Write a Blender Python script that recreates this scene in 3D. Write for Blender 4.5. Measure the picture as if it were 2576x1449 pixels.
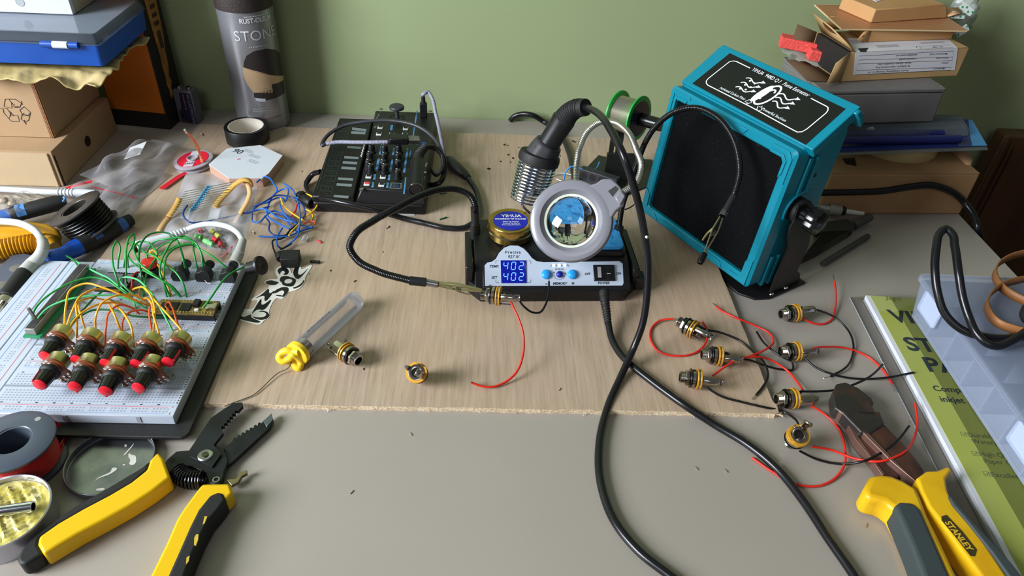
import bpy, bmesh, math, random
from mathutils import Vector, Matrix
from mathutils import noise as mnoise
from mathutils.geometry import tessellate_polygon
for o in list(bpy.data.objects): bpy.data.objects.remove(o)
S = bpy.context.scene
COL = S.collection
PI = math.pi
rnd = random.Random(7)
MM = 0.001

# ------------------------------------------------------------------ camera
FPX, CAMH = 1813.0, 430.0
_p, _r, _y = math.radians(38.0), math.radians(3.38), math.radians(-3.13)
FW = Vector((-math.sin(_y) * math.cos(_p), math.cos(_y) * math.cos(_p), -math.sin(_p)))
_rt = Vector((math.cos(_y), math.sin(_y), 0)); _up = _rt.cross(FW)
RT = _rt * math.cos(_r) + _up * math.sin(_r)
UP = -_rt * math.sin(_r) + _up * math.cos(_r)
cd = bpy.data.cameras.new('camera'); cam = bpy.data.objects.new('camera', cd); COL.objects.link(cam)
cam.matrix_world = Matrix.Translation((0, 0, CAMH * MM)) @ Matrix((RT, UP, -FW)).transposed().to_4x4()
cd.sensor_width = 36; cd.lens = FPX / 2576 * 36; cd.clip_start = .01; cd.clip_end = 50
S.camera = cam
# ------------------------------------------------------------------ light
w = bpy.data.worlds.new('world'); S.world = w; w.use_nodes = True
wn = w.node_tree.nodes; wl = w.node_tree.links
bg = wn['Background']; bg.inputs[1].default_value = 0.15
tcw = wn.new('ShaderNodeTexCoord'); sepw = wn.new('ShaderNodeSeparateXYZ'); rw = wn.new('ShaderNodeValToRGB')
wl.new(tcw.outputs['Generated'], sepw.inputs[0]); wl.new(sepw.outputs[2], rw.inputs[0])
mpw = rw.color_ramp; mpw.elements[0].position = 0.0; mpw.elements[0].color = (.42, .36, .29, 1)
mpw.elements[1].position = .6; mpw.elements[1].color = (.72, .76, .82, 1)
wl.new(rw.outputs[0], bg.inputs[0])
def area(name, loc, target, sx, sy, power, color):
    l = bpy.data.lights.new(name, 'AREA'); l.shape = 'RECTANGLE'; l.size = sx; l.size_y = sy; l.energy = power; l.color = color
    o = bpy.data.objects.new(name, l); COL.objects.link(o); o.location = loc
    o.rotation_euler = (Vector(target) - Vector(loc)).to_track_quat('-Z', 'Y').to_euler(); return o
area('window_daylight', (-1.85, -.34, 1.0), (-.0, .62, .0), .98, 1.0, 108, (.90, .95, 1.0))
area('front_bounce_fill', (-.25, -1.5, 1.5), (.1, .5, .0), .8, .6, 5, (.95, .97, 1.0))  # added weak fill from the front for bounced light, no window there
S.view_settings.view_transform = 'Standard'; S.view_settings.look = 'None'
S.view_settings.gamma = 1; S.view_settings.use_curve_mapping = False
S.view_settings.exposure = 0.0

# ------------------------------------------------------------------ picture point -> place
def ray(px, py): return FW + RT * ((px - 1288) / FPX) - UP * ((py - 724.5) / FPX)
def G(px, py, z=0.0):                       # on the level plane at height z (mm)
    d = ray(px, py); t = (z - CAMH) / d.z; return Vector((d.x * t, d.y * t, z))
def GY(px, py, Y):                          # on the upright plane at depth Y
    d = ray(px, py); t = Y / d.y; return Vector((d.x * t, Y, CAMH + d.z * t))
def GM(px, py, M, off=0.0):                 # on the plane z=off of frame M -> local coordinates
    Mi = M.inverted(); o = Mi @ Vector((0, 0, CAMH)); d = Mi.to_3x3() @ ray(px, py)
    t = (off - o.z) / d.z; return o + d * t
# ------------------------------------------------------------------ frames, objects
WM = {}
def T(x=0, y=0, z=0): return Matrix.Translation((x, y, z))
def RZ(a): return Matrix.Rotation(math.radians(a), 4, 'Z')
def RX(a): return Matrix.Rotation(math.radians(a), 4, 'X')
def RY(a): return Matrix.Rotation(math.radians(a), 4, 'Y')
def basis(o, x, y):                         # frame from origin and two directions
    x = Vector(x).normalized(); z = x.cross(Vector(y)).normalized(); y = z.cross(x)
    m = Matrix((x, y, z)).transposed().to_4x4(); m.translation = Vector(o); return m
def alongz(o, z, up=(0, 0, 1)):             # frame whose z axis is the given direction
    z = Vector(z).normalized(); u = Vector(up)
    if abs(z.dot(u)) > .97: u = Vector((0, 1, 0))
    x = u.cross(z).normalized(); y = z.cross(x)
    m = Matrix((x, y, z)).transposed().to_4x4(); m.translation = Vector(o); return m
def _place(o, M):
    m = M.copy(); m.translation = m.translation * MM; o.matrix_basis = m
def tag(o, label=None, cat=None, group=None, kind=None):
    if label: o['label'] = label
    if cat: o['category'] = cat
    if group: o['group'] = group
    if kind: o['kind'] = kind
    return o
def thing(name, label, cat, M=None, group=None, kind=None):
    o = bpy.data.objects.new(name, None); COL.objects.link(o); o.empty_display_size = .01
    if M is None: M = T()
    if isinstance(M, Vector): M = Matrix.Translation(M)
    _place(o, M); WM[o.name] = M; return tag(o, label, cat, group, kind)
def rootM(o): return WM.get(o.name, T())
def kids(o): return [c for c in bpy.data.objects if c.parent == o]
def dup(root, M, label=None, group=None):
    r = root.copy(); COL.objects.link(r); _place(r, M); WM[r.name] = M
    if label: r['label'] = label
    if group: r['group'] = group
    for ch in kids(root):
        c = ch.copy(); COL.objects.link(c); c.parent = r; WM[c.name] = M
        for g in kids(ch):
            d = g.copy(); COL.objects.link(d); d.parent = c; WM[d.name] = M
    return r
# ------------------------------------------------------------------ materials
def lin(c):
    c = c / 255
    return c / 12.92 if c <= .04045 else ((c + .055) / 1.055) ** 2.4
def rgb(c): return (lin(c[0]), lin(c[1]), lin(c[2]), 1)
MATS = {}
def mat(name, col=(128, 128, 128), rough=.5, metal=0, bump=None, var=None, trans=0, emit=0, coat=0, alpha=None, ior=1.45, var2=None, spec=None):
    if name in MATS: return MATS[name]
    m = bpy.data.materials.new(name); m.use_nodes = True; MATS[name] = m
    nt = m.node_tree; N = nt.nodes; L = nt.links; b = N['Principled BSDF']
    b.inputs['Base Color'].default_value = rgb(col); b.inputs['Roughness'].default_value = rough
    b.inputs['Metallic'].default_value = metal; b.inputs['Transmission Weight'].default_value = trans
    b.inputs['IOR'].default_value = ior; b.inputs['Coat Weight'].default_value = coat
    b.inputs['Coat Roughness'].default_value = .12
    if spec is not None: b.inputs['Specular IOR Level'].default_value = spec
    if emit: b.inputs['Emission Color'].default_value = rgb(col); b.inputs['Emission Strength'].default_value = emit
    tc = N.new('ShaderNodeTexCoord')
    def noise(sc, det=4, vec=None, st=None):
        n = N.new('ShaderNodeTexNoise'); n.inputs['Scale'].default_value = sc; n.inputs['Detail'].default_value = det
        src = tc.outputs['Object']
        if st:
            mp = N.new('ShaderNodeMapping'); mp.inputs['Scale'].default_value = st; L.new(src, mp.inputs[0]); src = mp.outputs[0]
        L.new(src, n.inputs['Vector']); return n
    if var:                                  # var = (scale, second colour, low, high, stretch)
        sc, c2 = var[0], var[1]; lo, hi = (var[2], var[3]) if len(var) > 3 else (.35, .65)
        n = noise(sc, 5, st=var[4] if len(var) > 4 else None)
        r = N.new('ShaderNodeValToRGB'); r.color_ramp.elements[0].position = lo; r.color_ramp.elements[1].position = hi
        r.color_ramp.elements[0].color = rgb(col); r.color_ramp.elements[1].color = rgb(c2)
        L.new(n.outputs[0], r.inputs[0]); out = r.outputs[0]
        if var2:
            n2 = noise(var2[0], 5, st=var2[4] if len(var2) > 4 else None); r2 = N.new('ShaderNodeValToRGB')
            r2.color_ramp.elements[0].position = var2[2]; r2.color_ramp.elements[1].position = var2[3]
            L.new(n2.outputs[0], r2.inputs[0]); mx = N.new('ShaderNodeMix'); mx.data_type = 'RGBA'
            L.new(r2.outputs[0], mx.inputs[0]); L.new(out, mx.inputs[6]); mx.inputs[7].default_value = rgb(var2[1]); out = mx.outputs[2]
        L.new(out, b.inputs['Base Color'])
    if bump:
        n = noise(bump[0], 4, st=bump[2] if len(bump) > 2 else None)
        bp = N.new('ShaderNodeBump'); bp.inputs['Strength'].default_value = bump[1]; bp.inputs['Distance'].default_value = .001
        L.new(n.outputs[0], bp.inputs['Height']); L.new(bp.outputs[0], b.inputs['Normal'])
    if alpha is not None:                    # thin clear film: mostly see-through with a glossy skin
        o = N['Material Output']; t = N.new('ShaderNodeBsdfTransparent'); mx = N.new('ShaderNodeMixShader')
        lw = N.new('ShaderNodeLayerWeight'); lw.inputs[0].default_value = .35
        mr = N.new('ShaderNodeMapRange'); mr.inputs[3].default_value = alpha; mr.inputs[4].default_value = min(1, alpha + .55)
        L.new(lw.outputs['Fresnel'], mr.inputs[0]); L.new(mr.outputs[0], mx.inputs[0])
        t.inputs[0].default_value = (.97, .97, .97, 1)
        L.new(t.outputs[0], mx.inputs[1]); L.new(b.outputs[0], mx.inputs[2]); L.new(mx.outputs[0], o.inputs[0])
    return m
# ------------------------------------------------------------------ mesh builder
class MB:
    def __init__(s): s.v = []; s.f = []; s.m = []; s.mi = 0
    def add(s, vs, fs, M=None):
        k = len(s.v)
        s.v += [tuple(M @ Vector(v)) if M is not None else tuple(v) for v in vs]
        for f in fs: s.f.append([i + k for i in f]); s.m.append(s.mi)
        return s
    def box(s, x0, x1, y0, y1, z0, z1, M=None):
        vs = [(x, y, z) for z in (z0, z1) for y in (y0, y1) for x in (x0, x1)]
        return s.add(vs, [(0, 2, 3, 1), (4, 5, 7, 6), (0, 1, 5, 4), (2, 6, 7, 3), (0, 4, 6, 2), (1, 3, 7, 5)], M)
    def prism(s, poly, z0, z1, M=None, top=None):
        if sum(a[0] * b[1] - b[0] * a[1] for a, b in zip(poly, poly[1:] + poly[:1])) < 0: poly = poly[::-1]; top = top[::-1] if top else None
        n = len(poly); t2 = top or poly
        vs = [(p[0], p[1], z0) for p in poly] + [(p[0], p[1], z1) for p in t2]
        fs = [tuple(range(n - 1, -1, -1)), tuple(range(n, 2 * n))] + [(i, (i + 1) % n, n + (i + 1) % n, n + i) for i in range(n)]
        return s.add(vs, fs, M)
    def lathe(s, prof, M=None, n=32, a0=0, a1=360, sq=None):
        full = abs(a1 - a0 - 360) < .01; k = n if full else n + 1; vs = []; fs = []
        for r, h in prof:
            for i in range(k):
                a = math.radians(a0 + (a1 - a0) * i / n); rr = r if not sq else r * sq(a)
                vs.append((rr * math.cos(a), rr * math.sin(a), h))
        for j in range(len(prof) - 1):
            for i in range(n if full else n):
                i2 = (i + 1) % k if full else i + 1
                fs.append((j * k + i, j * k + i2, (j + 1) * k + i2, (j + 1) * k + i))
        if full:
            if prof[0][0] > 1e-4 and s_cap(prof, 0): fs.append(tuple(range(k - 1, -1, -1)))
            if prof[-1][0] > 1e-4 and s_cap(prof, 1): fs.append(tuple((len(prof) - 1) * k + i for i in range(k)))
        return s.add(vs, fs, M)
    def cyl(s, p0, p1, r0, r1=None, n=20):
        p0 = Vector(p0); p1 = Vector(p1); h = (p1 - p0).length
        return s.lathe([(r0, 0), (r0 if r1 is None else r1, h)], alongz(p0, p1 - p0), n)
    def tube(s, pts, r, n=8, caps=True):
        pts = [Vector(p) for p in pts]; vs = []; fs = []; up = None
        m = len(pts)
        for i, p in enumerate(pts):
            t = (pts[min(i + 1, m - 1)] - pts[max(i - 1, 0)])
            t = t.normalized() if t.length > 1e-9 else Vector((1, 0, 0))
            if up is None: up = Vector((0, 0, 1)) if abs(t.z) < .9 else Vector((0, 1, 0))
            x = up.cross(t)
            if x.length < 1e-6: x = Vector((1, 0, 0)).cross(t)
            x.normalize(); up = t.cross(x); rr = r(i / (m - 1)) if callable(r) else r
            for k in range(n):
                a = 2 * PI * k / n; vs.append(p + (x * math.cos(a) + up * math.sin(a)) * rr)
        for i in range(m - 1):
            for k in range(n):
                k2 = (k + 1) % n; fs.append((i * n + k, i * n + k2, (i + 1) * n + k2, (i + 1) * n + k))
        if caps: fs += [tuple(range(n - 1, -1, -1)), tuple((m - 1) * n + k for k in range(n))]
        return s.add(vs, fs)
    def grid(s, rows, M=None, close=False):
        k = len(rows[0]); fs = []
        for i in range(len(rows) - 1):
            for j in range(k if close else k - 1):
                j2 = (j + 1) % k; fs.append((i * k + j, i * k + j2, (i + 1) * k + j2, (i + 1) * k + j))
        return s.add([p for r in rows for p in r], fs, M)
    def build(s, name, mats, parent=None, world=False, bevel=0, seg=2, ang=38, solid=0, subd=0, flip=False):
        M = None
        if world and parent is not None: M = rootM(parent).inverted()
        vs = [Vector(v) if M is None else M @ Vector(v) for v in s.v]
        off = Vector((0, 0, 0))
        if parent is None and vs:            # a top-level mesh: origin at the middle of its base
            xs = [v.x for v in vs]; ys = [v.y for v in vs]; zs = [v.z for v in vs]
            off = Vector(((min(xs) + max(xs)) / 2, (min(ys) + max(ys)) / 2, min(zs)))
        me = bpy.data.meshes.new(name); me.from_pydata([(v - off) * MM for v in vs], [], s.f)
        if not isinstance(mats, (list, tuple)): mats = [mats]
        for m in mats: me.materials.append(m)
        if len(mats) > 1: me.polygons.foreach_set('material_index', s.m)
        bm = bmesh.new(); bm.from_mesh(me); bmesh.ops.recalc_face_normals(bm, faces=bm.faces); bm.to_mesh(me); bm.free()
        me.shade_smooth(); me.set_sharp_from_angle(angle=math.radians(ang)); me.update()
        o = bpy.data.objects.new(name, me); COL.objects.link(o)
        if parent is not None: o.parent = parent; WM[o.name] = rootM(parent)
        else: o.location = off * MM; WM[o.name] = T(*off)
        if solid: k = o.modifiers.new('solid', 'SOLIDIFY'); k.thickness = solid * MM; k.offset = 0
        if bevel:
            k = o.modifiers.new('bevel', 'BEVEL'); k.width = bevel * MM; k.segments = seg; k.limit_method = 'ANGLE'; k.angle_limit = math.radians(35); k.harden_normals = False
        if subd: k = o.modifiers.new('subd', 'SUBSURF'); k.levels = subd; k.render_levels = subd
        return o
def s_cap(prof, e): return len(prof) == 2
def crv(pts, step=3.0, closed=False):        # smooth curve through points (centripetal-ish Catmull-Rom)
    P = [Vector(p) for p in pts]; out = []; n = len(P)
    if n < 3: return P
    for i in range(n if closed else n - 1):
        if closed: p0, p1, p2, p3 = P[i - 1], P[i], P[(i + 1) % n], P[(i + 2) % n]
        else:
            p1, p2 = P[i], P[i + 1]; p0 = P[i - 1] if i else p1 * 2 - p2; p3 = P[i + 2] if i + 2 < n else p2 * 2 - p1
        d1 = max((p2 - p1).length, 1e-6); d0 = max((p1 - p0).length, 1e-6); d2 = max((p3 - p2).length, 1e-6)
        m1 = ((p2 - p1) / d1 * d0 + (p1 - p0) / d0 * d1) / (d0 + d1) * d1
        m2 = ((p3 - p2) / d2 * d1 + (p2 - p1) / d1 * d2) / (d1 + d2) * d1
        k = max(2, int(d1 / step))
        for j in range(k):
            t = j / k; h = t * t; c = h * t
            out.append(p1 * (2 * c - 3 * h + 1) + m1 * (c - 2 * h + t) + p2 * (3 * h - 2 * c) + m2 * (c - h))
    if not closed: out.append(P[-1])
    return out
def pts3(l): return [G(*p) if not isinstance(p, Vector) else p for p in l]
def wire(name, pts, r, m, label=None, cat=None, group=None, parent=None, n=8, step=2.5, world=True):
    b = MB(); b.tube(crv(pts3(pts), step), r, n)
    o = b.build(name, m, parent, world=world, ang=60)
    if parent is None: tag(o, label, cat, group)
    return o
def arcpts(c, r, a0, a1, n, z=0): return [(c[0] + r * math.cos(math.radians(a0 + (a1 - a0) * i / n)), c[1] + r * math.sin(math.radians(a0 + (a1 - a0) * i / n))) for i in range(n + 1)]
def rrect(x0, x1, y0, y1, r, n=5):
    return arcpts((x1 - r, y0 + r), r, -90, 0, n) + arcpts((x1 - r, y1 - r), r, 0, 90, n) + arcpts((x0 + r, y1 - r), r, 90, 180, n) + arcpts((x0 + r, y0 + r), r, 180, 270, n)
def stroke(b, pts, wdt, z, M=None, closed=False):   # flat line of width wdt in the xy plane
    P = [Vector((p[0], p[1], 0)) for p in pts]; n = len(P); L = []; R = []
    for i in range(n):
        a = P[i - 1] if (i or closed) else P[i]; c = P[(i + 1) % n] if (i < n - 1 or closed) else P[i]
        t = (c - a); t = t.normalized() if t.length > 1e-9 else Vector((1, 0, 0)); nn = Vector((-t.y, t.x, 0)) * wdt / 2
        L.append(P[i] + nn); R.append(P[i] - nn)
    rows = [[(l.x, l.y, z), (r.x, r.y, z)] for l, r in zip(L, R)]
    if closed: rows.append(rows[0])
    return b.grid(rows, M)
def fontmesh(txt, size, align='CENTER', shear=0, bold=0, space=1, sx=1):
    c = bpy.data.curves.new('t', 'FONT'); c.body = txt; c.size = size; c.align_x = align; c.align_y = 'CENTER'; c.shear = shear; c.offset = bold; c.space_character = space
    c.resolution_u = 3
    o = bpy.data.objects.new('t', c); COL.objects.link(o)
    me = bpy.data.meshes.new_from_object(o); vs = [(v.co.x * sx, v.co.y, 0) for v in me.vertices]; fs = [tuple(p.vertices) for p in me.polygons]
    bpy.data.objects.remove(o); bpy.data.curves.remove(c); bpy.data.meshes.remove(me); return vs, fs
def text(b, txt, size, M, align='CENTER', shear=0, bold=0, space=1, sx=1, warp=None, z=.12):
    vs, fs = fontmesh(txt, size, align, shear, bold, space, sx)
    vs = [(v[0], v[1], z) for v in vs]
    if warp: b.add([warp(M @ Vector(v)) for v in vs], fs)
    else: b.add(vs, fs, M)
    return b
def thread_prof(r, z0, z1, pitch, d=.35):
    n = int((z1 - z0) / pitch * 2); return [(r - (d if i % 2 else 0), z0 + (z1 - z0) * i / n) for i in range(n + 1)]
def chaikin(l, n=2, k=.22):
    for _ in range(n):
        o = []
        for a, b in zip(l, l[1:] + l[:1]): o += [(a[0] * (1 - k) + b[0] * k, a[1] * (1 - k) + b[1] * k), (a[0] * k + b[0] * (1 - k), a[1] * k + b[1] * (1 - k))]
        l = o
    return l
def scribble(b, M, wd, h, rows=1, seed=1, z=.1):   # rows of unreadable small print
    rr = random.Random(seed)
    for r in range(rows):
        x = -wd / 2; y = -r * h * 1.7
        while x < wd / 2 * rr.uniform(.7, 1):
            l = h * rr.uniform(.5, 1.6); b.add([(x, y - h * .3, z), (x + l, y - h * .3, z), (x + l, y + h * .3, z), (x, y + h * .3, z)], [(0, 1, 2, 3)], M); x += l + h * .35
    return b
# common materials
blk = mat('black_plastic', (20, 20, 22), .38, bump=(900, .06))
blkg = mat('black_gloss_plastic', (14, 14, 16), .22)
blkm = mat('black_matte_rubber', (24, 24, 25), .6)
chrome = mat('nickel_plate', (205, 200, 192), .18, 1, var=(60, (165, 158, 148)))
steel = mat('brushed_steel', (176, 176, 178), .3, 1, var=(90, (140, 140, 142)))
brass = mat('yellow_insulator_washer', (214, 158, 52), .4, .35)
white = mat('white_ink', (232, 234, 236), .5)
redw = mat('red_wire_sleeve', (214, 42, 28), .38)
blkw = mat('black_wire_sleeve', (16, 16, 17), .3)
copper = mat('tinned_copper', (190, 180, 165), .3, .9)
# ================================================================== SETTING
def struct(o): o['kind'] = 'structure'; return o
wallm = mat('green_wall_paint', (150, 164, 122), .62, bump=(300, .03), var=(3, (146, 159, 118)))
struct(MB().box(-2200, 2200, 926, 1010, -740, 1900).build('wall_back', wallm))
struct(MB().box(-2200, 2200, -1500, 1010, -780, -740).build('floor', mat('brown_floor_boards', (96, 74, 54), .5, var=(4, (70, 52, 38)))))
deskm = mat('grey_desk_laminate', (161, 153, 144), .34, bump=(500, .03), var=(5, (156, 148, 139)))
dk = thing('desk', 'grey laminate desk pushed against the green wall', 'desk', T(-320, 430, -740))
WM[dk.name] = T(-320, 430, -740)
MB().box(-1200, 561, -60, 925, -22, 0).build('desktop', deskm, dk, True, bevel=1.2)
for x in (-1150, 510):
    for y in (0, 860): MB().box(x, x + 45, y, y + 45, -740, -22).build('leg', mat('grey_desk_leg', (120, 118, 112), .4), dk, True, bevel=1)
# dark wooden panel to the right of the desk
b = MB(); Mp = T(0, 912, 0)
wp = thing('wooden_panel', 'dark brown wooden board with edge moulding standing against the wall beyond the desk', 'board', T(760, 880, -740))
wood2 = mat('dark_brown_wood', (82, 56, 34), .42, var=(7, (56, 36, 20), .3, .7, (6, 6, .6)))
a = GY(2506, 320, 905)
MB().box(a.x, 1150, 880, 905, -740, a.z).build('board', wood2, wp, True, bevel=3)
for k, (dx, wd) in enumerate(((2, 4), (12, 3), (20, 2))): MB().box(a.x + dx, a.x + dx + wd, 877, 880.5, -740, a.z - dx).build('moulding', wood2, wp, True, bevel=1)

# ---------------------------------------------------------------- plywood
def wood_mat():
    m = bpy.data.materials.new('plywood_face'); m.use_nodes = True; nt = m.node_tree; N = nt.nodes; L = nt.links; bs = N['Principled BSDF']
    tc = N.new('ShaderNodeTexCoord'); mp = N.new('ShaderNodeMapping'); mp.inputs['Scale'].default_value = (60, 3.4, 8); mp.inputs['Rotation'].default_value = (0, 0, .03)
    L.new(tc.outputs['Object'], mp.inputs[0])
    n1 = N.new('ShaderNodeTexNoise'); n1.inputs['Scale'].default_value = 4; n1.inputs['Detail'].default_value = 9; n1.inputs['Roughness'].default_value = .65; L.new(mp.outputs[0], n1.inputs[0])
    r1 = N.new('ShaderNodeValToRGB'); e = r1.color_ramp.elements; e[0].position = .25; e[0].color = rgb((158, 137, 116)); e[1].position = .72; e[1].color = rgb((190, 170, 150)); L.new(n1.outputs[0], r1.inputs[0])
    n2 = N.new('ShaderNodeTexNoise'); n2.inputs['Scale'].default_value = 5; n2.inputs['Detail'].default_value = 3; L.new(tc.outputs['Object'], n2.inputs[0])
    r2 = N.new('ShaderNodeValToRGB'); e = r2.color_ramp.elements; e[0].position = .4; e[0].color = (0, 0, 0, 1); e[1].position = .7; e[1].color = (.5, .5, .5, 1); L.new(n2.outputs[0], r2.inputs[0])
    mx = N.new('ShaderNodeMix'); mx.data_type = 'RGBA'; L.new(r2.outputs[0], mx.inputs[0]); L.new(r1.outputs[0], mx.inputs[6]); mx.inputs[7].default_value = rgb((182, 152, 120))
    mp3 = N.new('ShaderNodeMapping'); mp3.inputs['Scale'].default_value = (260, 9, 8); L.new(tc.outputs['Object'], mp3.inputs[0])
    n3 = N.new('ShaderNodeTexNoise'); n3.inputs['Scale'].default_value = 3; n3.inputs['Detail'].default_value = 4; L.new(mp3.outputs[0], n3.inputs[0])
    r3 = N.new('ShaderNodeValToRGB'); e = r3.color_ramp.elements; e[0].position = .3; e[0].color = (.84, .82, .8, 1); e[1].position = .46; e[1].color = (1, 1, 1, 1); L.new(n3.outputs[0], r3.inputs[0])
    m2 = N.new('ShaderNodeMix'); m2.data_type = 'RGBA'; m2.blend_type = 'MULTIPLY'; m2.inputs[0].default_value = 1; L.new(mx.outputs[2], m2.inputs[6]); L.new(r3.outputs[0], m2.inputs[7])
    L.new(m2.outputs[2], bs.inputs['Base Color']); bs.inputs['Roughness'].default_value = .55
    bp = N.new('ShaderNodeBump'); bp.inputs['Strength'].default_value = .15; bp.inputs['Distance'].default_value = .0005; L.new(n3.outputs[0], bp.inputs[0]); L.new(bp.outputs[0], bs.inputs['Normal'])
    return m
plyface = wood_mat()
plyedge = mat('plywood_edge', (226, 208, 178), .8, var=(160, (184, 152, 112), .4, .75, (1, 1, 6)), bump=(500, .6))
pw = thing('plywood_sheet', 'thin plywood sheet laid on the grey desk as a work surface', 'board', T(-70, 630, 0))
edge = []
for i in range(80): edge.append((-371 + 612 * i / 80, 389 + rnd.uniform(-.5, .5) + (1 if i < 3 else 0)))
edge += [(238, 388), (241.5, 390), (242.5, 397), (240.5, 402)]
for i in range(40): edge.append((240.5 + rnd.uniform(-.35, .35) + i * .02, 404 + 466 * i / 40))
for i in range(60): edge.append((241 - 610 * i / 60, 871 + rnd.uniform(-.4, .4)))
for i in range(30): edge.append((-369 + rnd.uniform(-.3, .3), 870 - 480 * i / 30))
b = MB(); b.mi = 1; b.prism(edge, 0, 4.6)
tris = tessellate_polygon([[Vector((p[0], p[1], 0)) for p in edge]])
b.mi = 0; b.add([(p[0], p[1], 4.75) for p in edge], [t for t in tris])
b.build('sheet', [plyface, plyedge], pw, True, ang=30)
b = MB()
for i in range(46):
    x = rnd.uniform(-180, 238); L_ = rnd.uniform(1, 4); a_ = rnd.uniform(-2.2, -.9); y = 389
    b.tube([(x, y, rnd.uniform(1, 4)), (x + L_ * math.cos(a_), y + L_ * math.sin(a_), rnd.uniform(.5, 3))], .18, 4)
for i in range(8): b.tube([(239, 389 + i * .8, 4 - i * .3), (244 + rnd.uniform(-1, 1), 387 + i * 1.1, 3.5 - i * .2)], .5, 4)
b.build('splinters', plyedge, pw, True)['kind'] = 'stuff'
b = MB()                                     # scorch marks
burn = mat('scorch_mark', (46, 32, 20), .8)
for px, py, r in ((1270, 364, 2.6), (1277, 366, 2), (1305, 371, 1.6), (1279, 389, 2.6), (1291, 398, 2.6), (1260, 406, 2.2), (1285, 408, 1.5), (1228, 424, 2.6), (1232, 425, 2), (1442, 355, 2.6), (1447, 357, 2.2), (1409, 392, 2), (760, 431, 1.5), (979, 571, 2.2), (974, 575, 1.4), (1214, 533, 1.3), (1095, 437, 1.6), (1232, 425, 2), (964, 634, 1.2), (892, 708, 1.6), (832, 681, 1.5), (895, 706, 1.3), (916, 928, 1.6), (778, 689, 1)):
    c = G(px, py, 4.82); b = MB(); b.add([(c.x + r * .8 * math.cos(k * PI / 5) * rnd.uniform(.5, 1.1), c.y + r * math.sin(k * PI / 5) * rnd.uniform(.6, 1.3), 4.82) for k in range(10)], [tuple(range(10))]); b.build('scorch_mark', burn, pw, True)

# ================================================================== LEFT STACK
card = mat('brown_cardboard', (176, 147, 113), .75, var=(9, (168, 138, 104)), bump=(260, .12))
card2 = mat('pale_cardboard', (192, 170, 134), .75, var=(9, (184, 160, 126)), bump=(260, .12))
carddk = mat('cardboard_flute_edge', (150, 104, 70), .8)
cb = thing('cardboard_box', 'low cardboard box with round hole in its side, lowest of the left stack', 'box', T(-560, 780, 0) @ RZ(2))
MB().box(-860, -472, 711, 716, 0, 41).build('front_panel', card2, cb, True, bevel=1)
b = MB(); b.box(-860, -468, 713, 857, 0, 43).build('box_body', card, cb, True, bevel=1)
MB().box(-471.5, -467.5, 713.5, 716, 0, 37).build('panel_gap', mat('dark_gap', (26, 20, 14), .9), cb, True)
c = GM(220, 355, basis((-468, 0, 0), (0, 1, 0), (0, 0, 1)))
b = MB(); b.lathe([(6.3, 0), (6.3, .3), (0, .3)], basis((-467.9, 0, 0), (0, 1, 0), (0, 0, 1)) @ T(c.x, c.y, 0), 28).build('hole', mat('dark_gap'), cb, True)
cb = thing('cardboard_box', 'upper cardboard box printed with a recycling symbol on its front', 'box', T(-570, 800, 43) @ RZ(-2))
MB().box(-860, -482, 744, 748, 43.2, 115).build('front_panel', card, cb, True, bevel=.8)
MB().box(-860, -478.5, 746, 862, 43.2, 115).build('box_body', card, cb, True, bevel=.8)
MB().box(-481.8, -480.6, 743.6, 746, 43.2, 115).build('flute_edge', carddk, cb, True)
MB().box(-480.2, -479.2, 743.8, 746, 43.2, 114.5).build('flute_edge', carddk, cb, True)
Mf = basis((-560, 744, 43), (1, 0, 0), (0, 0, 1))
b = MB(); ink = mat('black_print', (30, 28, 28), .7)
def px2(M, l): return [tuple(GM(x, y, M)[:2]) for x, y in l]
for l, cl in (([(10, 268), (13, 250), (22, 249), (29, 258), (30, 272)], 1), ([(22, 249), (40, 250), (54, 260), (50, 270), (37, 270)], 0), ([(29, 258), (33, 262), (36, 262), (33, 268), (47, 268)], 0), ([(54, 254), (56, 264)], 0),
              ([(8, 272), (18, 273), (28, 288), (22, 298), (10, 284), (8, 275), (1, 272)], 0), ([(25, 280), (34, 290), (45, 290), (49, 305), (29, 305), (22, 298)], 0), ([(28, 284), (25, 291), (34, 291)], 0),
              ([(50, 277), (61, 268), (77, 283), (71, 290), (56, 287), (50, 277)], 0), ([(56, 287), (53, 300), (63, 306), (72, 303), (77, 284)], 0), ([(60, 284), (57, 291), (72, 291)], 0), ([(63, 302), (60, 304), (66, 313), (65, 307)], 0)):
    stroke(b, px2(Mf, l), .75, .2, Mf, bool(cl))
b.build('recycling_symbol', ink, cb, True)
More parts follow.
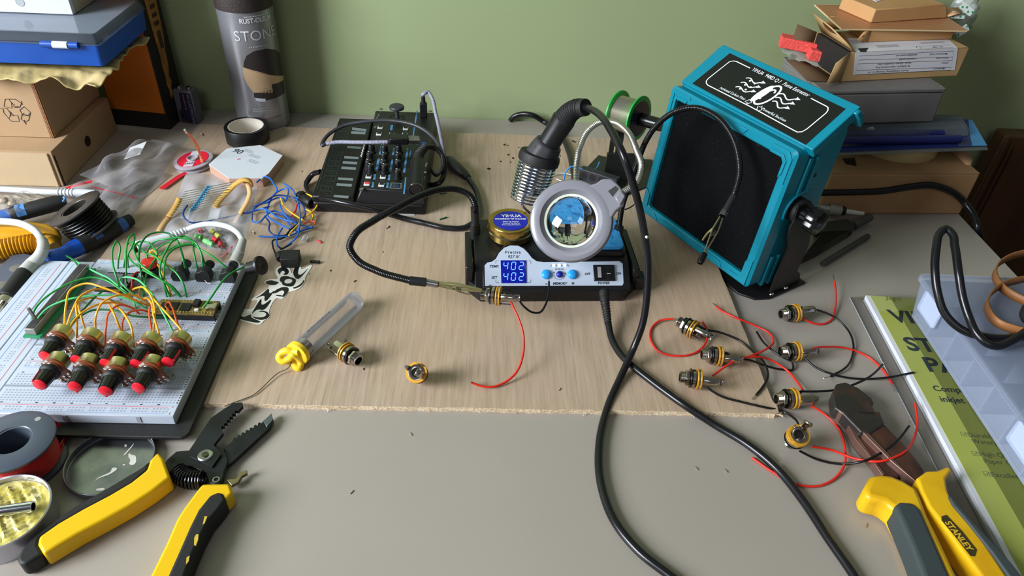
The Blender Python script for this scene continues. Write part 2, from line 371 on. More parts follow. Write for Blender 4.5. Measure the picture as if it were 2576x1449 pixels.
# crinkled padded envelope on the box
paper = mat('crinkled_buff_paper', (196, 176, 124), .7, bump=(90, 1.0), var=(25, (176, 156, 100)))
b = MB(); rows = []
for i in range(110):
    u = i / 109; row = []
    for j in range(50):
        v = j / 49
        x = -720 + 318 * u; y = 728 + v * 130
        # right edge follows the blue case, drooping at front right
        ex = -405 + 14 * math.sin(v * 7) * .35 + 6 * v; x = -720 + (ex + 720) * u
        fr = max(0, 1 - v * 6); rt = max(0, (u - .8) * 5) 
        y += -7 * fr * (.4 + .6 * math.sin(u * 31) * math.sin(u * 13 + 1))
        z = 119.5 + (1.1 * math.sin(u * 60 + v * 5) + 1.2 * abs(math.sin(u * 97 + v * 31))) * (.2 + fr) + 1.3 * math.sin(v * 43 + u * 9) * (.15 + rt)
        z -= 3.2 * fr * fr * (1 + .6 * math.sin(u * 40 + 1)) + 3 * rt * rt * (1 + .5 * math.sin(v * 23)) + 6 * math.exp(-((u - .93) / .05) ** 2 - (v / .12) ** 2)
        nz = mnoise.noise(Vector((x * .09, y * .09, 0))) + .6 * abs(mnoise.noise(Vector((x * .21, y * .17, 5)))); z += 2.6 * nz * (.15 + fr + rt); y += 1.6 * nz * fr
        row.append((x, y, max(z, 100 if u > .8 or v < .1 else 117.2)))
    rows.append(row)
b.grid(rows); o = b.build('padded_envelope', paper, None, solid=1.6, subd=1, ang=180); tag(o, 'crinkled yellowish paper envelope draped over the recycling-symbol box under the blue case', 'envelope')
# blue case with clear lid
blue = mat('blue_plastic_case', (8, 78, 172), .38, var=(14, (12, 72, 160)))
clearp = mat('clear_plastic_lid', (130, 140, 154), .1, alpha=.10)
bc = thing('storage_case', 'blue plastic storage case with clear lid and latch on the left stack', 'case', T(-560, 800, 125))
fx, bx = -398, -399
def tray(b, x0, x1, y0, y1, z0, z1, t, r, taper=0):
    o0 = rrect(x0 + taper, x1 - taper, y0 + taper, y1 - taper, r); o1 = rrect(x0, x1, y0, y1, r)
    i0 = rrect(x0 + t + taper, x1 - t - taper, y0 + t + taper, y1 - t - taper, max(r - t, .5)); i1 = rrect(x0 + t, x1 - t, y0 + t, y1 - t, max(r - t, .5))
    R = [[(p[0], p[1], z) for p in q] for q, z in ((i0, z0 + t), (i1, z1), (o1, z1), (o0, z0))]
    b.grid(R, close=True); n = len(o0); b.add(R[0], [tuple(range(n))]); b.add(R[3], [tuple(range(n))]); return b
tray(MB(), -640, -399, 745, 868, 127.5, 150, 2, 5, 1.5).build('case_body', blue, bc, True)
b = MB(); tray(b, -640, -397.5, 743.5, 869.5, -162, -150, 1.6, 5, 3); b.v = [(x, y, -z) for x, y, z in b.v]; b.build('lid', clearp, bc, True)
b = MB(); b.box(-636, -404, 749, 864, 149.6, 150.6).build('tray_insert', mat('dark_blue_tray', (30, 36, 50), .45), bc, True)
c = GM(155, 112, basis((0, 743, 0), (1, 0, 0), (0, 0, 1))); 
b = MB(); b.cyl((c.x - 20, 742.5, c.y), (c.x - 8, 742.5, c.y), 3.4); b.cyl((c.x + 7, 742.5, c.y), (c.x + 17, 742.5, c.y), 3.2); b.build('latch_hinge', blue, bc, True)
MB().cyl((c.x - 8, 742, c.y), (c.x + 7, 742, c.y), 3.6).build('latch_pin', mat('frosted_clear_pin', (214, 220, 226), .3), bc, True)
# white box on top
wb = thing('white_box', 'white cardboard box standing on the clear lid of the blue case', 'box', T(-520, 790, 162))
c = G(185, 38, 162.4); MB().box(-760, c.x, c.y, c.y + 74, 162.5, 290).build('box_body', mat('white_card', (204, 206, 216), .5), wb, True, bevel=.6)
MB().box(c.x - .2, c.x + .25, c.y + 5, c.y + 74, 163, 289).build('side_panel', mat('grey_card_side', (176, 166, 154), .6), wb, True)
d = GM(50, 5, basis((0, c.y, 0), (1, 0, 0), (0, 0, 1)))
MB().lathe([(4.6, 0), (4.6, .2), (4, .25), (4, .1), (0, .1)], basis((d.x, c.y - .1, d.y), (1, 0, 0), (0, 0, 1)), 28).build('seal_dot', mat('clear_seal', (168, 176, 176), .2), wb, True)
# black box with orange front
kb = thing('product_box', 'tall black box with orange front panel and engraving-tool picture, behind the left stack', 'box', T(-480, 890, 0))
Mk = T(-403, 861, 0) @ RZ(-8); kbm = mat('black_card', (22, 20, 19), .55)
MB().box(-74, 0, 0, 46, 0, 300, Mk).build('box_body', kbm, kb, True, bevel=.5)
MB().box(-73, -1.5, -.5, .2, 22, 299, Mk).build('front_panel', mat('orange_card', (206, 116, 24), .55, var=(6, (190, 98, 16))), kb, True)
Ms = basis((0, 0, 0), (0, 1, 0), (0, 0, 1)); Ms = Mk @ T(.35, 0, 0) @ Ms
prof = [(18, 22), (22, 26), (22, 34), (26, 42), (24, 50), (28, 62), (29, 80), (34, 100), (36, 130), (38, 180), (38, 285), (14, 285), (13, 180), (13, 130), (14, 100), (16, 80), (15, 62), (16, 50), (14, 42), (17, 34), (16, 26)]
prof = [(p[0] + 2, p[1] + 12) for p in prof]
MB().prism(prof, 0, .3, Ms).build('tool_picture', mat('tan_tool_print', (170, 118, 52), .6, var=(60, (140, 92, 40))), kb, True)
b = MB(); b.prism(rrect(23, 31, 96, 118, 3), .3, .5, Ms); [b.prism(rrect(22, 33, 124 + k * 10, 129 + k * 10, 1), .3, .5, Ms) for k in range(5)]; b.build('tool_picture_detail', mat('brown_print', (62, 42, 24), .6), kb, True)
# 9 V battery
M9 = T(-385, 889, 0) @ RZ(-12)
bt = thing('battery', 'nine volt battery standing between black box and spray can', 'battery', M9)
MB().box(-13, 13, -8.5, 8.5, .2, 45).build('casing', mat('battery_silver', (132, 130, 140), .35, .6), bt, bevel=2)
MB().prism([(-8.5, 8), (-4, 25), (-3, 42), (12.5, 42), (12.5, 1), (4, 1)], 8.55, 8.8, basis((0, 0, 0), (1, 0, 0), (0, 0, 1))).build('label', mat('battery_navy_label', (32, 30, 62), .4), bt)
MB().prism([(-8.8, 1), (-8.8, 20), (3, 1)], 8.5, 8.7, basis((0, 0, 0), (1, 0, 0), (0, 0, 1))).build('label_corner', mat('battery_brown', (74, 44, 36), .4), bt)
b = MB(); text(b, '9V LASTPOWER', 6, basis((8.6, -8.8, 41), (0, 0, -1), (1, 0, 0)), 'LEFT', z=.15); b.build('lettering', mat('grey_print', (150, 150, 168), .5), bt)
b = MB(); scribble(b, basis((2, -8.8, 28), (0, 0, -1), (1, 0, 0)), 24, 2, z=.15); b.build('lettering', mat('orange_print', (196, 110, 70), .5), bt)
for x in (-6.5, 6.5): MB().lathe([(3.2, 45), (3.2, 47.4), (2.2, 47.8), (2.2, 46)], T(x, 0, 0), 12).build('terminal', chrome, bt)

# ================================================================== SPRAY CAN
Mc = T(-290, 888, 0) @ RZ(-4)
sc = thing('spray_can', 'grey stone-effect spray paint can with dark cap against the wall', 'spray can', Mc)
canm = mat('satin_grey_can', (150, 152, 158), .28, .55, var=(3, (138, 138, 142), .3, .7, (1, 1, 2)))
R = 32.5
MB().lathe([(0, 1), (31, .6), (32.6, 1.4), (33, 3), (32.6, 5), (32.6, 6)], None, 48).build('base_rim', mat('clear_rim', (120, 118, 118), .2, .3), sc)
MB().lathe([(0, 3), (R, 4), (R, 150), (31, 157), (30, 160), (0, 161)], None, 64).build('can_body', canm, sc)
MB().lathe([(32.2, 153), (33.2, 153), (33.4, 157), (33, 207), (30, 214), (0, 215)], None, 48).build('cap', mat('dark_stone_cap', (48, 38, 38), .6, var=(700, (96, 84, 80), .62, .7), bump=(600, .5)), sc)
ang0 = -75
def wrap(r):
    def f(v): a = math.radians(ang0) + v.x / R; return Vector((r * math.cos(a), r * math.sin(a), v.z))
    return f
def wmap(px, py, r=R):                      # picture point -> (arc, height) on the can
    o = Mc.inverted() @ Vector((0, 0, CAMH)); d = Mc.inverted().to_3x3() @ ray(px, py)
    A = d.x ** 2 + d.y ** 2; B = 2 * (o.x * d.x + o.y * d.y); C = o.x ** 2 + o.y ** 2 - r * r; D = max(B * B - 4 * A * C, 0)
    t = (-B - math.sqrt(D)) / 2 / A; p = o + d * t; a = math.atan2(p.y, p.x) - math.radians(ang0); return a * R, p.z
Mt = basis((0, 0, 0), (1, 0, 0), (0, 0, 1))
def cantext(s, size, px, py, name='lettering', m=None, **k):
    x, z = wmap(px, py); b = MB(); vs, fs = fontmesh(s, size, **k); f = wrap(R + .5)
    b.add([f(Vector((v[0] + x, 0, v[1] + z))) for v in vs], fs); return b.build(name, m or mat('pale_can_print', (206, 208, 214), .4), sc)
cantext('RUST-OLEUM', 7.4, 646, 51, bold=.25, sx=.9)
cantext('STONE', 17, 648, 90, bold=-.12, sx=1.02)
def canscrib(px, py, wd, h, m, rows=1, seed=1, nm='small_print'):
    x, z = wmap(px, py); b = MB(); q = MB(); scribble(q, T(0, 0, 0), wd, h, rows, seed); f = wrap(R + .5)
    b.add([f(Vector((v[0] + x, 0, v[1] + z))) for v in q.v], q.f); b.build(nm, m, sc)
canscrib(646, 40, 30, 1.5, mat('pale_can_print'), 1, 3)
canscrib(650, 117, 22, 2.2, mat('dim_can_print', (170, 170, 174), .4), 1, 4)
def canpoly(pp, name, m, r):
    P_ = [wmap(x, y) for x, y in pp]; f = wrap(R + r)
    # subdivide along arc by strips
    b = MB(); zs = sorted(p[1] for p in P_); z0, z1 = zs[0], zs[-1]; rows = []
    n = 90
    for i in range(n + 1):
        z = z0 + (z1 - z0) * (i + .001) / (n + .002); xs = []
        for (x0, a), (x1, c_) in zip(P_, P_[1:] + P_[:1]):
            if (a - z) * (c_ - z) <= 0 and a != c_: xs.append(x0 + (x1 - x0) * (z - a) / (c_ - a))
        if len(xs) < 2: continue
        l, h = min(xs), max(xs); rows.append([f(Vector((l + (h - l) * k / 12, 0, z))) for k in range(13)])
    b.grid(rows); return b.build(name, m, sc)
canpoly([(614, 155), (620, 140), (640, 128), (668, 122), (690, 124), (704, 134), (712, 160), (713, 190), (690, 190), (650, 183), (612, 170)], 'printed_bowl_top', mat('brown_print_dark', (48, 42, 42), .4), .1)
canpoly([(610, 168), (650, 180), (690, 189), (714, 190), (713, 202), (688, 215), (686, 233), (638, 232), (622, 213), (612, 190)], 'printed_bowl', mat('tan_print', (196, 166, 130), .4), .08)
canpoly([(684, 212), (713, 200), (716, 232), (700, 244), (668, 253), (640, 246), (638, 234), (664, 229), (686, 236)], 'printed_stones', mat('brown_print_dark'), .12)
canpoly([(641, 246), (668, 248), (668, 256), (646, 254)], 'printed_highlight', mat('silver_print', (198, 204, 214), .3), .14)
canscrib(672, 272, 34, 1.6, mat('dim_can_print'), 2, 5)
canscrib(684, 297, 26, 1.8, mat('dim_red_print', (150, 96, 96), .4), 1, 6)

# ================================================================== BLACK TAPE
c = (G(570, 318, 18) + G(680, 318, 18)) / 2
tp = thing('tape_roll', 'roll of black electrical tape with white core in front of the spray can', 'tape', T(c.x, 832, 4.8))
MB().lathe([(21.5, 0), (25.6, .1), (26, .6), (26, 18.4), (25.6, 19), (21.5, 19), (21.5, 0)], None, 64).build('tape', mat('black_tape', (17, 17, 18), .42), tp)
MB().lathe([(20.3, .3), (21.5, .3), (21.5, 18.8), (20.3, 18.8), (20.3, .3)], None, 64).build('core', mat('white_card_core', (226, 220, 206), .6), tp)
# ================================================================== BREADBOARD
bbm = mat('white_breadboard_plastic', (186, 194, 208), .4, var=(20, (181, 190, 205)))
MBB = T(-224, 364, 0)
bp = thing('base_plate', 'black metal backing plate under the white breadboard', 'plate', T(-310, 456, 0))
MB().prism(rrect(-409, -212, 352, 556, 6), 4.8, 8, None).build('plate', mat('black_powder_coat', (30, 30, 32), .5, bump=(700, .2)), bp, True, bevel=.6)
for x, y in ((-400, 362), (-225, 362), (-400, 546)): MB().cyl((x, y, .1), (x, y, 4.8), 4).build('foot', blkm, bp, True)
bb = thing('breadboard', 'large white breadboard full of jumper wires and potentiometers', 'breadboard', MBB @ T(0, 0, 8))
ZT = 17
MB().box(-135.5, 0, 0, 192, 8.1, ZT, MBB).build('terminal_block', bbm, bb, True, bevel=.7)
MB().box(-159, -136.2, 0, 188, 8.1, ZT - .3, MBB).build('side_rail_block', bbm, bb, True, bevel=.7)
MB().box(-183.5, -159.6, 0, 188, 8.1, ZT - .3, MBB).build('side_rail_block', bbm, bb, True, bevel=.7)
hole = mat('breadboard_contact_hole', (146, 156, 174), .6); dot = mat('breadboard_black_mark', (26, 26, 30), .6)
redl = mat('red_rail_line', (206, 110, 120), .5); bluel = mat('blue_rail_line', (120, 160, 205), .5); groove = mat('breadboard_groove', (140, 148, 162), .5)
bh, br_, bl_, bd, bg_ = MB(), MB(), MB(), MB(), MB()
def hsq(b, x, y, s=.62, z=ZT): b.add([(x - s, y - s, z + .06), (x + s, y - s, z + .06), (x + s, y + s, z + .06), (x - s, y + s, z + .06)], [(0, 1, 2, 3)], MBB)
yy = 0
for k in range(5):
    y0 = k * 45.6 + 2.2                      # a rail of two hole rows
    bl_.box(-131, -7, y0 + .2, y0 + .6, ZT, ZT + .08, MBB); br_.box(-131, -7, y0 + 6.6, y0 + 7.0, ZT, ZT + .08, MBB)
    for i in range(50):
        if i % 6 == 5: continue
        for j in (0, 1): hsq(bh, -6.5 - i * 2.54, y0 + 2.3 + j * 2.54)
    for s_, yy_ in (('-', y0), ('+', y0 + 6)):
        x_ = -3.6; bd.box(x_ - .2, x_ + .2, yy_ - .9 + .6, yy_ + .9 + .6, ZT, ZT + .08, MBB) if s_ == '-' else (br_.box(x_ - .8, x_ + .8, yy_ + .8, yy_ + 1.1, ZT, ZT + .08, MBB), br_.box(x_ - .15, x_ + .15, yy_ + .1, yy_ + 1.8, ZT, ZT + .08, MBB))
    bg_.box(-135.5, 0, y0 + 7.9, y0 + 8.2, ZT, ZT + .06, MBB)
    if k == 4: break
    y1 = y0 + 11.2
    bg_.box(-135, -.6, y1 + 13.6, y1 + 15.6, ZT, ZT + .07, MBB)
    for i in range(51):
        for j in range(10): hsq(bh, -4.5 - i * 2.54, y1 + j * 2.54 + (5 if j > 4 else 0) * .8)
        if i % 5 == 4:
            for yv in (y1 - 2.2, y1 + 29): bd.box(-4.5 - i * 2.54 - .9, -4.5 - i * 2.54 + .9, yv - .35, yv + .45, ZT, ZT + .08, MBB)
    for j in range(10): yv = y1 + j * 2.54 + (4 if j > 4 else 0); bd.box(-2.3, -1.2, yv - .5, yv + .5, ZT, ZT + .08, MBB)
for x0 in (-148, -172):
    br_.box(x0 + 6, x0 + 6.5, 4, 184, ZT - .3, ZT - .2, MBB); bl_.box(x0 - 6.5, x0 - 6, 4, 184, ZT - .3, ZT - .2, MBB)
    for i in range(66):
        if i % 6 != 5:
            for dx in (-1.5, 1.04): hsq(bh, x0 + dx, 8 + i * 2.6, z=ZT - .3)
bh.build('hole_pattern', hole, bb, True); br_.build('red_rail_marking', redl, bb, True); bl_.build('blue_rail_marking', bluel, bb, True)
bd.build('column_marking', dot, bb, True); bg_.build('groove', groove, bb, True)
for x in (-26, -79): MB().box(x - 1.6, x + 1.6, -.4, .3, 10, 16, MBB).build('side_slot', mat('breadboard_slot', (150, 152, 160), .6), bb, True)

# ------------------------------------------------------------------ potentiometers
gold = mat('zinc_yellow_can', (186, 176, 112), .26, .9, var=(50, (206, 196, 140)))
phen = mat('brown_phenolic', (126, 66, 32), .45)
redk = mat('red_knob_cap', (214, 26, 44), .4)
def make_pot():
    t = thing('potentiometer', 'x', 'potentiometer', T())
    # local: shaft axis +z, terminals towards +x
    MB().lathe([(0, -9.6), (7.6, -9.4), (8.2, -8.8), (8.2, -1), (8.4, -.6), (8.4, 0), (0, 0)], None, 32).build('can', gold, t)
    b = MB(); b.prism(arcpts((0, 0), 8.7, 50, 310, 22) + [(9, -7.2), (13.6, -6), (13.6, 6), (9, 7.2)], 0, 1.5); b.build('terminal_plate', phen, t, bevel=.2)
    b = MB(); text(b, 'B10K', 2.5, T(-7.2, 0, 1.5) @ RZ(90), bold=.08, z=.05); b.build('lettering', white, t)
    MB().prism(arcpts((0, 0), 6.0, 0, 360, 24)[:-1], 1.5, 3.2).build('mounting_plate', chrome, t, bevel=.2)
    MB().lathe([(3.4, 2.3), (3.4, 6), (0, 6)], None, 16).build('bushing', chrome, t)
    MB().lathe([(3.6, 4.2), (6.8, 4.2), (7.5, 5), (7.5, 6.6), (7.0, 7.8), (6.3, 8.4), (6.0, 9)], None, 32).build('knob_skirt', blkm, t)
    k = MB(); k.lathe([(6.0, 9), (5.4, 19.5), (0, 19.5)], None, 36, sq=lambda a: 1 - .05 * (math.cos(a * 12) > .2)); k = k.build('knob', blkg, t, ang=25)
    MB().lathe([(4.9, 19.5), (4.9, 20.1), (4.2, 20.6), (0, 20.8)], None, 24).build('knob_cap', redk, k)
    MB().prism([(-.8, 0), (.8, 0), (.8, 11.6), (-.8, 11.6)], 0, .7, basis((0, -6.1, 8.8), (1, 0, 0), (0, .085, 1))).build('knob_pointer', redk, k)
    for y in (-5, 0, 5):
        b = MB(); b.box(9, 15, y - 1, y + 1, 1.5, 1.9); b.box(14.6, 15, y - .5, y + .5, -1, 1.7); b.lathe([(1.5, 1.9), (.8, 2.8), (0, 3)], T(12, y, 0), 12); b.build('terminal', chrome, t)
    return t
def potM(px, py, tx, ty, zb, zt, spin):
    a = G(px, py, zb); c = G(tx, ty, zt); d = (c - a).normalized()
    M = alongz(a + d * 2, d)
    # find the turn that points the terminals down and to the right
    want = Vector((.72, .1, -1)).normalized(); x = M.to_3x3().inverted() @ want
    return M @ RZ(math.degrees(math.atan2(x.y, x.x)))
pots = [(381, 925, 338, 990, 'first', 31, 32), (293, 931, 259, 997, '', 31, 31), (219, 922, 182, 982, '', 31, 32), (140, 918, 98, 970, '', 31, 32),
        (449, 864, 414, 925, '', 34, 35), (375, 867, 340, 920, '', 34, 34), (300, 866, 263, 920, '', 34, 34), (226, 857, 186, 918, '', 34, 34), (151, 848, 110, 902, '', 34, 34)]
plab = ['black potentiometer knob with red cap, rightmost of the front row on the breadboard', 'potentiometer with black knob, second from the right in the front row',
        'potentiometer with black knob, second from the left in the front row', 'potentiometer with red pointer line, leftmost of the front row',
        'potentiometer with red pointer line, rightmost of the back row', 'potentiometer with dark red pointer, second from the right in the back row',
        'potentiometer with bright red pointer, middle of the back row', 'potentiometer with black knob, second from the left in the back row', 'potentiometer with black knob, leftmost of the back row']
proto = make_pot()
spins = [20, 15, 25, 250, 138, 142, 168, 20, 15]
for i, (p_, lb) in enumerate(zip(pots, plab)):
    M = potM(p_[0], p_[1], p_[2], p_[3], p_[5], p_[6], 0)
    if i == 0: o = proto; _place(o, M); WM[o.name] = M; o['label'] = lb; o['group'] = 'potentiometers on the breadboard'
    else: o = dup(proto, M, lb, 'potentiometers on the breadboard')
    for c in kids(o):                        # each knob is turned to its own position
        if c.name.startswith('knob') and not c.name.startswith('knob_skirt'):
            # pointer sits at -y locally; turn it
            c.rotation_euler = (0, 0, math.radians(spins[i] + 30))
# ------------------------------------------------------------------ boards on the breadboard
sp = thing('slide_potentiometer', 'long black slide potentiometer on green board at the left of the breadboard', 'slide potentiometer', T(-364, 488, ZT))
Msl = T(-367.5, 444, ZT) @ RZ(-2.5)
MB().box(-2, 12, -2, 92, 3, 4.6, Msl).build('circuit_board', mat('green_circuit_board', (34, 140, 96), .4), sp, True)
MB().box(0, 8.5, 0, 90, 4.6, 11, Msl).build('case', mat('dull_steel_case', (150, 148, 140), .4, .7), sp, True, bevel=.4)
MB().box(1.2, 7.3, 1.5, 88.5, 11, 11.3, Msl).build('slot_strip', mat('worn_black_plastic', (34, 33, 34), .6, var=(60, (58, 56, 58))), sp, True)
MB().box(2.6, 5.2, 12, 13.6, 11.2, 24, Msl @ RX(8)).build('lever', mat('grey_lever', (104, 102, 98), .45, .4), sp, True, bevel=.3)
for y in (0, 86): MB().box(2, 6, y + 1, y + 2, 0, 3, Msl).build('pin', chrome, sp, True)
oled = thing('display_module', 'small black display module standing on the breadboard behind the wires', 'display', T(-323, 513, ZT))
Mo = T(-337, 500, ZT) @ RZ(-2)
MB().box(0, 27, 0, 27, 6, 7.4, Mo).build('circuit_board', mat('black_circuit_board', (20, 20, 22), .35), oled, True)
MB().box(.6, 26.4, 4, 23.5, 7.4, 9, Mo).build('screen', mat('black_glass', (8, 8, 10), .08, coat=1), oled, True, bevel=.2)
b = MB(); [b.box(8 + i * 2.54, 8.6 + i * 2.54, 25, 25.6, -1, 9.4, Mo) for i in range(4)]; b.build('pin_row', chrome, oled, True)
MB().cyl(Mo @ Vector((1.6, 1.6, 7.3)), Mo @ Vector((1.6, 1.6, 7.6)), 1.1).build('mounting_hole', chrome, oled, True)
btn = thing('push_button', 'round red push button cap standing on the breadboard', 'button', G(384, 690, ZT))
a = G(384, 686, ZT); MB().box(-6, 6, -6, 6, .2, 8).build('button_body', blk, btn, bevel=.5)
MB().lathe([(0, 8), (3, 8), (3, 10), (6.8, 10), (7, 14), (6, 15.2), (0, 15.4)], None, 28).build('button_cap', mat('red_button_cap', (226, 50, 34), .35), btn)
mc = thing('microcontroller_board', 'small gold-pinned microcontroller board on the breadboard', 'circuit board', T(-251, 481, ZT))
Mt_ = T(-276, 472, ZT) @ RZ(-1)
MB().box(0, 50, 0, 18, 6, 7.6, Mt_).build('circuit_board', mat('dark_gold_board', (92, 78, 34), .4, var=(300, (150, 128, 60))), mc, True)
b = MB()
for i in range(19):
    for y in (1.4, 16.6): b.box(1.5 + i * 2.54, 2.3 + i * 2.54, y - .4, y + .4, 7.6, 8.8, Mt_)
b.build('pin_row', mat('gold_pins', (224, 206, 140), .3, .8), mc, True)
b = MB(); b.box(0, 50, .4, 2.4, 0, 6, Mt_); b.box(0, 50, 15.6, 17.6, 0, 6, Mt_); b.build('pin_header', blkm, mc, True)
for x0, x1, y0, y1, h in ((3, 8.5, 4, 13.5, 1), (10, 17.5, 4, 14, 1), (20, 28.5, 3.5, 13, 1), (30, 35, 8.5, 16, 3.5)): MB().box(x0, x1, y0, y1, 7.6, 7.6 + h, Mt_).build('chip', blkm, mc, True, bevel=.2)
MB().box(42, 50.5, 5, 13, 7.6, 10.4, Mt_).build('usb_socket', chrome, mc, True, bevel=.5)
MB().box(33, 36.5, 3, 5.5, 7.6, 9.4, Mt_).build('push_button', white, mc, True, bevel=.3)
# three miniature sockets in black housings
for k, (px, py, lb) in enumerate(((462, 694, 'black audio socket on the breadboard, leftmost of three'), (521, 696, 'black audio socket on the breadboard, middle of three'), (581, 698, 'black audio socket on the breadboard with white plug behind it'))):
    a = G(px, py, ZT); Mj = T(a.x, a.y, ZT)
    t = thing('audio_socket', lb, 'socket', Mj, 'audio sockets on the breadboard')
    MB().prism([(-6.6, 0), (-7.6, 5), (-5.6, 10), (-2, 10.8), (0, 12.6), (3.8, 12), (6.4, 10), (7, 3), (5.6, 0)], 0, 9, basis((0, 0, .6), (1, 0, 0), (0, 0, 1))).build('housing', blkm, t, bevel=.6)
    MB().cyl((1, 8.5, 7), (1, 11, 7), 4.2).build('collar', blkm, t)
    for x in (-4, 0, 4): MB().box(x - .4, x + .4, -2.5, -2, -1, 3).build('pin', chrome, t)
wire('resistor_leads', [(514, 703, 20), (522, 712, 18.5), (532, 713, 19), (545, 707, 20), (556, 703, 18)], .28, chrome, 'bent wire leads of a small resistor beside the middle socket', 'resistor lead')
rs = thing('resistor', 'small brown-striped resistors beside the middle audio socket', 'resistor', G(526, 692, 19))
a, c = G(516, 698, 21), G(530, 684, 24); b = MB(); d = c - a
for f0, f1, r in ((0, .3, 1.25), (.3, .7, 1.0), (.7, 1, 1.25)): b.cyl(a + d * f0, a + d * f1, r, None, 12)
b.build('body', mat('tan_resistor', (176, 140, 84), .4), rs, True)
b = MB(); [b.cyl(a + d * f, a + d * (f + .07), 1.32, None, 12) for f in (.1, .35, .6, .85)]; b.build('colour_band', mat('dark_brown_band', (52, 30, 16), .4), rs, True)
b = MB(); b.tube(crv([c, G(538, 684, 25), G(542, 692, 22), G(541, 700, 18)], 1), .3, 6); b.tube(crv([a, G(513, 702, 20), G(514, 705, 17)], 1), .3, 6); b.build('lead', chrome, rs, True)
# black knob with flange resting on the board edge
kb2 = thing('control_knob', 'loose black knob with wide flange lying at the breadboard corner', 'knob', G(645, 672, 25))
a, c = G(626, 674, 28), G(655, 668, 33); d = (c - a).normalized()
b = MB(); b.lathe([(5.4, 0), (6.2, 11), (6.4, 12)], alongz(a, d), 28); b.build('barrel', blk, kb2, True)
MB().lathe([(6.4, 11.5), (8.8, 12), (9, 13.4), (8.6, 14.6), (4, 15), (0, 14)], alongz(a, d), 28).build('flange', blk, kb2, True)
MB().lathe([(0, -.6), (5, -.5), (5.5, .3)], alongz(a, d), 24).build('end_cap', mat('dark_red_cap', (92, 20, 26), .4), kb2, True)

# ------------------------------------------------------------------ jumper wires
grn = [mat('green_jumper_sleeve', (36, 150, 62), .36), mat('green_jumper_sleeve_pale', (84, 196, 122), .36), mat('green_jumper_sleeve_dark', (22, 110, 50), .36)]
yel = mat('yellow_jumper_sleeve', (240, 172, 44), .36); ora = mat('orange_jumper_sleeve', (232, 96, 36), .36)
def jump(pxs, h, m, label, group, r=.85, z0=17, z1=17, pw=.75):
    n = len(pxs); L = [0]
    for a, b in zip(pxs, pxs[1:]): L.append(L[-1] + math.hypot(a[0] - b[0], a[1] - b[1]))
    P_ = []
    for (x, y), l in zip(pxs, L):
        s = l / L[-1]; P_.append(G(x, y, z0 + (z1 - z0) * s + h * math.sin(PI * min(max(s, 0), 1)) ** pw))
    return wire('jumper_wire', P_, r, m, label, 'jumper wire', group, n=8, step=1.6)
def S3(l, ox, oy, k): return [(ox + x / k, oy + y / k) for x, y in l]
A3 = lambda l: S3(l, 240, 560, 5.574)
A4 = lambda l: S3(l, 0, 600, 5.573)
A0 = lambda l: S3(l, 0, 560, 2.683)
GG = 'green jumper wires on the breadboard'
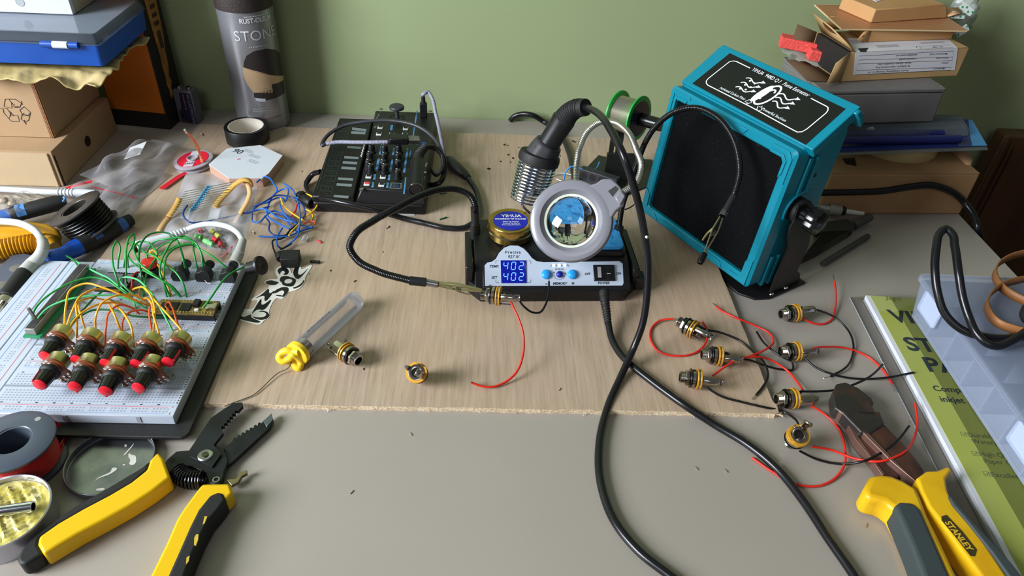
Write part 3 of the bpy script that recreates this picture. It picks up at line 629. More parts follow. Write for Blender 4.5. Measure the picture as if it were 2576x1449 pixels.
for l, h, c, lb in (
    (A4([(540, 1360), (450, 1150), (480, 1010), (600, 860), (830, 700), (1080, 590), (1300, 545)]) + A3([(150, 810), (300, 900), (500, 1050), (700, 1200)]), 22, 0, 'green jumper wire rising from the slider\'s near end, upper of the two long arcs'),
    (A4([(545, 1365), (470, 1230), (520, 1140), (650, 990), (900, 870), (1200, 810)]) + A3([(0, 1020), (300, 1030), (500, 1090), (750, 1220)]), 20, 1, 'pale green jumper wire from the slider\'s near end, lower of the two long arcs'),
    (A4([(930, 240), (1449, 520)]) + A3([(150, 760), (300, 870), (450, 1000), (550, 1150), (570, 1210)]), 10, 1, 'pale green jumper wire whose loose bend points over the top left board corner'),
    (A4([(930, 240), (1100, 390), (1150, 470), (1190, 540)]), 9, 2, 'short dark green jumper wire ending at the slider\'s far end'),
    (A3([(340, 1000), (320, 850), (260, 650), (235, 450), (260, 320), (305, 258), (345, 340), (325, 500), (315, 640)]), 26, 0, 'green jumper wire in a narrow upright loop, leftmost above the display module'),
    (A3([(440, 940), (430, 700), (430, 450), (450, 280), (490, 190), (540, 160), (550, 230), (520, 320), (460, 440), (460, 630)]), 28, 0, 'green jumper wire in a tall narrow loop, second above the display module'),
    (A3([(400, 630), (415, 500), (425, 360), (470, 280), (560, 300), (700, 420), (850, 480), (930, 560), (1130, 700), (1240, 880), (1275, 1045)]), 24, 0, 'green jumper wire from display module to the middle of the microcontroller board'),
    (A3([(520, 340), (460, 450), (560, 590), (750, 710), (930, 810), (1070, 890), (1200, 1040)]), 20, 0, 'green jumper wire sagging between display module and microcontroller board'),
    (A3([(1190, 1040), (1050, 900), (850, 750), (650, 600), (560, 450), (550, 320), (620, 265), (740, 280), (830, 370), (870, 440), (780, 600), (720, 720), (690, 860), (670, 1040)]), 26, 0, 'green jumper wire looping round left of the red button'),
    (A3([(680, 1010), (640, 720), (610, 450), (650, 280), (750, 170), (880, 135), (1020, 150), (1140, 240), (1200, 380), (1250, 600), (1225, 740)]), 30, 2, 'darker green jumper wire, highest arch over the red button'),
    (A3([(790, 690), (730, 500), (740, 370), (830, 270), (980, 230), (1280, 230), (1400, 280), (1470, 400), (1530, 560), (1590, 700)]), 30, 0, 'green jumper wire arching to the middle audio socket'),
    (A3([(1050, 1040), (960, 850), (905, 700), (920, 560), (990, 400), (1100, 250), (1250, 190), (1340, 230), (1380, 420), (1420, 600), (1465, 740)]), 30, 0, 'green jumper wire with high arch ending between the first two sockets'),
    (A3([(820, 460), (900, 340), (1040, 270), (1130, 250), (1180, 330), (1240, 560), (1300, 740)]), 26, 0, 'green jumper wire ending before the leftmost audio socket'),
    (A3([(850, 490), (1000, 390), (1200, 300), (1330, 300), (1480, 380), (1680, 500), (1900, 690), (1920, 710)]), 22, 0, 'long green jumper wire reaching the rightmost audio socket'),
    (A3([(1000, 1040), (960, 800), (970, 600), (1000, 480), (1100, 370), (1250, 320), (1400, 320), (1470, 400), (1500, 560), (1530, 740)]), 28, 0, 'green jumper wire from the microcontroller board up behind to the middle socket'),
    (A3([(2215, 540), (2080, 620), (1850, 750), (1730, 890), (1600, 1080), (1490, 1220), (1450, 1310)]), 16, 0, 'green jumper wire crossing the right end of the microcontroller board'),
    (A0([(950, 520), (850, 440), (815, 400), (810, 380), (840, 370), (900, 375), (1000, 450), (1090, 590), (1170, 740)]), 18, 1, 'pale green jumper wire bending from the centre to the rightmost back potentiometer'),
    (A0([(430, 910), (440, 800), (470, 690), (560, 590), (700, 460), (780, 430)]), 16, 2, 'dark green jumper wire dropping behind the leftmost front potentiometer'),
    (A0([(420, 910), (450, 780), (500, 670), (600, 600), (750, 590), (900, 630), (1080, 640), (1180, 640)]), 12, 2, 'dark green jumper wire lying low under the yellow wires')):
    jump(l, h, grn[c], lb, GG)
YG = 'yellow jumper wires on the breadboard'
for i, (l, h) in enumerate((([(435, 705), (445, 560), (480, 450), (570, 412), (700, 440), (830, 490), (1000, 560)], 26), ([(450, 700), (490, 590), (540, 500), (620, 455), (760, 455), (850, 470)], 22),
    ([(520, 800), (520, 640), (525, 540), (600, 510), (700, 520)], 20), ([(575, 720), (550, 640), (530, 560), (530, 520)], 16), ([(490, 880), (465, 780), (480, 690), (540, 620), (640, 560), (780, 540), (900, 580)], 20),
    ([(645, 730), (650, 620), (690, 540), (760, 500), (900, 490), (1020, 560)], 24), ([(820, 740), (780, 640), (740, 560), (730, 520)], 16), ([(905, 840), (890, 720), (840, 620), (780, 560), (720, 515)], 18),
    ([(1035, 745), (1045, 600), (1010, 480), (960, 435), (900, 450), (870, 480)], 22), ([(1095, 840), (1070, 740), (1040, 640), (1020, 540), (990, 510), (950, 520)], 20),
    ([(1285, 850), (1240, 750), (1150, 640), (1050, 530), (1000, 470), (945, 440), (940, 500)], 20), ([(1010, 200), (1050, 260), (1100, 350), (1160, 500)], 14), ([(1005, 215), (1020, 195), (1100, 260), (1210, 350)], 12))):
    lb = ['yellow jumper wire, topmost arc starting at the leftmost back potentiometer', 'yellow jumper wire, second arc from the leftmost back potentiometer', 'yellow jumper wire standing left of the second back potentiometer', 'short yellow jumper wire behind the second back potentiometer',
          'yellow jumper wire curling round the leftmost front potentiometer', 'yellow jumper wire arching from the second back potentiometer to the middle', 'short yellow jumper wire behind the middle back potentiometer', 'yellow jumper wire right of the middle back potentiometer',
          'yellow jumper wire with tight bend above the fourth back potentiometer', 'yellow jumper wire dropping right of the fourth back potentiometer', 'long yellow jumper wire falling to the rightmost back potentiometer', 'yellow jumper wire running from red button to the microcontroller board', 'yellow jumper wire right of the red button'][i]
    jump(A0(l), h, yel, lb, YG, z0=22 if i < 11 else 17)
for l, h, lb in (([(710, 830), (715, 700), (735, 610), (820, 555), (880, 570), (940, 615)], 18, 'orange jumper wire left of the middle back potentiometer'), ([(825, 735), (830, 660), (860, 615), (940, 590), (1020, 610)], 12, 'orange jumper wire behind the middle back potentiometer'),
    ([(1030, 745), (1010, 640), (1020, 560), (1060, 540)], 12, 'orange jumper wire behind the fourth back potentiometer'), ([(1180, 640), (1140, 590), (1118, 550), (1130, 540), (1160, 570), (1185, 640), (1220, 745)], 14, 'orange jumper wire looped at the near end of the microcontroller board')):
    jump(A0(l), h, ora, lb, 'orange jumper wires on the breadboard')
jump(A0([(890, 500), (890, 420), (905, 350), (940, 335), (960, 350)]), 14, mat('red_jumper_sleeve', (206, 30, 34), .36), 'red jumper wire beside the display module', None)
# ================================================================== SOLDERING STATION
Mst = T(-.5, 521, 4.8) @ RZ(2.6)
st = thing('soldering_station', 'black soldering station with blue digital display on the plywood', 'soldering station', Mst)
stb = mat('black_station_housing', (22, 22, 24), .32, bump=(900, .08))
MB().prism([(0, 0), (135, 0), (149, 16), (149, 84), (136, 93), (0, 93), (-11, 82), (-11, 14)], 0, 13.5).build('base', stb, st, bevel=1.2)
Mside = basis((-5, 0, 0), (0, 1, 0), (0, 0, 1))
MB().prism([(1, 13), (3.2, 15), (22.5, 28.8), (30, 31), (86, 36), (92, 32), (93, 12), (2, 12)], 0, 146, Mside).build('housing', stb, st, bevel=2.6, seg=3)
ML = basis((3.7, 525.3, 20), (1, .05, 0), (-1.0, 19.2, 13.9)); MLl = Mst.inverted() @ ML
def lp(px, py, off=0): p = GM(px, py, ML, off); return (p.x, p.y)
out = [(1220, 720), (1219, 668), (1226, 661), (1237, 659), (1247, 652), (1255, 637), (1268, 624), (1284, 618), (1303, 619), (1317, 626), (1328, 637), (1338, 650), (1350, 658), (1367, 660), (1558, 658), (1566, 664), (1568, 713), (1565, 719)]
hump = [lp(x, y) for x, y in [(1234, 662), (1246, 650), (1254, 633), (1267, 620), (1284, 613), (1304, 614), (1319, 621), (1331, 634), (1341, 648), (1353, 661)]]
MB().prism(hump, -16, -.2, MLl).build('display_hood', stb, st, bevel=1.6, seg=3)
rim = [(1215, 725), (1214, 665), (1223, 656), (1236, 655), (1244, 649), (1252, 633), (1266, 620), (1284, 614), (1304, 615), (1319, 622), (1331, 634), (1341, 647), (1352, 654), (1367, 656), (1562, 653), (1571, 661), (1573, 716), (1569, 724)]
MB().prism([lp(x, y) for x, y in rim], -1.5, .5, MLl).build('panel_rim', stb, st, bevel=.5)
MB().prism([lp(x, y) for x, y in out], .2, .8, MLl).build('front_label', mat('silver_blue_label', (192, 204, 222), .35, .15), st)
def ltext(s, size, px, py, name='lettering', m=None, off=.85, **k):
    x, y = lp(px, py); b = MB(); text(b, s, size, MLl @ T(x, y, off), z=0, **k); return b.build(name, m or ink2, st)
ink2 = mat('navy_black_print', (28, 32, 44), .5)
ltext('Preciva', 4.0, 1290, 635.5, bold=.1, space=1.25); ltext('927 IV', 4.1, 1291, 647, shear=.25, bold=.06)
ltext('TEMP.', 3.4, 1243, 671, shear=.2, bold=.1); ltext('SET', 3.4, 1243, 699, shear=.2, bold=.1)
ltext('OFF', 3.0, 1477, 690, shear=.2, bold=.12); ltext('ON', 3.0, 1555, 689, shear=.2, bold=.12); ltext('POWER', 3.2, 1518, 713, shear=.2, bold=.12)
ltext('MEMORY', 3.2, 1408, 714, shear=.2, bold=.12); ltext('+', 5, 1441, 714, bold=.25); ltext('-', 5, 1374, 714, bold=.2)
ltext('01 02 03', 2.2, 1407, 678, bold=.06); ltext('IN', 3, 1233, 720, shear=.2, bold=.12)
b = MB()
for q in ([(1255, 657), (1247, 657), (1247, 664)], [(1327, 657), (1335, 657), (1335, 664)], [(1247, 704), (1247, 711), (1255, 711)], [(1327, 711), (1335, 711), (1335, 704)], [(1385, 672), (1387, 667), (1391, 669)], [(1431, 672), (1429, 667), (1425, 669)], [(1398, 669), (1402, 669)], [(1411, 669), (1415, 669)], [(1394, 694), (1397, 701), (1407, 704), (1417, 701), (1420, 694)]):
    stroke(b, [lp(x, y) for x, y in q], .35, .9, MLl)
for x, y, s in ((1393, 687, -1), (1422, 688, 1)):
    u, v = lp(x, y); b.add([(u - .7, v - .7 * s, .9), (u + .7, v - .7 * s, .9), (u, v + .8 * s, .9)], [(0, 1, 2)], MLl)
b.build('printed_marks', ink2, st)
# display
q = [lp(x, y) for x, y in ((1259, 656), (1323, 656), (1324, 713), (1261, 713))]
dsp = MB().prism(q, .8, 1.5, MLl).build('display', mat('display_blue_lit', (8, 22, 130), .1, emit=.35), st)
seg_on = mat('display_digit_lit', (96, 150, 255), .4, emit=1.3)
SEG = {'0': 'abcdef', '2': 'abged', '4': 'fgbc', '8': 'abcdefg', '3': 'abgcd'}
def digit(b, ch, cx, cy, w_, h_):
    s = .12
    P_ = {'a': ((-w_, h_), (w_, h_)), 'b': ((w_, h_), (w_, 0)), 'c': ((w_, 0), (w_, -h_)), 'd': ((-w_, -h_), (w_, -h_)), 'e': ((-w_, 0), (-w_, -h_)), 'f': ((-w_, h_), (-w_, 0)), 'g': ((-w_, 0), (w_, 0))}
    for c in SEG[ch]:
        (x0, y0), (x1, y1) = P_[c]; dx, dy = (x1 - x0) * .1, (y1 - y0) * .1; sl = .12
        stroke(b, [(cx + x0 + dx + (y0 + dy) * sl, cy + y0 + dy), (cx + x1 - dx + (y1 - dy) * sl, cy + y1 - dy)], .75, 1.58, MLl)
b = MB()
for row, chars in ((670, '402'), (697, '402')):
    for i, ch in enumerate(chars): u, v = lp(1272 + i * 19.5, row); digit(b, ch, u, v, 1.9, 3.6)
b.build('digit_segments', seg_on, dsp)
b = MB(); 
for x, y in ((1393, 668.5), (1407, 668.5), (1421, 668)): u, v = lp(x, y); b.lathe([(1.25, .8), (1.25, 1.6), (.7, 2.1), (0, 2.2)], MLl @ T(u, v, 0), 14)
b.build('indicator_light', mat('white_led_lit', (225, 235, 255), .3, emit=2.5), st)
for x, y, r, m in ((1374, 690, 4.7, 'l'), (1440, 690, 4.7, 'l'), (1408, 690, 3.3, 'd')):
    u, v = lp(x, y, 1.5); mm = mat('light_blue_button', (34, 150, 222), .3, coat=.4) if m == 'l' else mat('navy_button', (22, 22, 140), .25, coat=.5)
    MB().lathe([(r, .7), (r, 1.9), (r * .92, 2.8), (r * .7, 3.6), (r * .35, 4.1), (0, 4.2)], MLl @ T(u, v, 0), 28).build('button', mm, st)
# rocker switch
q0, q1 = lp(1491, 668), lp(1547, 708)
MB().prism([(q0[0], q1[1]), (q1[0], q1[1]), (q1[0], q0[1]), q0], .6, 2.6, MLl).build('switch_frame', blk, st, bevel=.5)
q0, q1 = lp(1499, 674), lp(1540, 703); w_ = q1[0] - q0[0]; h_ = q0[1] - q1[1]
sw = MB().prism([(0, .6), (0, 4.6), (w_ * .28, 4.4), (w_ * .55, 2.3), (w_, 3.0), (w_, .6)], 0, h_, MLl @ T(q0[0], q1[1] + h_, 0) @ basis((0, 0, 0), (1, 0, 0), (0, 0, 1))).build('rocker', mat('rocker_black', (16, 16, 18), .2, coat=.5), st)
MB().box(.4, w_ * .26, -h_ + .5, -.5, 4.45, 4.75, MLl @ T(q0[0], q1[1] + h_, 0)).build('rocker_stripe', mat('pale_grey_stripe', (150, 150, 158), .4), sw)
b = MB(); u0, v0 = lp(1516, 688, 2.8); stroke(b, [(u0 + 1.0 * math.cos(a), v0 + 1.7 * math.sin(a)) for a in [k * PI / 8 for k in range(16)]], .4, 3.1, MLl, True); u1, v1 = lp(1531, 688, 2.8); stroke(b, [(u1 - 1.7, v1), (u1 + 1.7, v1)], .45, 3.1, MLl); b.build('switch_marks', white, sw)
MB().box(148, 157, 12, 26, 4, 17).build('side_tab', stb, st, bevel=.8)
MB().box(-13.5, -6, 14, 74, 2, 30).build('side_wall', stb, st, bevel=1.5)
MB().box(144, 151, 14, 84, 2, 27).build('side_wall', stb, st, bevel=1.5)
# blue sponge in its tray
Msp = Mst
a = GM(1520, 605, Mst, 37)
MB().prism(rrect(76, 139, 28, 82, 5), 32.6, 37.6).build('sponge_tray', stb, st, bevel=.6)
sg = thing('cleaning_sponge', 'blue cellulose sponge in the tray of the soldering station', 'sponge', Mst @ T(107.5, 55, 37.7))
MB().prism(rrect(-29, 29, -24.5, 24.5, 4), 0, 5).build('sponge', mat('blue_sponge', (58, 158, 226), .9, var=(150, (20, 90, 160), .55, .7), bump=(260, .8)), sg, bevel=1)
# iron holder: bracket, coil
C0, C1 = G(1326, 503, 78), G(1355, 402, 116); ax = (C1 - C0).normalized(); Lc = (C1 - C0).length
b = MB(); Mcoil = alongz(C0, ax); turns = 13; n = turns * 26
pts = [Mcoil @ Vector(((15.6 + 1.6 * min(1, i / n * 1.3)) * math.cos(2 * PI * i / 26), (15.6 + 1.6 * min(1, i / n * 1.3)) * math.sin(2 * PI * i / 26), Lc * i / n)) for i in range(n + 1)]
b.tube(pts, .95, 7); b.build('holder_coil', mat('chromed_spring_wire', (196, 204, 214), .14, 1), st, True)
b = MB(); b.tube(crv([Mcoil @ Vector((9, -14.4, Lc * .86)), Mcoil @ Vector((10, -15.6, Lc * .7)), Mcoil @ Vector((12, -13.8, Lc * .1)), Mcoil @ Vector((14, -12, -8)), Vector((62, 600, 42))], 2), 1.3, 8); b.build('holder_bar', chrome, st, True)
MB().lathe([(17.6, Lc - 3), (19, Lc - 2), (19.4, Lc + 2), (18.6, Lc + 6), (15, Lc + 7), (11, Lc + 6)], Mcoil, 36).build('holder_collar', blkm, st, True)
b = MB(); b.tube(crv([C0 + Vector((4, 8, 4)), Vector((62, 612, 62)), Vector((66, 606, 36))], 3), 3, 10); b.build('holder_post', stb, st, True)
# cable out of the front
b = MB(); P_ = [G(1519, 735, 19), G(1523, 770, 17), G(1528, 815, 12)]
P_[0] = G(1519, 742, 24)
cc = crv([G(1520, 735, 25), G(1521, 752, 24), G(1526, 785, 17), G(1530, 815, 12)], .5)
b.tube(cc, lambda t: (4.9 - 1.6 * t) - (.55 if int(t * 26) % 2 and t > .12 else 0), 16); b.build('strain_relief', blkm, st, True, ang=25)

# ------------------------------------------------------------------ brass tin
tn = thing('tip_cleaner_tin', 'small brass-coloured soldering tip cleaner tin on top of the station', 'tin', G(1285, 562, 43))
Mtin = T(*G(1285, 554, 56)) @ RZ(3)
bras = mat('brushed_brass_tin', (196, 164, 88), .25, .95, var=(60, (178, 146, 70)))
b = MB(); b.lathe([(0, -17), (19.5, -17), (20.3, -16), (20.3, -6)], Mtin, 48); b.build('tin_body', bras, tn, True)
MB().lathe([(21.6, -8.6), (21.9, -8), (21.9, -1.2), (21.2, 0), (18.4, .1), (17.6, -.4), (0, -.4)], Mtin, 56).build('tin_lid', bras, tn, True)
MB().lathe([(21.9, -9), (22.5, -8.7), (21.9, -8.2)], Mtin, 56).build('lid_rim', chrome, tn, True)
MB().lathe([(16.6, -.38), (16.6, -.2), (0, -.2)], Mtin, 48).build('paper_label', mat('royal_blue_label', (22, 34, 170), .4), tn, True)
b = MB(); Mtt = Mtin @ T(0, 0, -.1)
text(b, 'YIHUA', 6.6, Mtt @ T(1, 7.6, 0), bold=.12, sx=1.0); text(b, 'SOLDERING TIP CLEANER', 2.75, Mtt @ T(0, 2.2, 0), bold=.14, sx=.94)
for i, s in enumerate(('Brass Tip Cleaner', 'Prolong Tip Life by', 'Removing Oxidation')): text(b, s, 2.1, Mtt @ T(0, -2.6 - i * 2.7, 0), bold=.08)
b.build('lettering', white, tn, True)

# ------------------------------------------------------------------ soldering iron
si = thing('soldering_iron', 'black soldering iron resting in the coiled holder of the station', 'soldering iron', C1)
H1 = G(1419, 300, 156); dh = (H1 - C1).normalized(); Mh = alongz(C1, dh); Lh = (H1 - C1).length
gripm = mat('grey_black_foam_grip', (46, 46, 50), .55)
MB().lathe([(0, -4), (11, -3), (14.6, 0), (15, 5), (14.4, 11), (13.4, 16), (12.8, 18), (11.6, 19), (10.2, 19.4)], Mh, 40, sq=lambda a: 1 + .02 * math.cos(a * 8)).build('grip', gripm, si, True)
MB().lathe([(10.2, 16), (10.2, Lh * .7), (10.7, Lh - 2), (10.9, Lh), (8, Lh + 2), (0, Lh + 2)], Mh, 32).build('handle', blk, si, True)
b = MB(); cc = crv([H1 - dh * 1, G(1434, 283, 165), G(1450, 273, 171), G(1474, 270, 176)], .45)
b.tube(cc, lambda t: (10.3 - 3.0 * t) - (.7 if int(t * 26) % 2 and .18 < t < .85 else 0), 20); b.build('strain_relief', blkm, si, True, ang=25)
for k in (-1, 1): MB().box(-1, 1, 13.8 * k - .6, 13.8 * k + .6, 4, 13, Mh @ RZ(30)).build('grip_rib', gripm, si, True, bevel=.3)
cblk = mat('black_cable_jacket', (20, 20, 24), .26)
o = wire('power_cord', [G(1470, 269, 176), G(1500, 282, 184), G(1535, 325, 188), G(1572, 400, 178), G(1600, 490, 150), G(1620, 580, 118), G(1630, 660, 90), G(1628, 740, 64), G(1615, 820, 38), G(1592, 880, 19), G(1565, 940, 9), G(1530, 1020, 4.5), G(1507, 1120, 3.2), G(1512, 1220, 3.2), G(1545, 1310, 3.2), G(1605, 1385, 3.2), G(1690, 1452, 3.2), G(1790, 1530, 3.2)], 3.0, cblk,
     'thick black cord arching from the soldering iron and winding down past the station', 'cord', n=14)
o = wire('power_cord', [G(1530, 812, 12.5), G(1538, 850, 9), G(1560, 890, 8), G(1590, 920, 8), G(1640, 960, 8), G(1720, 1018, 7.8), G(1800, 1070, 3.2), G(1880, 1118, 3.2), G(1955, 1180, 3.2), G(2020, 1260, 3.2), G(2080, 1350, 3.2), G(2150, 1452, 3.2), G(2200, 1540, 3.2)], 3.0, cblk,
     'thick black cord leaving the front of the station towards the near desk edge', 'cord', n=14)
wire('glue_fleck', [G(1625, 595, 117), G(1629, 598, 117)], 1.1, white, 'white fleck stuck on the black soldering iron cord', 'fleck')

# ------------------------------------------------------------------ goosenecks
def goose(name, pts, r, m, parent, pitch=1.5, d=.5, step=.38):
    b = MB(); c = crv(pts, step); n = len(c)
    b.tube(c, lambda t: r - d * (.5 + .5 * math.cos(2 * PI * t * n * step / pitch)), 12); return b.build(name, m, parent, True, ang=50)
gsm = mat('black_gooseneck', (24, 24, 26), .22, .3); gchr = mat('chrome_gooseneck', (216, 214, 206), .3, 1)
gl = thing('helping_hand', 'black gooseneck arm at the left of the station holding a wired jack', 'helping hand', Vector((-7, 584, 38)))
MB().cyl((-7, 584, 30), (-7, 586, 50), 5.2, 4.6).build('base_socket', blk, gl, True, bevel=.6)
MB().cyl((-7, 586, 49), (-8, 589, 66), 3.9).build('base_sleeve', blkm, gl, True)
GLp = [(-8, 588, 62), G(1196, 520, 70), G(1185, 495, 78), G(1155, 478, 84), G(1115, 476, 88), G(1060, 492, 90), G(1000, 522, 88), (G(940, 555, 82)), G(893, 590, 76), G(880, 622, 68), G(897, 652, 60), G(950, 682, 54), G(1032, 706, 50)]
goose('gooseneck', GLp, 3.3, gsm, gl, 1.5, .32, .38)
MB().cyl(G(1030, 706, 50), G(1072, 710, 48), 3.9).build('end_sleeve', blkm, gl, True)
MB().cyl(G(1071, 710, 48), G(1102, 716, 47), 3.0).build('ferrule', steel, gl, True)
def clip(a, c, upv, parent, boot=True, open_=.5):
    d = Vector(c) - Vector(a); L_ = d.length; M = basis(a, d, upv)    # x along the clip, y across towards upv
    jaw = mat('nickel_clip', (196, 184, 150), .25, 1)
    for s in (1, -1):
        rows = []
        for i in range(15):
            u = i / 14; x = L_ * u; w_ = 2.3 * (.45 + .55 * math.sin(PI * min(1, .18 + u * .95))) if u < .8 else 1.5 + (1 - u) * 2
            y = s * (2.6 * (1 - abs(u - .34) * 1.75) + .45) if u < .9 else s * .5
            y = s * max(.35, abs(y)); rows.append([(x, y, z) if abs(z) < w_ * .8 else (x, y - s * .9, z) for z in (-w_, -w_ * .7, 0, w_ * .7, w_)])
        MB().grid(rows, M).build('clip_jaw', jaw, parent, True, solid=.5)
    MB().tube([M @ Vector((L_ * .36 + k * .25, 2.2 * math.cos(k), 2 * math.sin(k))) for k in range(18)], .3, 5).build('clip_spring', steel, parent, True)
    b = MB(); b.tube(crv([M @ Vector((L_ * .3, -2.5, 0)), M @ Vector((L_ * .45, -5.2, 0)), M @ Vector((L_ * .62, -6.4, 0))], 1), .9, 6); b.build('clip_lever', jaw, parent, True)
    if boot: MB().lathe([(1.6, 0), (3.1, 1.4), (3.2, L_ * .18), (2.4, L_ * .24)], alongz(Vector(c) - d * .17, d), 18).build('rubber_tip', blkg, parent, True)
clip(G(1098, 714, 47), G(1236, 734, 43), (0, 0, 1), gl)
gr = thing('helping_hand', 'black gooseneck arm hanging its clip in front of the filter of the extractor', 'helping hand', Vector((132, 585, 38)))
MB().cyl((132, 585, 30), (133, 588, 50), 5.2, 4.6).build('base_socket', blk, gr, True, bevel=.6)
GRp = [Vector((133, 588, 48)), G(1565, 520, 62), G(1585, 460, 84), G(1605, 405, 104), G(1625, 355, 122), G(1655, 312, 140), G(1700, 280, 154), G(1750, 271, 160), G(1800, 292, 158), G(1838, 336, 150), G(1857, 390, 138), G(1860, 440, 126), G(1850, 480, 114), G(1838, 510, 106)]
goose('gooseneck', GRp, 2.9, gsm, gr, 1.4, .3, .36)
MB().cyl(G(1846, 494, 110), G(1826, 530, 101), 3.3).build('end_sleeve', blkm, gr, True)
b = MB(); b.lathe([(3.2, 0), (3.4, .5), (3.4, 7.5), (3.2, 8)], alongz(G(1826, 526, 101), G(1814, 550, 96) - G(1826, 526, 101)), 6); b.build('ferrule', steel, gr, True)
clip(G(1817, 542, 97), G(1764, 655, 70), (1, -.2, .1), gr)
# chrome arm and magnifier
mg = thing('magnifier', 'round grey magnifying glass on a chrome gooseneck above the station', 'magnifier', Vector((92, 612, 40)))
MB().cyl((96, 626, 8), (95, 632, 62), 5).build('post', stb, mg, True)
goose('gooseneck', [Vector((95, 634, 58)), G(1450, 420, 82), G(1459, 370, 102), G(1480, 328, 116), G(1510, 307, 124), G(1545, 308, 128), G(1577, 330, 128), G(1600, 375, 122), G(1613, 425, 114), G(1600, 460, 104), G(1572, 480, 96), G(1556, 490, 92)], 3.3, gchr, mg, 1.6, .5, .4)
LC = G(1437, 556, 90); nrm = (Vector((0, 0, CAMH)) - LC).normalized(); nrm = (nrm + Vector((-.10, .02, .16))).normalized()
Mm = alongz(LC, nrm, UP) ; gry = mat('grey_magnifier_plastic', (128, 128, 136), .3, coat=.3)
# turn so that local x looks right in the picture
xr = Mm.to_3x3().inverted() @ RT; Mm = Mm @ RZ(math.degrees(math.atan2(xr.y, xr.x)))
ro = (GM(1327, 560, Mm).length + GM(1437, 655, Mm).length) / 2; ri = GM(1369, 556, Mm).length * .98
MB().lathe([(ri - .3, -1), (ri, 1), (ri + 1.8, 2.4), (ri + 4, 5), (ro - 5, 5.4), (ro - 1.5, 4), (ro, 1), (ro - .2, -4), (ro - 2, -5.5), (ri + 1, -5), (ri - .3, -1)], Mm, 72).build('ring', gry, mg, True)
MB().lathe([(ri - 1.6, -.6), (ri - 1.6, 1.2), (ri + .4, 1.6)], Mm, 64).build('lens_seat', mat('pale_lens_edge', (206, 214, 196), .3), mg, True)
rl = ri - 1.2
Rc = 36.0; cz = math.sqrt(Rc * Rc - rl * rl); hf = [(Rc * math.sin(a), Rc * math.cos(a) - cz + .4) for a in [math.asin(rl / Rc) * k / 14 for k in range(15)]]
MB().lathe(hf + [(x, -z) for x, z in hf[::-1]], Mm, 64).build('lens', mat('lens_glass', (250, 252, 252), .0, trans=1, ior=1.5), mg, True)
def mm2(px, py): p = GM(px, py, Mm); return (p.x, p.y)
lug = [mm2(*q) for q in ((1476, 470), (1500, 463), (1515, 452), (1538, 452), (1553, 464), (1573, 488), (1569, 518), (1550, 533), (1540, 548), (1520, 560), (1505, 520))]
MB().prism(lug, -4.4, 4.6, Mm).build('arm_mount', gry, mg, True, bevel=1.6, seg=3)
MB().prism([mm2(*q) for q in ((1530, 483), (1549, 470), (1556, 478), (1541, 497))], 4.4, 4.9, Mm).build('mount_slot', mat('dark_slot', (48, 48, 46), .5), mg, True)
MB().prism([mm2(*q) for q in ((1546, 500), (1562, 482), (1574, 496), (1560, 520))], -3, 6.4, Mm).build('mount_hinge', gry, mg, True, bevel=1)
wire('lead_wire', [G(1570, 528, 70), G(1585, 522, 60), G(1604, 508, 50)], .7, blkw, 'thin black lead curling behind the magnifier mount', 'wire')

# ================================================================== FUME EXTRACTOR
ye, te = math.radians(-59.4), math.radians(5.6)
Xe = Vector((math.cos(ye), math.sin(ye), 0)); Ye = Vector((-math.sin(ye), math.cos(ye), 0))
Ue = Vector((0, 0, 1)) * math.cos(te) + Ye * math.sin(te); Ne = Ye * math.cos(te) - Vector((0, 0, 1)) * math.sin(te)
ME = Matrix((Xe, Ne, Ue)).transposed().to_4x4(); ME.translation = Vector((253.3, 538, 15))
fe = thing('fume_extractor', 'teal fume extractor with black foam filter tilted on its bracket', 'fume extractor', ME)
teal = mat('teal_plastic', (2, 122, 144), .34, bump=(800, .05))
# front frame: outer and inner outline with depth
W, Hh = 160.0, 142.0
def ring2(b, o0, i0, y0, o1, i1, y1):
    pass
oo = rrect(-W, 0, 0, Hh, 4, 3); 
def cham(x0, x1, z0, z1, c): return [(x0 + c, z0), (x1 - c, z0), (x1, z0 + c), (x1, z1 - c), (x1 - c, z1), (x0 + c, z1), (x0, z1 - c), (x0, z0 + c)]
def rloop(x0, x1, z0, z1, r, y): return [(p[0], y, p[1]) for p in rrect(x0, x1, z0, z1, r, 4)]
b = MB(); b.grid([rloop(-149, -11.5, 10.5, 131, 3, 8), rloop(-149, -11.5, 10.5, 131, 3, 1.6), rloop(-150.5, -10, 9, 132.5, 3, 0), rloop(-W + 3, -3, 2.5, Hh - 2.5, 4, 0), rloop(-W, 0, 0, Hh, 5, 2.2), rloop(-W, 0, 0, Hh, 6, 17), rloop(-W + 2, -2, 2, Hh - 1, 6, 19)], close=True)
b.build('front_frame', teal, fe, ang=30)
b = MB(); rows = []
for i in range(60):
    rows.append([(-149.5 + 138.5 * i / 59, 5.2 + rnd.uniform(-.5, .5) - 1.2 * math.sin(PI * i / 59) * math.sin(PI * j / 51), 9.5 + 122.5 * j / 51) for j in range(52)])
b.grid(rows); b.build('filter', mat('black_filter_foam', (8, 9, 11), .95, var=(520, (40, 42, 50), .66, .76), bump=(520, 1.0), spec=.15), fe)
# body behind the frame
prof = [(10, 2), (66, -4), (68, 0), (67, 150), (62, 160), (12, 144), (10, 141)]
MB().prism(prof, -156, -3, basis((0, 0, 0), (0, 1, 0), (0, 0, 1))).build('body', teal, fe, bevel=2)
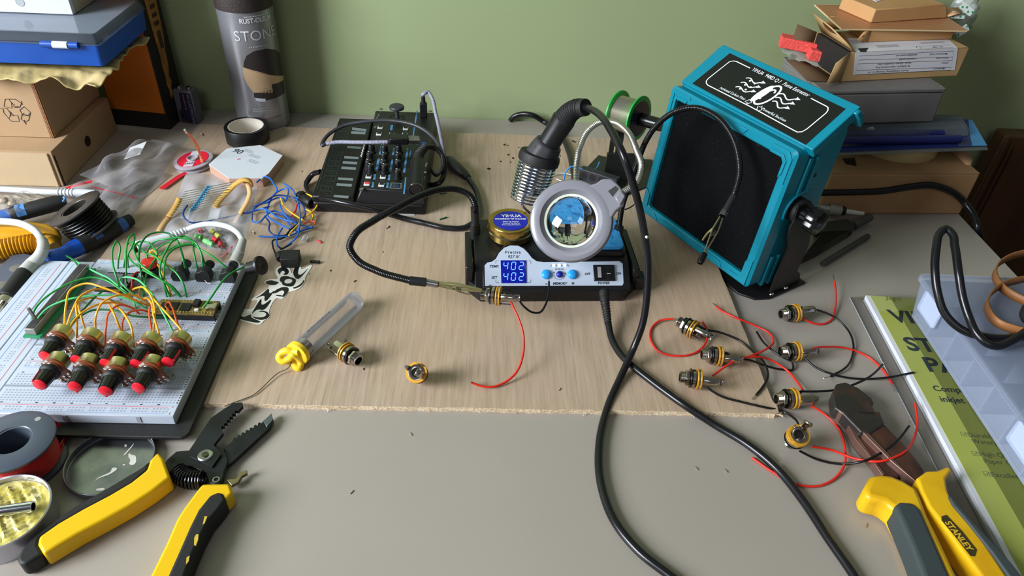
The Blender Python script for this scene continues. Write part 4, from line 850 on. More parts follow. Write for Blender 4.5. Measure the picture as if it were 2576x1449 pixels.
# sloping top cover with black name plate
Mtop = basis((0, 12, 145.4), (1, 0, 0), (0, 38.2, 29.3))
MB().prism(rrect(-158.5, 5, -1.5, 55, 1.5), -9, 1.2, Mtop).build('top_cover', teal, fe, bevel=.8)
MB().prism([(48, 174.5), (53, 177.5), (60, 174.5), (66, 166), (64, 160), (56, 168)], -160, 8, basis((0, 0, 0), (0, 1, 0), (0, 0, 1))).build('rear_lip', teal, fe, bevel=1.5)
MEt = ME @ Mtop
def tp2(px, py): p = GM(px, py, MEt, 1.4); return (p.x, p.y)
q = [tp2(*k) for k in ((1742, 210), (2027, 364), (2127, 274), (1836, 134))]
MB().prism(q, 1.1, 1.6, Mtop).build('name_plate', mat('matte_black_plate', (16, 17, 18), .4), fe)
wl2 = mat('white_plate_print', (226, 232, 238), .5)
b = MB()
stroke(b, [tp2(*k) for k in ((1887, 172), (1852, 155), (1845, 154), (1835, 156), (1782, 198), (1777, 204), (1777, 210), (1781, 215), (1890, 270), (1996, 328), (2006, 333), (2018, 332), (2030, 325), (2078, 285), (2083, 278), (2083, 271), (2079, 268), (2040, 248))], 1.0, 1.75, Mtop)
def tdir(): a_ = Vector(tp2(1885, 178)); c_ = Vector(tp2(2035, 240)); return a_, c_
def ttext(s, size, p0, p1, **k):
    a_, c_ = Vector(tp2(*p0)), Vector(tp2(*p1)); mid = (a_ + c_) / 2; an = math.atan2((c_ - a_).y, (c_ - a_).x)
    vs, fs = fontmesh(s, size, **k); wd = max(v[0] for v in vs) - min(v[0] for v in vs); f = (c_ - a_).length / wd
    b.add([(v[0] * f, v[1] * max(.8, min(1.25, f)), 1.75) for v in vs], fs, Mtop @ T(mid.x, mid.y, 0) @ RZ(math.degrees(an)))
ttext('YIHUA  948D Q I   Fume Extractor', 7, (1893, 174), (2035, 241), shear=.2, bold=.05)
ttext('Activated Carbon Filter', 5, (1812, 221), (1875, 251), bold=.02)
ttext('Powerful Suction', 5, (1918, 274), (1977, 305), bold=.02)
# symbol: wavy arrows and a disc
def wav(p0, p1, amp, wd, head=True):
    a_, c_ = Vector(tp2(*p0)), Vector(tp2(*p1)); d = c_ - a_; nn = Vector((-d.y, d.x)).normalized(); L_ = d.length
    pl = [(a_ + d * (i / 24) + nn * amp * math.sin(2 * PI * i / 24 * 1.15 + .2)) for i in range(25)]
    stroke(b, pl, wd, 1.75, Mtop)
    if head: e = pl[-1]; dd = d.normalized(); b.add([(e.x - dd.x + nn.x * 1.9, e.y - dd.y + nn.y * 1.9, 1.75), (e.x - dd.x - nn.x * 1.9, e.y - dd.y - nn.y * 1.9, 1.75), (e.x + dd.x * 3.4, e.y + dd.y * 3.4, 1.75)], [(0, 1, 2)], Mtop)
for k in range(3): wav((1876 - 13 * k, 198 + 11 * k), (1916 - 12 * k, 211 + 11 * k), 1.8, 1.1)
for k in range(3): wav((1958 - 8 * k, 238 + 9 * k), (2002 - 13 * k, 253 + 11 * k), 2.1, 1.2)
for k, (x, y) in enumerate(((1887, 204), (1899, 211), (1875, 214), (1888, 220), (1862, 224), (1876, 226))):
    u, v = tp2(x, y); b.add([(u + 1.1 * math.cos(j), v + 1.1 * math.sin(j), 1.76) for j in [i * PI / 5 for i in range(10)]], [tuple(range(10))], Mtop)
def ell(p, rx, ry, rot, wd=None, a0=0, a1=360):
    u, v = tp2(*p); c_, s_ = math.cos(math.radians(rot)), math.sin(math.radians(rot)); P_ = []
    for i in range(33): a = math.radians(a0 + (a1 - a0) * i / 32); x, y = rx * math.cos(a), ry * math.sin(a); P_.append((u + x * c_ - y * s_, v + x * s_ + y * c_))
    if wd: stroke(b, P_, wd, 1.77, Mtop)
    else: b.add([(x, y, 1.75) for x, y in P_[:-1]], [tuple(range(32))], Mtop)
ell((1917, 236), 3.8, 12.5, -12); ell((1931, 240), 6.5, 13.6, -12, 1.9); ell((1931, 240), 3.2, 8.0, -12, 1.7, 40, 250)
for x, y, s in ((1882, 257, 1), (1911, 272, -1)):
    u, v = tp2(x, y); stroke(b, [(u - 3, v - 1 * s), (u, v - 1 * s), (u, v - 3 * s), (u + 3.4, v + 1 * s), (u + 1, v + 3.4 * s), (u - 1, v + 2.4 * s)], .7, 1.75, Mtop, True)
b.build('plate_print', wl2, fe)
# raised corner brackets and rails on the frame
fr2 = mat('teal_plastic')
def fpoly(l, y0, y1, name): b = MB(); b.prism(l, y0, y1, basis((0, 0, 0), (1, 0, 0), (0, 0, 1))); return b.build(name, fr2, fe, bevel=.4)
for l in ([(-26, 139.6), (-8, 139.6), (-3, 134), (-3, 110), (-6.5, 115), (-6.5, 131), (-10, 136), (-28, 136)], [(-28, 134.5), (-12, 134.5), (-8, 130), (-8, 118), (-11, 113.5), (-11, 128), (-14, 131.4), (-27, 131.4)],
          [(-157, 120), (-157, 138), (-155, 139.6), (-132, 139.6), (-130, 136.8), (-153, 136.8), (-153, 118)], [(-152, 118), (-152, 134.8), (-134, 134.8), (-136, 131.6), (-149, 131.6), (-149, 116)],
          [(-3, 2.5), (-3, 30), (-11, 26), (-11, 10), (-14, 7), (-24, 7), (-26, 2.5)], [(-157, 3), (-157, 30), (-150, 24), (-150, 9.5), (-138, 9.5), (-130, 3)],
          [(-100, 138.8), (-56, 138.8), (-60, 133.5), (-96, 133.5)], [(-128, 3), (-34, 3), (-39, 8.4), (-122, 8.4)]):
    fpoly(l, 0, 1.1, 'frame_bracket')
for z0, z1 in ((98, 134), (-1, 32)):
    for y in (19.5, 29.5): MB().box(-3.5, 1.4, y, y + 4.2, z0, z1).build('side_rib', teal, fe, bevel=.5)
MB().lathe([(1.9, 0), (1.9, .3), (0, .3)], basis((-2.9, 42, 113), (0, 1, 0), (0, 0, 1)), 16).build('screw_hole', mat('dark_hole', (20, 16, 14), .6), fe)
Msd = basis((-3, 0, 0), (0, 1, 0), (0, 0, 1))
kc = GM(2027, 540, ME @ basis((10, 0, 0), (0, 1, 0), (0, 0, 1)))
b = MB(); pl = [(kc.x + 20 * math.cos(math.radians(a)), kc.y + 20 * math.sin(math.radians(a))) for a in range(60, 205, 5)]; pi_ = [(kc.x + 17.8 * math.cos(math.radians(a)), kc.y + 17.8 * math.sin(math.radians(a))) for a in range(60, 205, 5)]
b.prism(pl + pi_[::-1], 0, 5, Msd); b.build('pivot_rim', teal, fe, bevel=.4)
# bracket
bkm = mat('black_steel_bracket', (26, 25, 26), .42, .2)
Mbk = ME @ basis((5.5, 0, 0), (0, 1, 0), (0, 0, 1))
def bp2(px, py): p = GM(px, py, Mbk, 2); return (p.x, p.y)
q = [bp2(*k) for k in ((1937, 738), (1950, 700), (1978, 640), (1984, 620), (1983, 598), (1988, 574), (1996, 560), (2008, 520), (2040, 505), (2062, 540), (2046, 582), (2040, 592), (2034, 618), (2006, 682), (2013, 688), (2012, 705), (2004, 716), (1985, 722))]
MB().prism(q, 0, 2.2, basis((5.5, 0, 0), (0, 1, 0), (0, 0, 1))).build('bracket_arm', bkm, fe, bevel=.5)
Mw = ME.inverted()
base = [Mw @ Vector((x, y, 0)) for x, y in ()]
b = MB(); a_ = Vector((258, 537, 0)); dx = Xe; dy = Ye
poly = [a_ + dx * x + dy * y for x, y in ((-152, 2), (-12, 0), (2, 8), (8, 22), (8, 74), (-160, 76), (-160, 10))]
b.add([(p.x, p.y, z) for z in (.3, 2.6) for p in poly], [tuple(range(6, -1, -1)), tuple(range(7, 14))] + [(i, (i + 1) % 7, 7 + (i + 1) % 7, 7 + i) for i in range(7)])
b.build('bracket_base', bkm, fe, True, bevel=.5)
for px, py in ((1940, 741), (1976, 725)):
    p = GM(px, py, Mbk, 2); MB().lathe([(3.1, 2.2), (2.9, 3.4), (1.6, 4.2), (0, 4.3)], basis((5.5, 0, 0), (0, 1, 0), (0, 0, 1)) @ T(p.x, p.y, 0), 18).build('screw', chrome, fe)
Mkn = basis((0, 0, 0), (0, 1, 0), (0, 0, 1)) @ T(kc.x, kc.y, 0)
MB().lathe([(12, -3), (12, 6), (9, 6)], Mkn, 32).build('knob_washer', blkm, fe)
MB().lathe([(7.6, 5), (7.6, 15), (11, 15.6), (12.4, 17), (12.4, 24), (11, 26.5), (7, 28.5), (0, 29)], Mkn, 48, sq=lambda a: 1 - .13 * max(0, math.cos(a * 6)) ** 2).build('tightening_knob', mat('black_gloss_knob', (13, 13, 15), .18), fe, ang=30)

# ================================================================== SOLDER REEL AND STAND
rl_ = thing('reel_stand', 'black solder reel stand behind the soldering station', 'stand', T(160, 775, 4.8))
stm = mat('dark_green_black_metal', (28, 31, 28), .4)
Q = lambda *l: [(G(x, y, 5).x, G(x, y, 5).y) for x, y in l]
MB().prism(Q((1448, 452), (1506, 392), (1516, 396), (1640, 404), (1655, 460), (1560, 500), (1470, 500)), 4.9, 6.6).build('base_plate', stm, rl_, True, bevel=.4)
b = MB(); Mrk = basis(G(1455, 450, 8), G(1550, 480, 8) - G(1455, 450, 8), (0, 0, 1))
MB().box(0, 48, -2, 14, -10, 0, Mrk).build('tip_rack', mat('grey_black_rack', (40, 42, 48), .45), rl_, True, bevel=.8)
for i in range(4): MB().lathe([(4.3, 0), (4.3, .25), (0, .25)], Mrk @ T(6 + i * 11.5, 7, 0), 20).build('rack_hole', mat('dark_hole'), rl_, True)
aY = 775
for x0, x1, zt in ((1524, 1536, 300), (1540, 1556, 355)):
    p0, p1 = GY(x0, 430, aY), GY(x1, 430, aY); t0 = GY(x0 + 8, 330, aY)
    MB().box(p0.x, p1.x, aY - 1, aY + 1, 6, t0.z, None).build('upright', stm, rl_, True, bevel=.4)
MB().box(GY(1521, 430, aY).x, GY(1598, 430, aY).x, aY - 1.5, aY + 1.5, 6, GY(1560, 385, aY).z).build('upright_plate', stm, rl_, True, bevel=.5)
S0, S1 = GY(1540, 280, 783), GY(1622, 303, 754)
axd = (S1 - S0).normalized()
MB().cyl(S0 - axd * 2, S1 + axd * 22, 7.2, None, 28).build('axle', blkg, rl_, True)
sp2 = thing('solder_spool', 'green-rimmed spool of shiny solder wire on the reel stand', 'spool', (S0 + S1) / 2)
spc = GY(1580, 291, 766); Msc = alongz(spc - axd * 14, axd)
grs = mat('green_spool_plastic', (26, 160, 62), .35)
for z in (0, 28): MB().lathe([(7.4, z - 1), (24, z - 1.4), (25.6, z - .8), (25.6, z + .8), (24, z + 1.4), (7.4, z + 1)], Msc, 56).build('flange', grs, sp2, True)
MB().lathe([(20, 28.6), (20, 29.8), (13, 30.2), (7.4, 30.2)], Msc, 48).build('hub_label', mat('navy_hub_label', (22, 26, 52), .4), sp2, True)
b = MB(); b.lathe([(19.6 + (.35 if i % 2 else 0), 1.2 + i * .3) for i in range(86)], Msc, 56); b.build('solder_winding', mat('solder_wire', (216, 210, 196), .24, .9), sp2, True, ang=60)
wire('hookup_wire', [G(1419, 452, 8), G(1423, 432, 18), G(1442, 418, 24), G(1462, 424, 22), G(1482, 434, 16), G(1500, 424, 14), G(1508, 408, 12)], .9, mat('sky_blue_sleeve', (52, 138, 214), .4), 'thin blue wire bent over the rack behind the magnifier', 'wire')
wire('solder_wire_loop', [G(1385, 442, 7), G(1405, 436, 8), G(1440, 440, 9), G(1480, 452, 9), G(1510, 466, 7), G(1495, 480, 6), G(1450, 470, 6), G(1400, 450, 6)], .9, mat('pale_tube', (196, 196, 190), .3, .4), 'pale loop of thick wire lying behind the magnifier', 'wire')
wire('cable', [GY(1284, 303, 920), GY(1292, 294, 919), GY(1312, 287, 917), GY(1340, 290, 912), G(1365, 304, 5), G(1400, 328, 5), G(1430, 380, 7), G(1440, 420, 9), G(1446, 460, 9)], 3.6, cblk, 'black cable bending from the wall down behind the station', 'cable', n=12)
# ================================================================== SYNTH
sy = thing('synthesizer', 'small black keyboard synthesizer with blue markings, tangled in cables', 'synthesizer', T(-122, 770, 4.8))
sm = mat('black_synth_case', (19, 19, 20), .42, bump=(900, .06)); Zk, Zc = 24.5, 32.0
b = MB(); b.prism(rrect(-183, -62, 668, 873, 4), 5.2, 17, None); b.build('case_bottom', sm, sy, True, bevel=1.4)
MB().prism([(-183, 669), (-138, 669), (-143, 862), (-186, 862)], 16, Zk).build('keyboard_deck', sm, sy, True, bevel=2)
MB().prism([(-137.5, 669), (-62, 669), (-62, 873), (-145, 873), (-145, 862)], 16, Zc, None, [(-131, 676), (-63, 672), (-65, 871), (-141, 871), (-139, 862)]).build('control_deck', sm, sy, True, bevel=1.6)
MB().box(-96, -74, 666.6, 680, 4.85, 5.3).build('foot_pad', mat('white_foot', (210, 210, 206), .6), sy, True)
Ck = lambda x, y: S3([(x, y)], 780, 240, 4.529)[0]
gk = mat('grey_touch_key', (118, 130, 130), .5); dk_ = mat('black_touch_key', (12, 14, 13), .35); ol = mat('grey_green_outline', (72, 92, 78), .5)
def flat(b, pp, z, zz=.15):
    P_ = [G(x, y, z) for x, y in pp]; n = len(P_); b.add([(p.x, p.y, z + zz) for p in P_], [tuple(range(n))])
keys = [((480, 365), (645, 385), (637, 415), (480, 395)), ((470, 408), (633, 418), (628, 446), (468, 438)), ((427, 578), (585, 588), (578, 612), (420, 602)), ((392, 692), (556, 702), (550, 728), (388, 718)), ((375, 750), (540, 760), (534, 788), (370, 778)),
        ((358, 810), (525, 822), (520, 850), (355, 840)), ((322, 935), (492, 946), (488, 974), (318, 962)), ((305, 1000), (478, 1012), (472, 1042), (300, 1030)), ((272, 1135), (442, 1146), (434, 1176), (268, 1160))]
for k in keys: b = MB(); flat(b, [Ck(*p) for p in k], Zk); b.build('touch_key', gk, sy, True)
b = MB()
for i in range(16):
    t = i / 15; x0 = 372 - 265 * t ** .95; y0 = 275 + 815 * t ** 1.05; w_ = 118 + 22 * t; h_ = 34 + 14 * t
    q = [Ck(x0, y0), Ck(x0 + w_, y0 + 9), Ck(x0 + w_ - 8, y0 + 9 + h_), Ck(x0 - 10, y0 + h_)]
    P_ = [G(a, c, Zk) for a, c in q]; stroke(b, [(p.x, p.y) for p in P_], .35, Zk + .12, None, True)
    m_ = (P_[0] + P_[2]) / 2; stroke(b, [(m_.x - 2.2, m_.y), (m_.x - .6, m_.y)], .5, Zk + .14); stroke(b, [(m_.x + 1.2, m_.y), (m_.x + 2.4, m_.y)], .9, Zk + .14)
e = [G(*Ck(*p), Zk) for p in ((318, 290), (75, 1090))]; stroke(b, [(p.x, p.y) for p in e], .3, Zk + .12)
b.build('key_outlines', ol, sy, True)
bl3 = mat('light_blue_synth_print', (78, 140, 196), .45); bl4 = mat('royal_blue_synth_print', (60, 120, 214), .45)
b = MB()
for q in ([(1213, 172), (1227, 172), (1205, 318), (1190, 318)], [(1183, 365), (1196, 365), (1182, 460), (1168, 460)], [(1105, 598), (1122, 598), (1083, 880), (1058, 880)], [(1085, 930), (1098, 930), (1078, 1125), (1060, 1125)], [(1143, 610), (1152, 610), (1140, 700), (1132, 700)],
          [(808, 560), (834, 560), (812, 675), (782, 675)], [(948, 600), (970, 600), (955, 680), (932, 680)], [(770, 715), (798, 715), (770, 865), (740, 865)], [(930, 725), (950, 725), (928, 870), (900, 870)]): flat(b, [Ck(*p) for p in q], Zc)
for x, y in ((735, 930), (900, 938), (715, 1020), (882, 1025), (930, 368)): flat(b, [Ck(x - 10, y - 30), Ck(x + 16, y - 30), Ck(x + 8, y + 30), Ck(x - 18, y + 30)], Zc)
b.build('blue_markings', bl3, sy, True)['kind'] = 'stuff'
wk = mat('off_white_button', (206, 208, 206), .4); rk = mat('red_button_small', (224, 62, 54), .35)
for x, y in ((800, 358), (785, 432), (932, 436), (1080, 438), (1090, 370), (668, 918), (832, 922), (815, 1012), (648, 1002)):
    c = G(*Ck(x, y + 6), Zc + 1.2); k = MB().box(-3.2, 3.2, -3, 3, 0, 2, T(c.x, c.y, Zc)).build('button', wk, sy, True, bevel=.5)
    MB().box(-2.2, 2.2, -1.6, 2.5, 2, 2.5, T(c.x, c.y, Zc)).build('button_top', rk if x == 648 else blkm, k, True, bevel=.2)
for x, y in ((700, 590), (850, 600), (1010, 600), (680, 680), (845, 690), (1005, 690), (665, 770), (830, 775), (1000, 775), (1000, 880), (690, 820), (850, 820)):
    c = G(*Ck(x, y), Zc + 6); k = MB().lathe([(5.3, 0), (5, 1.5), (4, 2), (3.7, 9), (3.3, 9.6), (0, 9.7)], T(c.x, c.y, Zc), 22, sq=lambda a: 1 - .04 * (math.cos(a * 10) > 0)).build('knob', blk, sy, True)
    MB().box(-.25, .25, .5, 3.6, 9.6, 9.8, T(c.x, c.y, Zc) @ RZ(40)).build('knob_pointer', white, k, True)
c = G(*Ck(985, 255), Zc); MB().lathe([(10.5, 0), (10.5, .4), (8, .5), (6, -1)], T(c.x, c.y, Zc), 32).build('joystick_well', blkm, sy, True)
MB().lathe([(2.6, 0), (2.4, 9), (5, 10.5), (9.2, 12.5), (9.6, 14.5), (8.6, 16), (5, 16.6), (0, 16.4)], T(c.x + 1, c.y, Zc), 32).build('joystick', mat('dark_grey_stick', (50, 50, 56), .5), sy, True)
for x, y in ((808, 155), (1368, 182), (585, 1072), (1253, 1095)): c = G(*Ck(x, y), Zc); MB().lathe([(2.6, 0), (2.4, 1), (1.2, 1.4), (0, 1.4)], T(c.x, c.y, Zc), 16).build('screw', chrome, sy, True)
b = MB()
def stext(s, size, x, y, rot, m=None, **k):
    c = G(*Ck(x, y), Zc); b = MB(); text(b, s, size, T(c.x, c.y, Zc + .1) @ RZ(rot), **k); b.build('lettering', m or mat('pale_synth_print', (170, 176, 176), .5), sy, True)
stext('Pro', 9.5, 1275, 565, -98, bl4, bold=.2); stext('VOLUME', 2.4, 1322, 790, -96); stext('PHONES', 2.4, 1297, 950, -96); stext('MIDI IN', 2.2, 1290, 1045, -96); stext('SYNC', 2.2, 1222, 560, -96); stext('POLY CHAIN', 2.2, 772, 240, 82); stext('PRESET', 2.2, 742, 362, 82)
c = G(*Ck(978, 1030), Zc); b = MB()
for s_ in (6, 5): stroke(b, [(c.x - s_, c.y - s_), (c.x + s_, c.y - s_), (c.x + s_, c.y + s_), (c.x - s_, c.y + s_)], .35, Zc + .12, None, True)
b.build('display_border', mat('pale_synth_print'), sy, True)
MB().box(c.x - 3.8, c.x + 3.8, c.y - 3.8, c.y + 3.8, Zc, Zc + .3).build('display', mat('dark_blue_display', (30, 48, 70), .2), sy, True)
b = MB(); c = G(*Ck(1310, 877), Zc); b.lathe([(1.6, .1), (1.6, .2), (1, .2), (1, .1)], T(c.x, c.y, Zc), 14); b.build('headphone_symbol', white, sy, True)
e = [G(*Ck(*p), Zc) for p in ((618, 560), (580, 700))]; b = MB(); stroke(b, [(e[0].x + (e[1].x - e[0].x) * k / 9 + (.5 if k % 2 else -.5), e[0].y + (e[1].y - e[0].y) * k / 9) for k in range(10)], 1.1, Zc + .1); b.build('white_logo_strip', white, sy, True)
# cables of the synth
braid = mat('grey_braided_cable', (150, 150, 168), .45, bump=(900, .8)); cg = mat('dark_grey_cable', (52, 52, 58), .4)
def braidtube(name, pts, r, m, parent): 
    b = MB(); c_ = crv(pts, .5); n = len(c_); b.tube(c_, lambda t: r + .22 * math.sin(t * n * .5 / 1.6 * 2 * PI), 10); return b.build(name, m, parent, True, ang=60)
uc = thing('usb_cable', 'grey braided cable with metal plug lying across the synthesizer', 'cable', G(950, 360, 45))
MB().box(0, 13, -6, 6, -2.3, 2.3, basis(G(1027, 351, 47), G(1052, 352, 46) - G(1027, 351, 47), (0, 1, 0))).build('metal_plug', steel, uc, True, bevel=.4)
b = MB(); b.box(-22, 0, -7.2, 7.2, -3.8, 3.8, basis(G(1027, 351, 47), G(1052, 352, 46) - G(1027, 351, 47), (0, 1, 0))); b.build('plug_grip', blk, uc, True, bevel=1.6)
MB().cyl(G(1003, 354, 47), G(975, 357, 46), 4.6, 2.9).build('strain_relief', blkm, uc, True)
braidtube('braided_cable', [G(978, 357, 46), G(940, 358, 45), G(890, 358, 42), G(845, 358, 39), G(820, 362, 37)], 2.3, braid, uc)
wire('cable_run', [G(820, 362, 37), G(811, 366, 36), G(813, 356, 37), G(825, 340, 40), G(860, 318, 46), G(920, 306, 52), G(990, 304, 55), G(1055, 320, 54), G(1095, 352, 48), G(1112, 392, 40), G(1114, 420, 30), G(1100, 440, 22), G(1086, 428, 20)], 2.2, cg, parent=uc, n=10)
u2 = thing('usb_cable', 'grey braided cable plugged upright into the back of the synthesizer', 'cable', G(1067, 290, 34))
a = G(1066, 292, Zc + 1); MB().box(-4.5, 4.5, -3, 3, 0, 19, T(a.x, a.y, Zc)).build('plug', blk, u2, True, bevel=1)
MB().cyl((a.x, a.y, Zc + 19), (a.x, a.y - 1, Zc + 30), 3, 2.2).build('strain_relief', blkm, u2, True)
Z0 = Zc + 30
braidtube('braided_cable', [Vector((a.x, a.y - 1, Z0 - 1)), G(1068, 235, Z0 + 8), G(1075, 231, Z0 + 9), G(1086, 245, Z0 + 4), G(1096, 285, Z0 - 12), G(1106, 330, 40), G(1114, 370, 28), G(1120, 396, 16), G(1128, 410, 12)], 2.2, braid, u2)
b = MB(); a, c = G(1126, 402, 13), G(1178, 448, 11); d = c - a; b.lathe([(0, -2), (5.5, 0), (7, 4), (7, d.length * .5), (5.6, d.length * .85), (4, d.length), (0, d.length + 1)], alongz(a, d), 24); b.build('inline_connector', blk, u2, True)
wire('cable_run', [G(1176, 447, 11), G(1195, 475, 9), G(1205, 505, 8.5), G(1207, 540, 9), G(1200, 562, 12), G(1193, 575, 16)], 3.2, cblk, parent=u2, n=12)
dn = thing('din_cable', 'black cable with ribbed plug standing at the right of the synthesizer', 'cable', G(1048, 478, Zc))
a, c = G(1047, 472, Zc + 8), G(1050, 408, Zc + 14); MB().lathe([(0, -3), (6.4, -3), (7.6, -2), (7.8, 0), (7.6, (c - a).length), (6, (c - a).length + 2)], alongz(a, c - a), 32).build('plug_body', blk, dn, True)
MB().lathe([(7.7, -3.4), (8, -2.6), (7.6, -1.8)], alongz(a, c - a), 32).build('plug_ring', chrome, dn, True)
b = MB(); cc = crv([c, G(1054, 390, Zc + 17), G(1068, 372, Zc + 18)], .5); b.tube(cc, lambda t: 6.4 - 2 * t - (.9 if int(t * 14) % 2 else 0), 16); b.build('strain_relief', blkm, dn, True, ang=25)
wire('cable_run', [G(1066, 373, Zc + 18), G(1090, 370, Zc + 16), G(1112, 390, Zc + 8), G(1118, 430, 24), G(1105, 460, 16), G(1086, 466, 12), G(1078, 462, 11)], 3.0, cblk, parent=dn, n=12)
o = wire('cable', [G(806, 432, 22), G(785, 440, 14), G(772, 458, 9), G(774, 478, 9), G(800, 495, 20), G(850, 507, 27), G(910, 520, 26), G(965, 534, 20), G(1010, 548, 10), G(1070, 562, 8.2), G(1130, 574, 8.2), G(1170, 572, 8.4), G(1192, 560, 12)], 3.0, cblk, 'black cable looping from the left of the synthesizer to the station', 'cable', n=12)

# ================================================================== JACKS
def make_jack():
    t = thing('jack_socket', 'x', 'jack socket', T())
    MB().lathe([(3.1, 11.6), (4.1, 11.6)] + [(4.1 - (.3 if i % 2 else 0), 11.4 - i * .32) for i in range(28)] + [(4.1, 2)], None, 26).build('threaded_sleeve', chrome, t, ang=25)
    MB().lathe([(3.1, 11.6), (3.1, 5), (0, 5)], None, 20).build('bore', mat('dark_bore', (30, 28, 26), .4, .5), t)
    b = MB(); b.prism([(5.7 * math.cos(k * PI / 3), 5.7 * math.sin(k * PI / 3)) for k in range(6)], 5.6, 8.0); b.build('hex_nut', chrome, t, bevel=.4)
    MB().lathe([(3.9, 4.2), (6.6, 4.2), (6.8, 4.6), (6.6, 5.1), (3.9, 5.1)], None, 28).build('washer', mat('dark_nickel', (96, 92, 88), .25, 1), t)
    MB().lathe([(0, 1.6), (6.4, 1.6), (6.4, 3.6), (4, 3.8)], None, 28).build('collar', chrome, t)
    for z in (0, -2.2): MB().prism(arcpts((0, 0), 7.1, 15, 165, 14) + arcpts((0, 0), 7.1, 195, 345, 14), z - .45, z + .45).build('insulating_washer', brass, t, bevel=.1)
    MB().prism(arcpts((0, 0), 6.3, 0, 360, 24)[:-1], -1.8, -.4).build('contact_plate', chrome, t)
    MB().lathe([(5.3, -2.7), (5.3, -3.3), (4.2, -3.5), (3.1, -3.2), (3.1, -2.7)], None, 28).build('rear_plate', chrome, t)
    MB().lathe([(3.1, -3.0), (2.6, -2.9), (0, -2.8)], None, 20).build('rear_bore', mat('dark_bore', (30, 28, 26), .4, .5), t)
    def strip(pp, w_, name, hole_=False):
        b = MB(); n = len(pp)
        rows = [[(x, -w_ / 2 * (1 if i < n - 1 else .55), z), (x, w_ / 2 * (1 if i < n - 1 else .55), z)] for i, (x, z) in enumerate(pp)]
        b.grid(rows); return b
    strip([(4.5, -2), (5.6, -4), (5.6, -13.2), (4.4, -15), (2.4, -14.6), (2.8, -16.6), (3.6, -17)], 4.8, 't').build('contact_spring', chrome, t, solid=.5, ang=20)
    strip([(-4.4, -2.2), (-6, -4.2), (-6.2, -8.6)], 3.4, 's').build('solder_lug', chrome, t, solid=.45, ang=20)
    b = strip([(0, 0), (0, 0)], 1, 'l'); b = MB(); b.prism(rrect(-1.8, 1.8, -10.5, -2, 1.6), 5.2, 5.7, basis((0, 0, 0), (1, 0, 0), (0, 0, 1)) @ T(0, 0, 0)); b.build('solder_lug', chrome, t)
    MB().lathe([(0, -9.6), (.9, -9.6), (1.2, -9), (.6, -8.2)], T(-6.2, 0, 0), 10).build('solder_joint', steel, t)
    return t
jp = make_jack(); first = [True]; JK = [(c, kids(c)) for c in kids(jp)]
def jackM(tip, ring, z, roll, zt=None):
    a, c = G(ring[0], ring[1], z), G(tip[0], tip[1], zt if zt is not None else z); return alongz(a, c - a) @ RZ(roll)
def jack(M, label, red=None, black=None, rbare=True, bbare=True, z=1.2, group=None):
    M = M @ Matrix.Scale(1.2, 4)
    if first[0]: o = jp; _place(o, M); WM[o.name] = M; o['label'] = label; first[0] = False; [WM.__setitem__(c.name, M) for c in kids(o)]
    else:
        o = jp.copy(); COL.objects.link(o); _place(o, M); WM[o.name] = M; o['label'] = label
        for c, _k in JK: q = c.copy(); COL.objects.link(q); q.parent = o
    o['group'] = group or 'jack sockets'
    for path, m, nm in ((red, redw, 'red_lead'), (black, blkw, 'black_lead')):
        if not path: continue
        body, tip = path
        P_ = [G(*p) if len(p) == 3 else G(p[0], p[1], z) for p in body]
        w_ = wire(nm, P_, .95, m, parent=o, n=8, step=2); w_['label'] = nm.replace('_', ' ')
        if tip: wire('bare_end', [P_[-1]] + [G(p[0], p[1], z) for p in tip], .42, copper, parent=o, n=6)
    return o
C6 = lambda l, zs=(): [(1600 + x / 2.635, 700 + y / 2.635) + ((zs[i],) if i < len(zs) else ()) for i, (x, y) in enumerate(l)]
Zp = 4.8
LJ = {}
jack(jackM((1707, 809), (1741, 827), Zp + 8.7, 60), 'jack socket on the plywood whose red lead circles to its left',
     (C6([(440, 290), (470, 340), (465, 420), (400, 490), (290, 515), (160, 490), (95, 400), (110, 320), (160, 280), (245, 268)], (12, 11, 8, 6, 6, 6, 6, 6, 7, 9)), [(1701, 802)]),
     (C6([(400, 300), (440, 330), (560, 360), (680, 410), (780, 490), (850, 560), (875, 640), (840, 720), (795, 775)], (12, 10, 8, 6, 6, 7, 6, 6, 6)), [(1891, 1005)]), z=6)
jack(jackM((1774, 892), (1806, 895), Zp + 8.6, 20), 'jack socket with open contact ring, middle of the three at the plywood edge',
     (C6([(580, 590), (640, 550), (760, 515), (870, 465), (910, 410), (890, 370), (780, 310), (660, 260), (570, 215), (530, 185)], (9, 8, 8, 7, 3, 3, 3, 6, 6, 8)), [(1791, 762)]),
     (C6([(580, 560), (650, 535), (740, 540), (860, 580), (970, 605), (1040, 605), (1040, 570), (950, 510), (850, 430), (800, 355)], (9, 10, 9, 6, 1.5, 1.5, 3, 5, 5, 4)), [(1896, 825)]), z=4)
jack(jackM((1717, 949), (1753, 953), Zp + 8.7, 35), 'jack socket nearest the plywood corner with broad silver contact',
     (C6([(510, 645), (600, 580), (700, 530), (800, 520), (900, 545), (1000, 610), (1070, 690), (1105, 740)], (12, 14, 14, 12, 6, 3, 4, 8)), None),
     (C6([(470, 725), (560, 780), (700, 820), (850, 855), (980, 885), (1050, 930), (1085, 1000)], (9, 7, 6, 6, 3, 6, 14)), None))
jack(jackM((1962, 791), (1998, 787), 8.7, 60), 'jack socket on the grey desk furthest back, beside the extractor bracket',
     (C6([(1100, 260), (1150, 290), (1230, 305), (1290, 280), (1320, 200), (1325, 100), (1315, 20)], (6, 3, 1.2, 1.2, 3, 6, 9)), [(2096, 690)]),
     (C6([(1070, 190), (1200, 210), (1320, 260), (1410, 350), (1440, 430), (1430, 530), (1380, 600), (1290, 650)], (9, 9, 7, 4, 3, 1.2, 3, 1.2)), [(2072, 952)]), z=8)
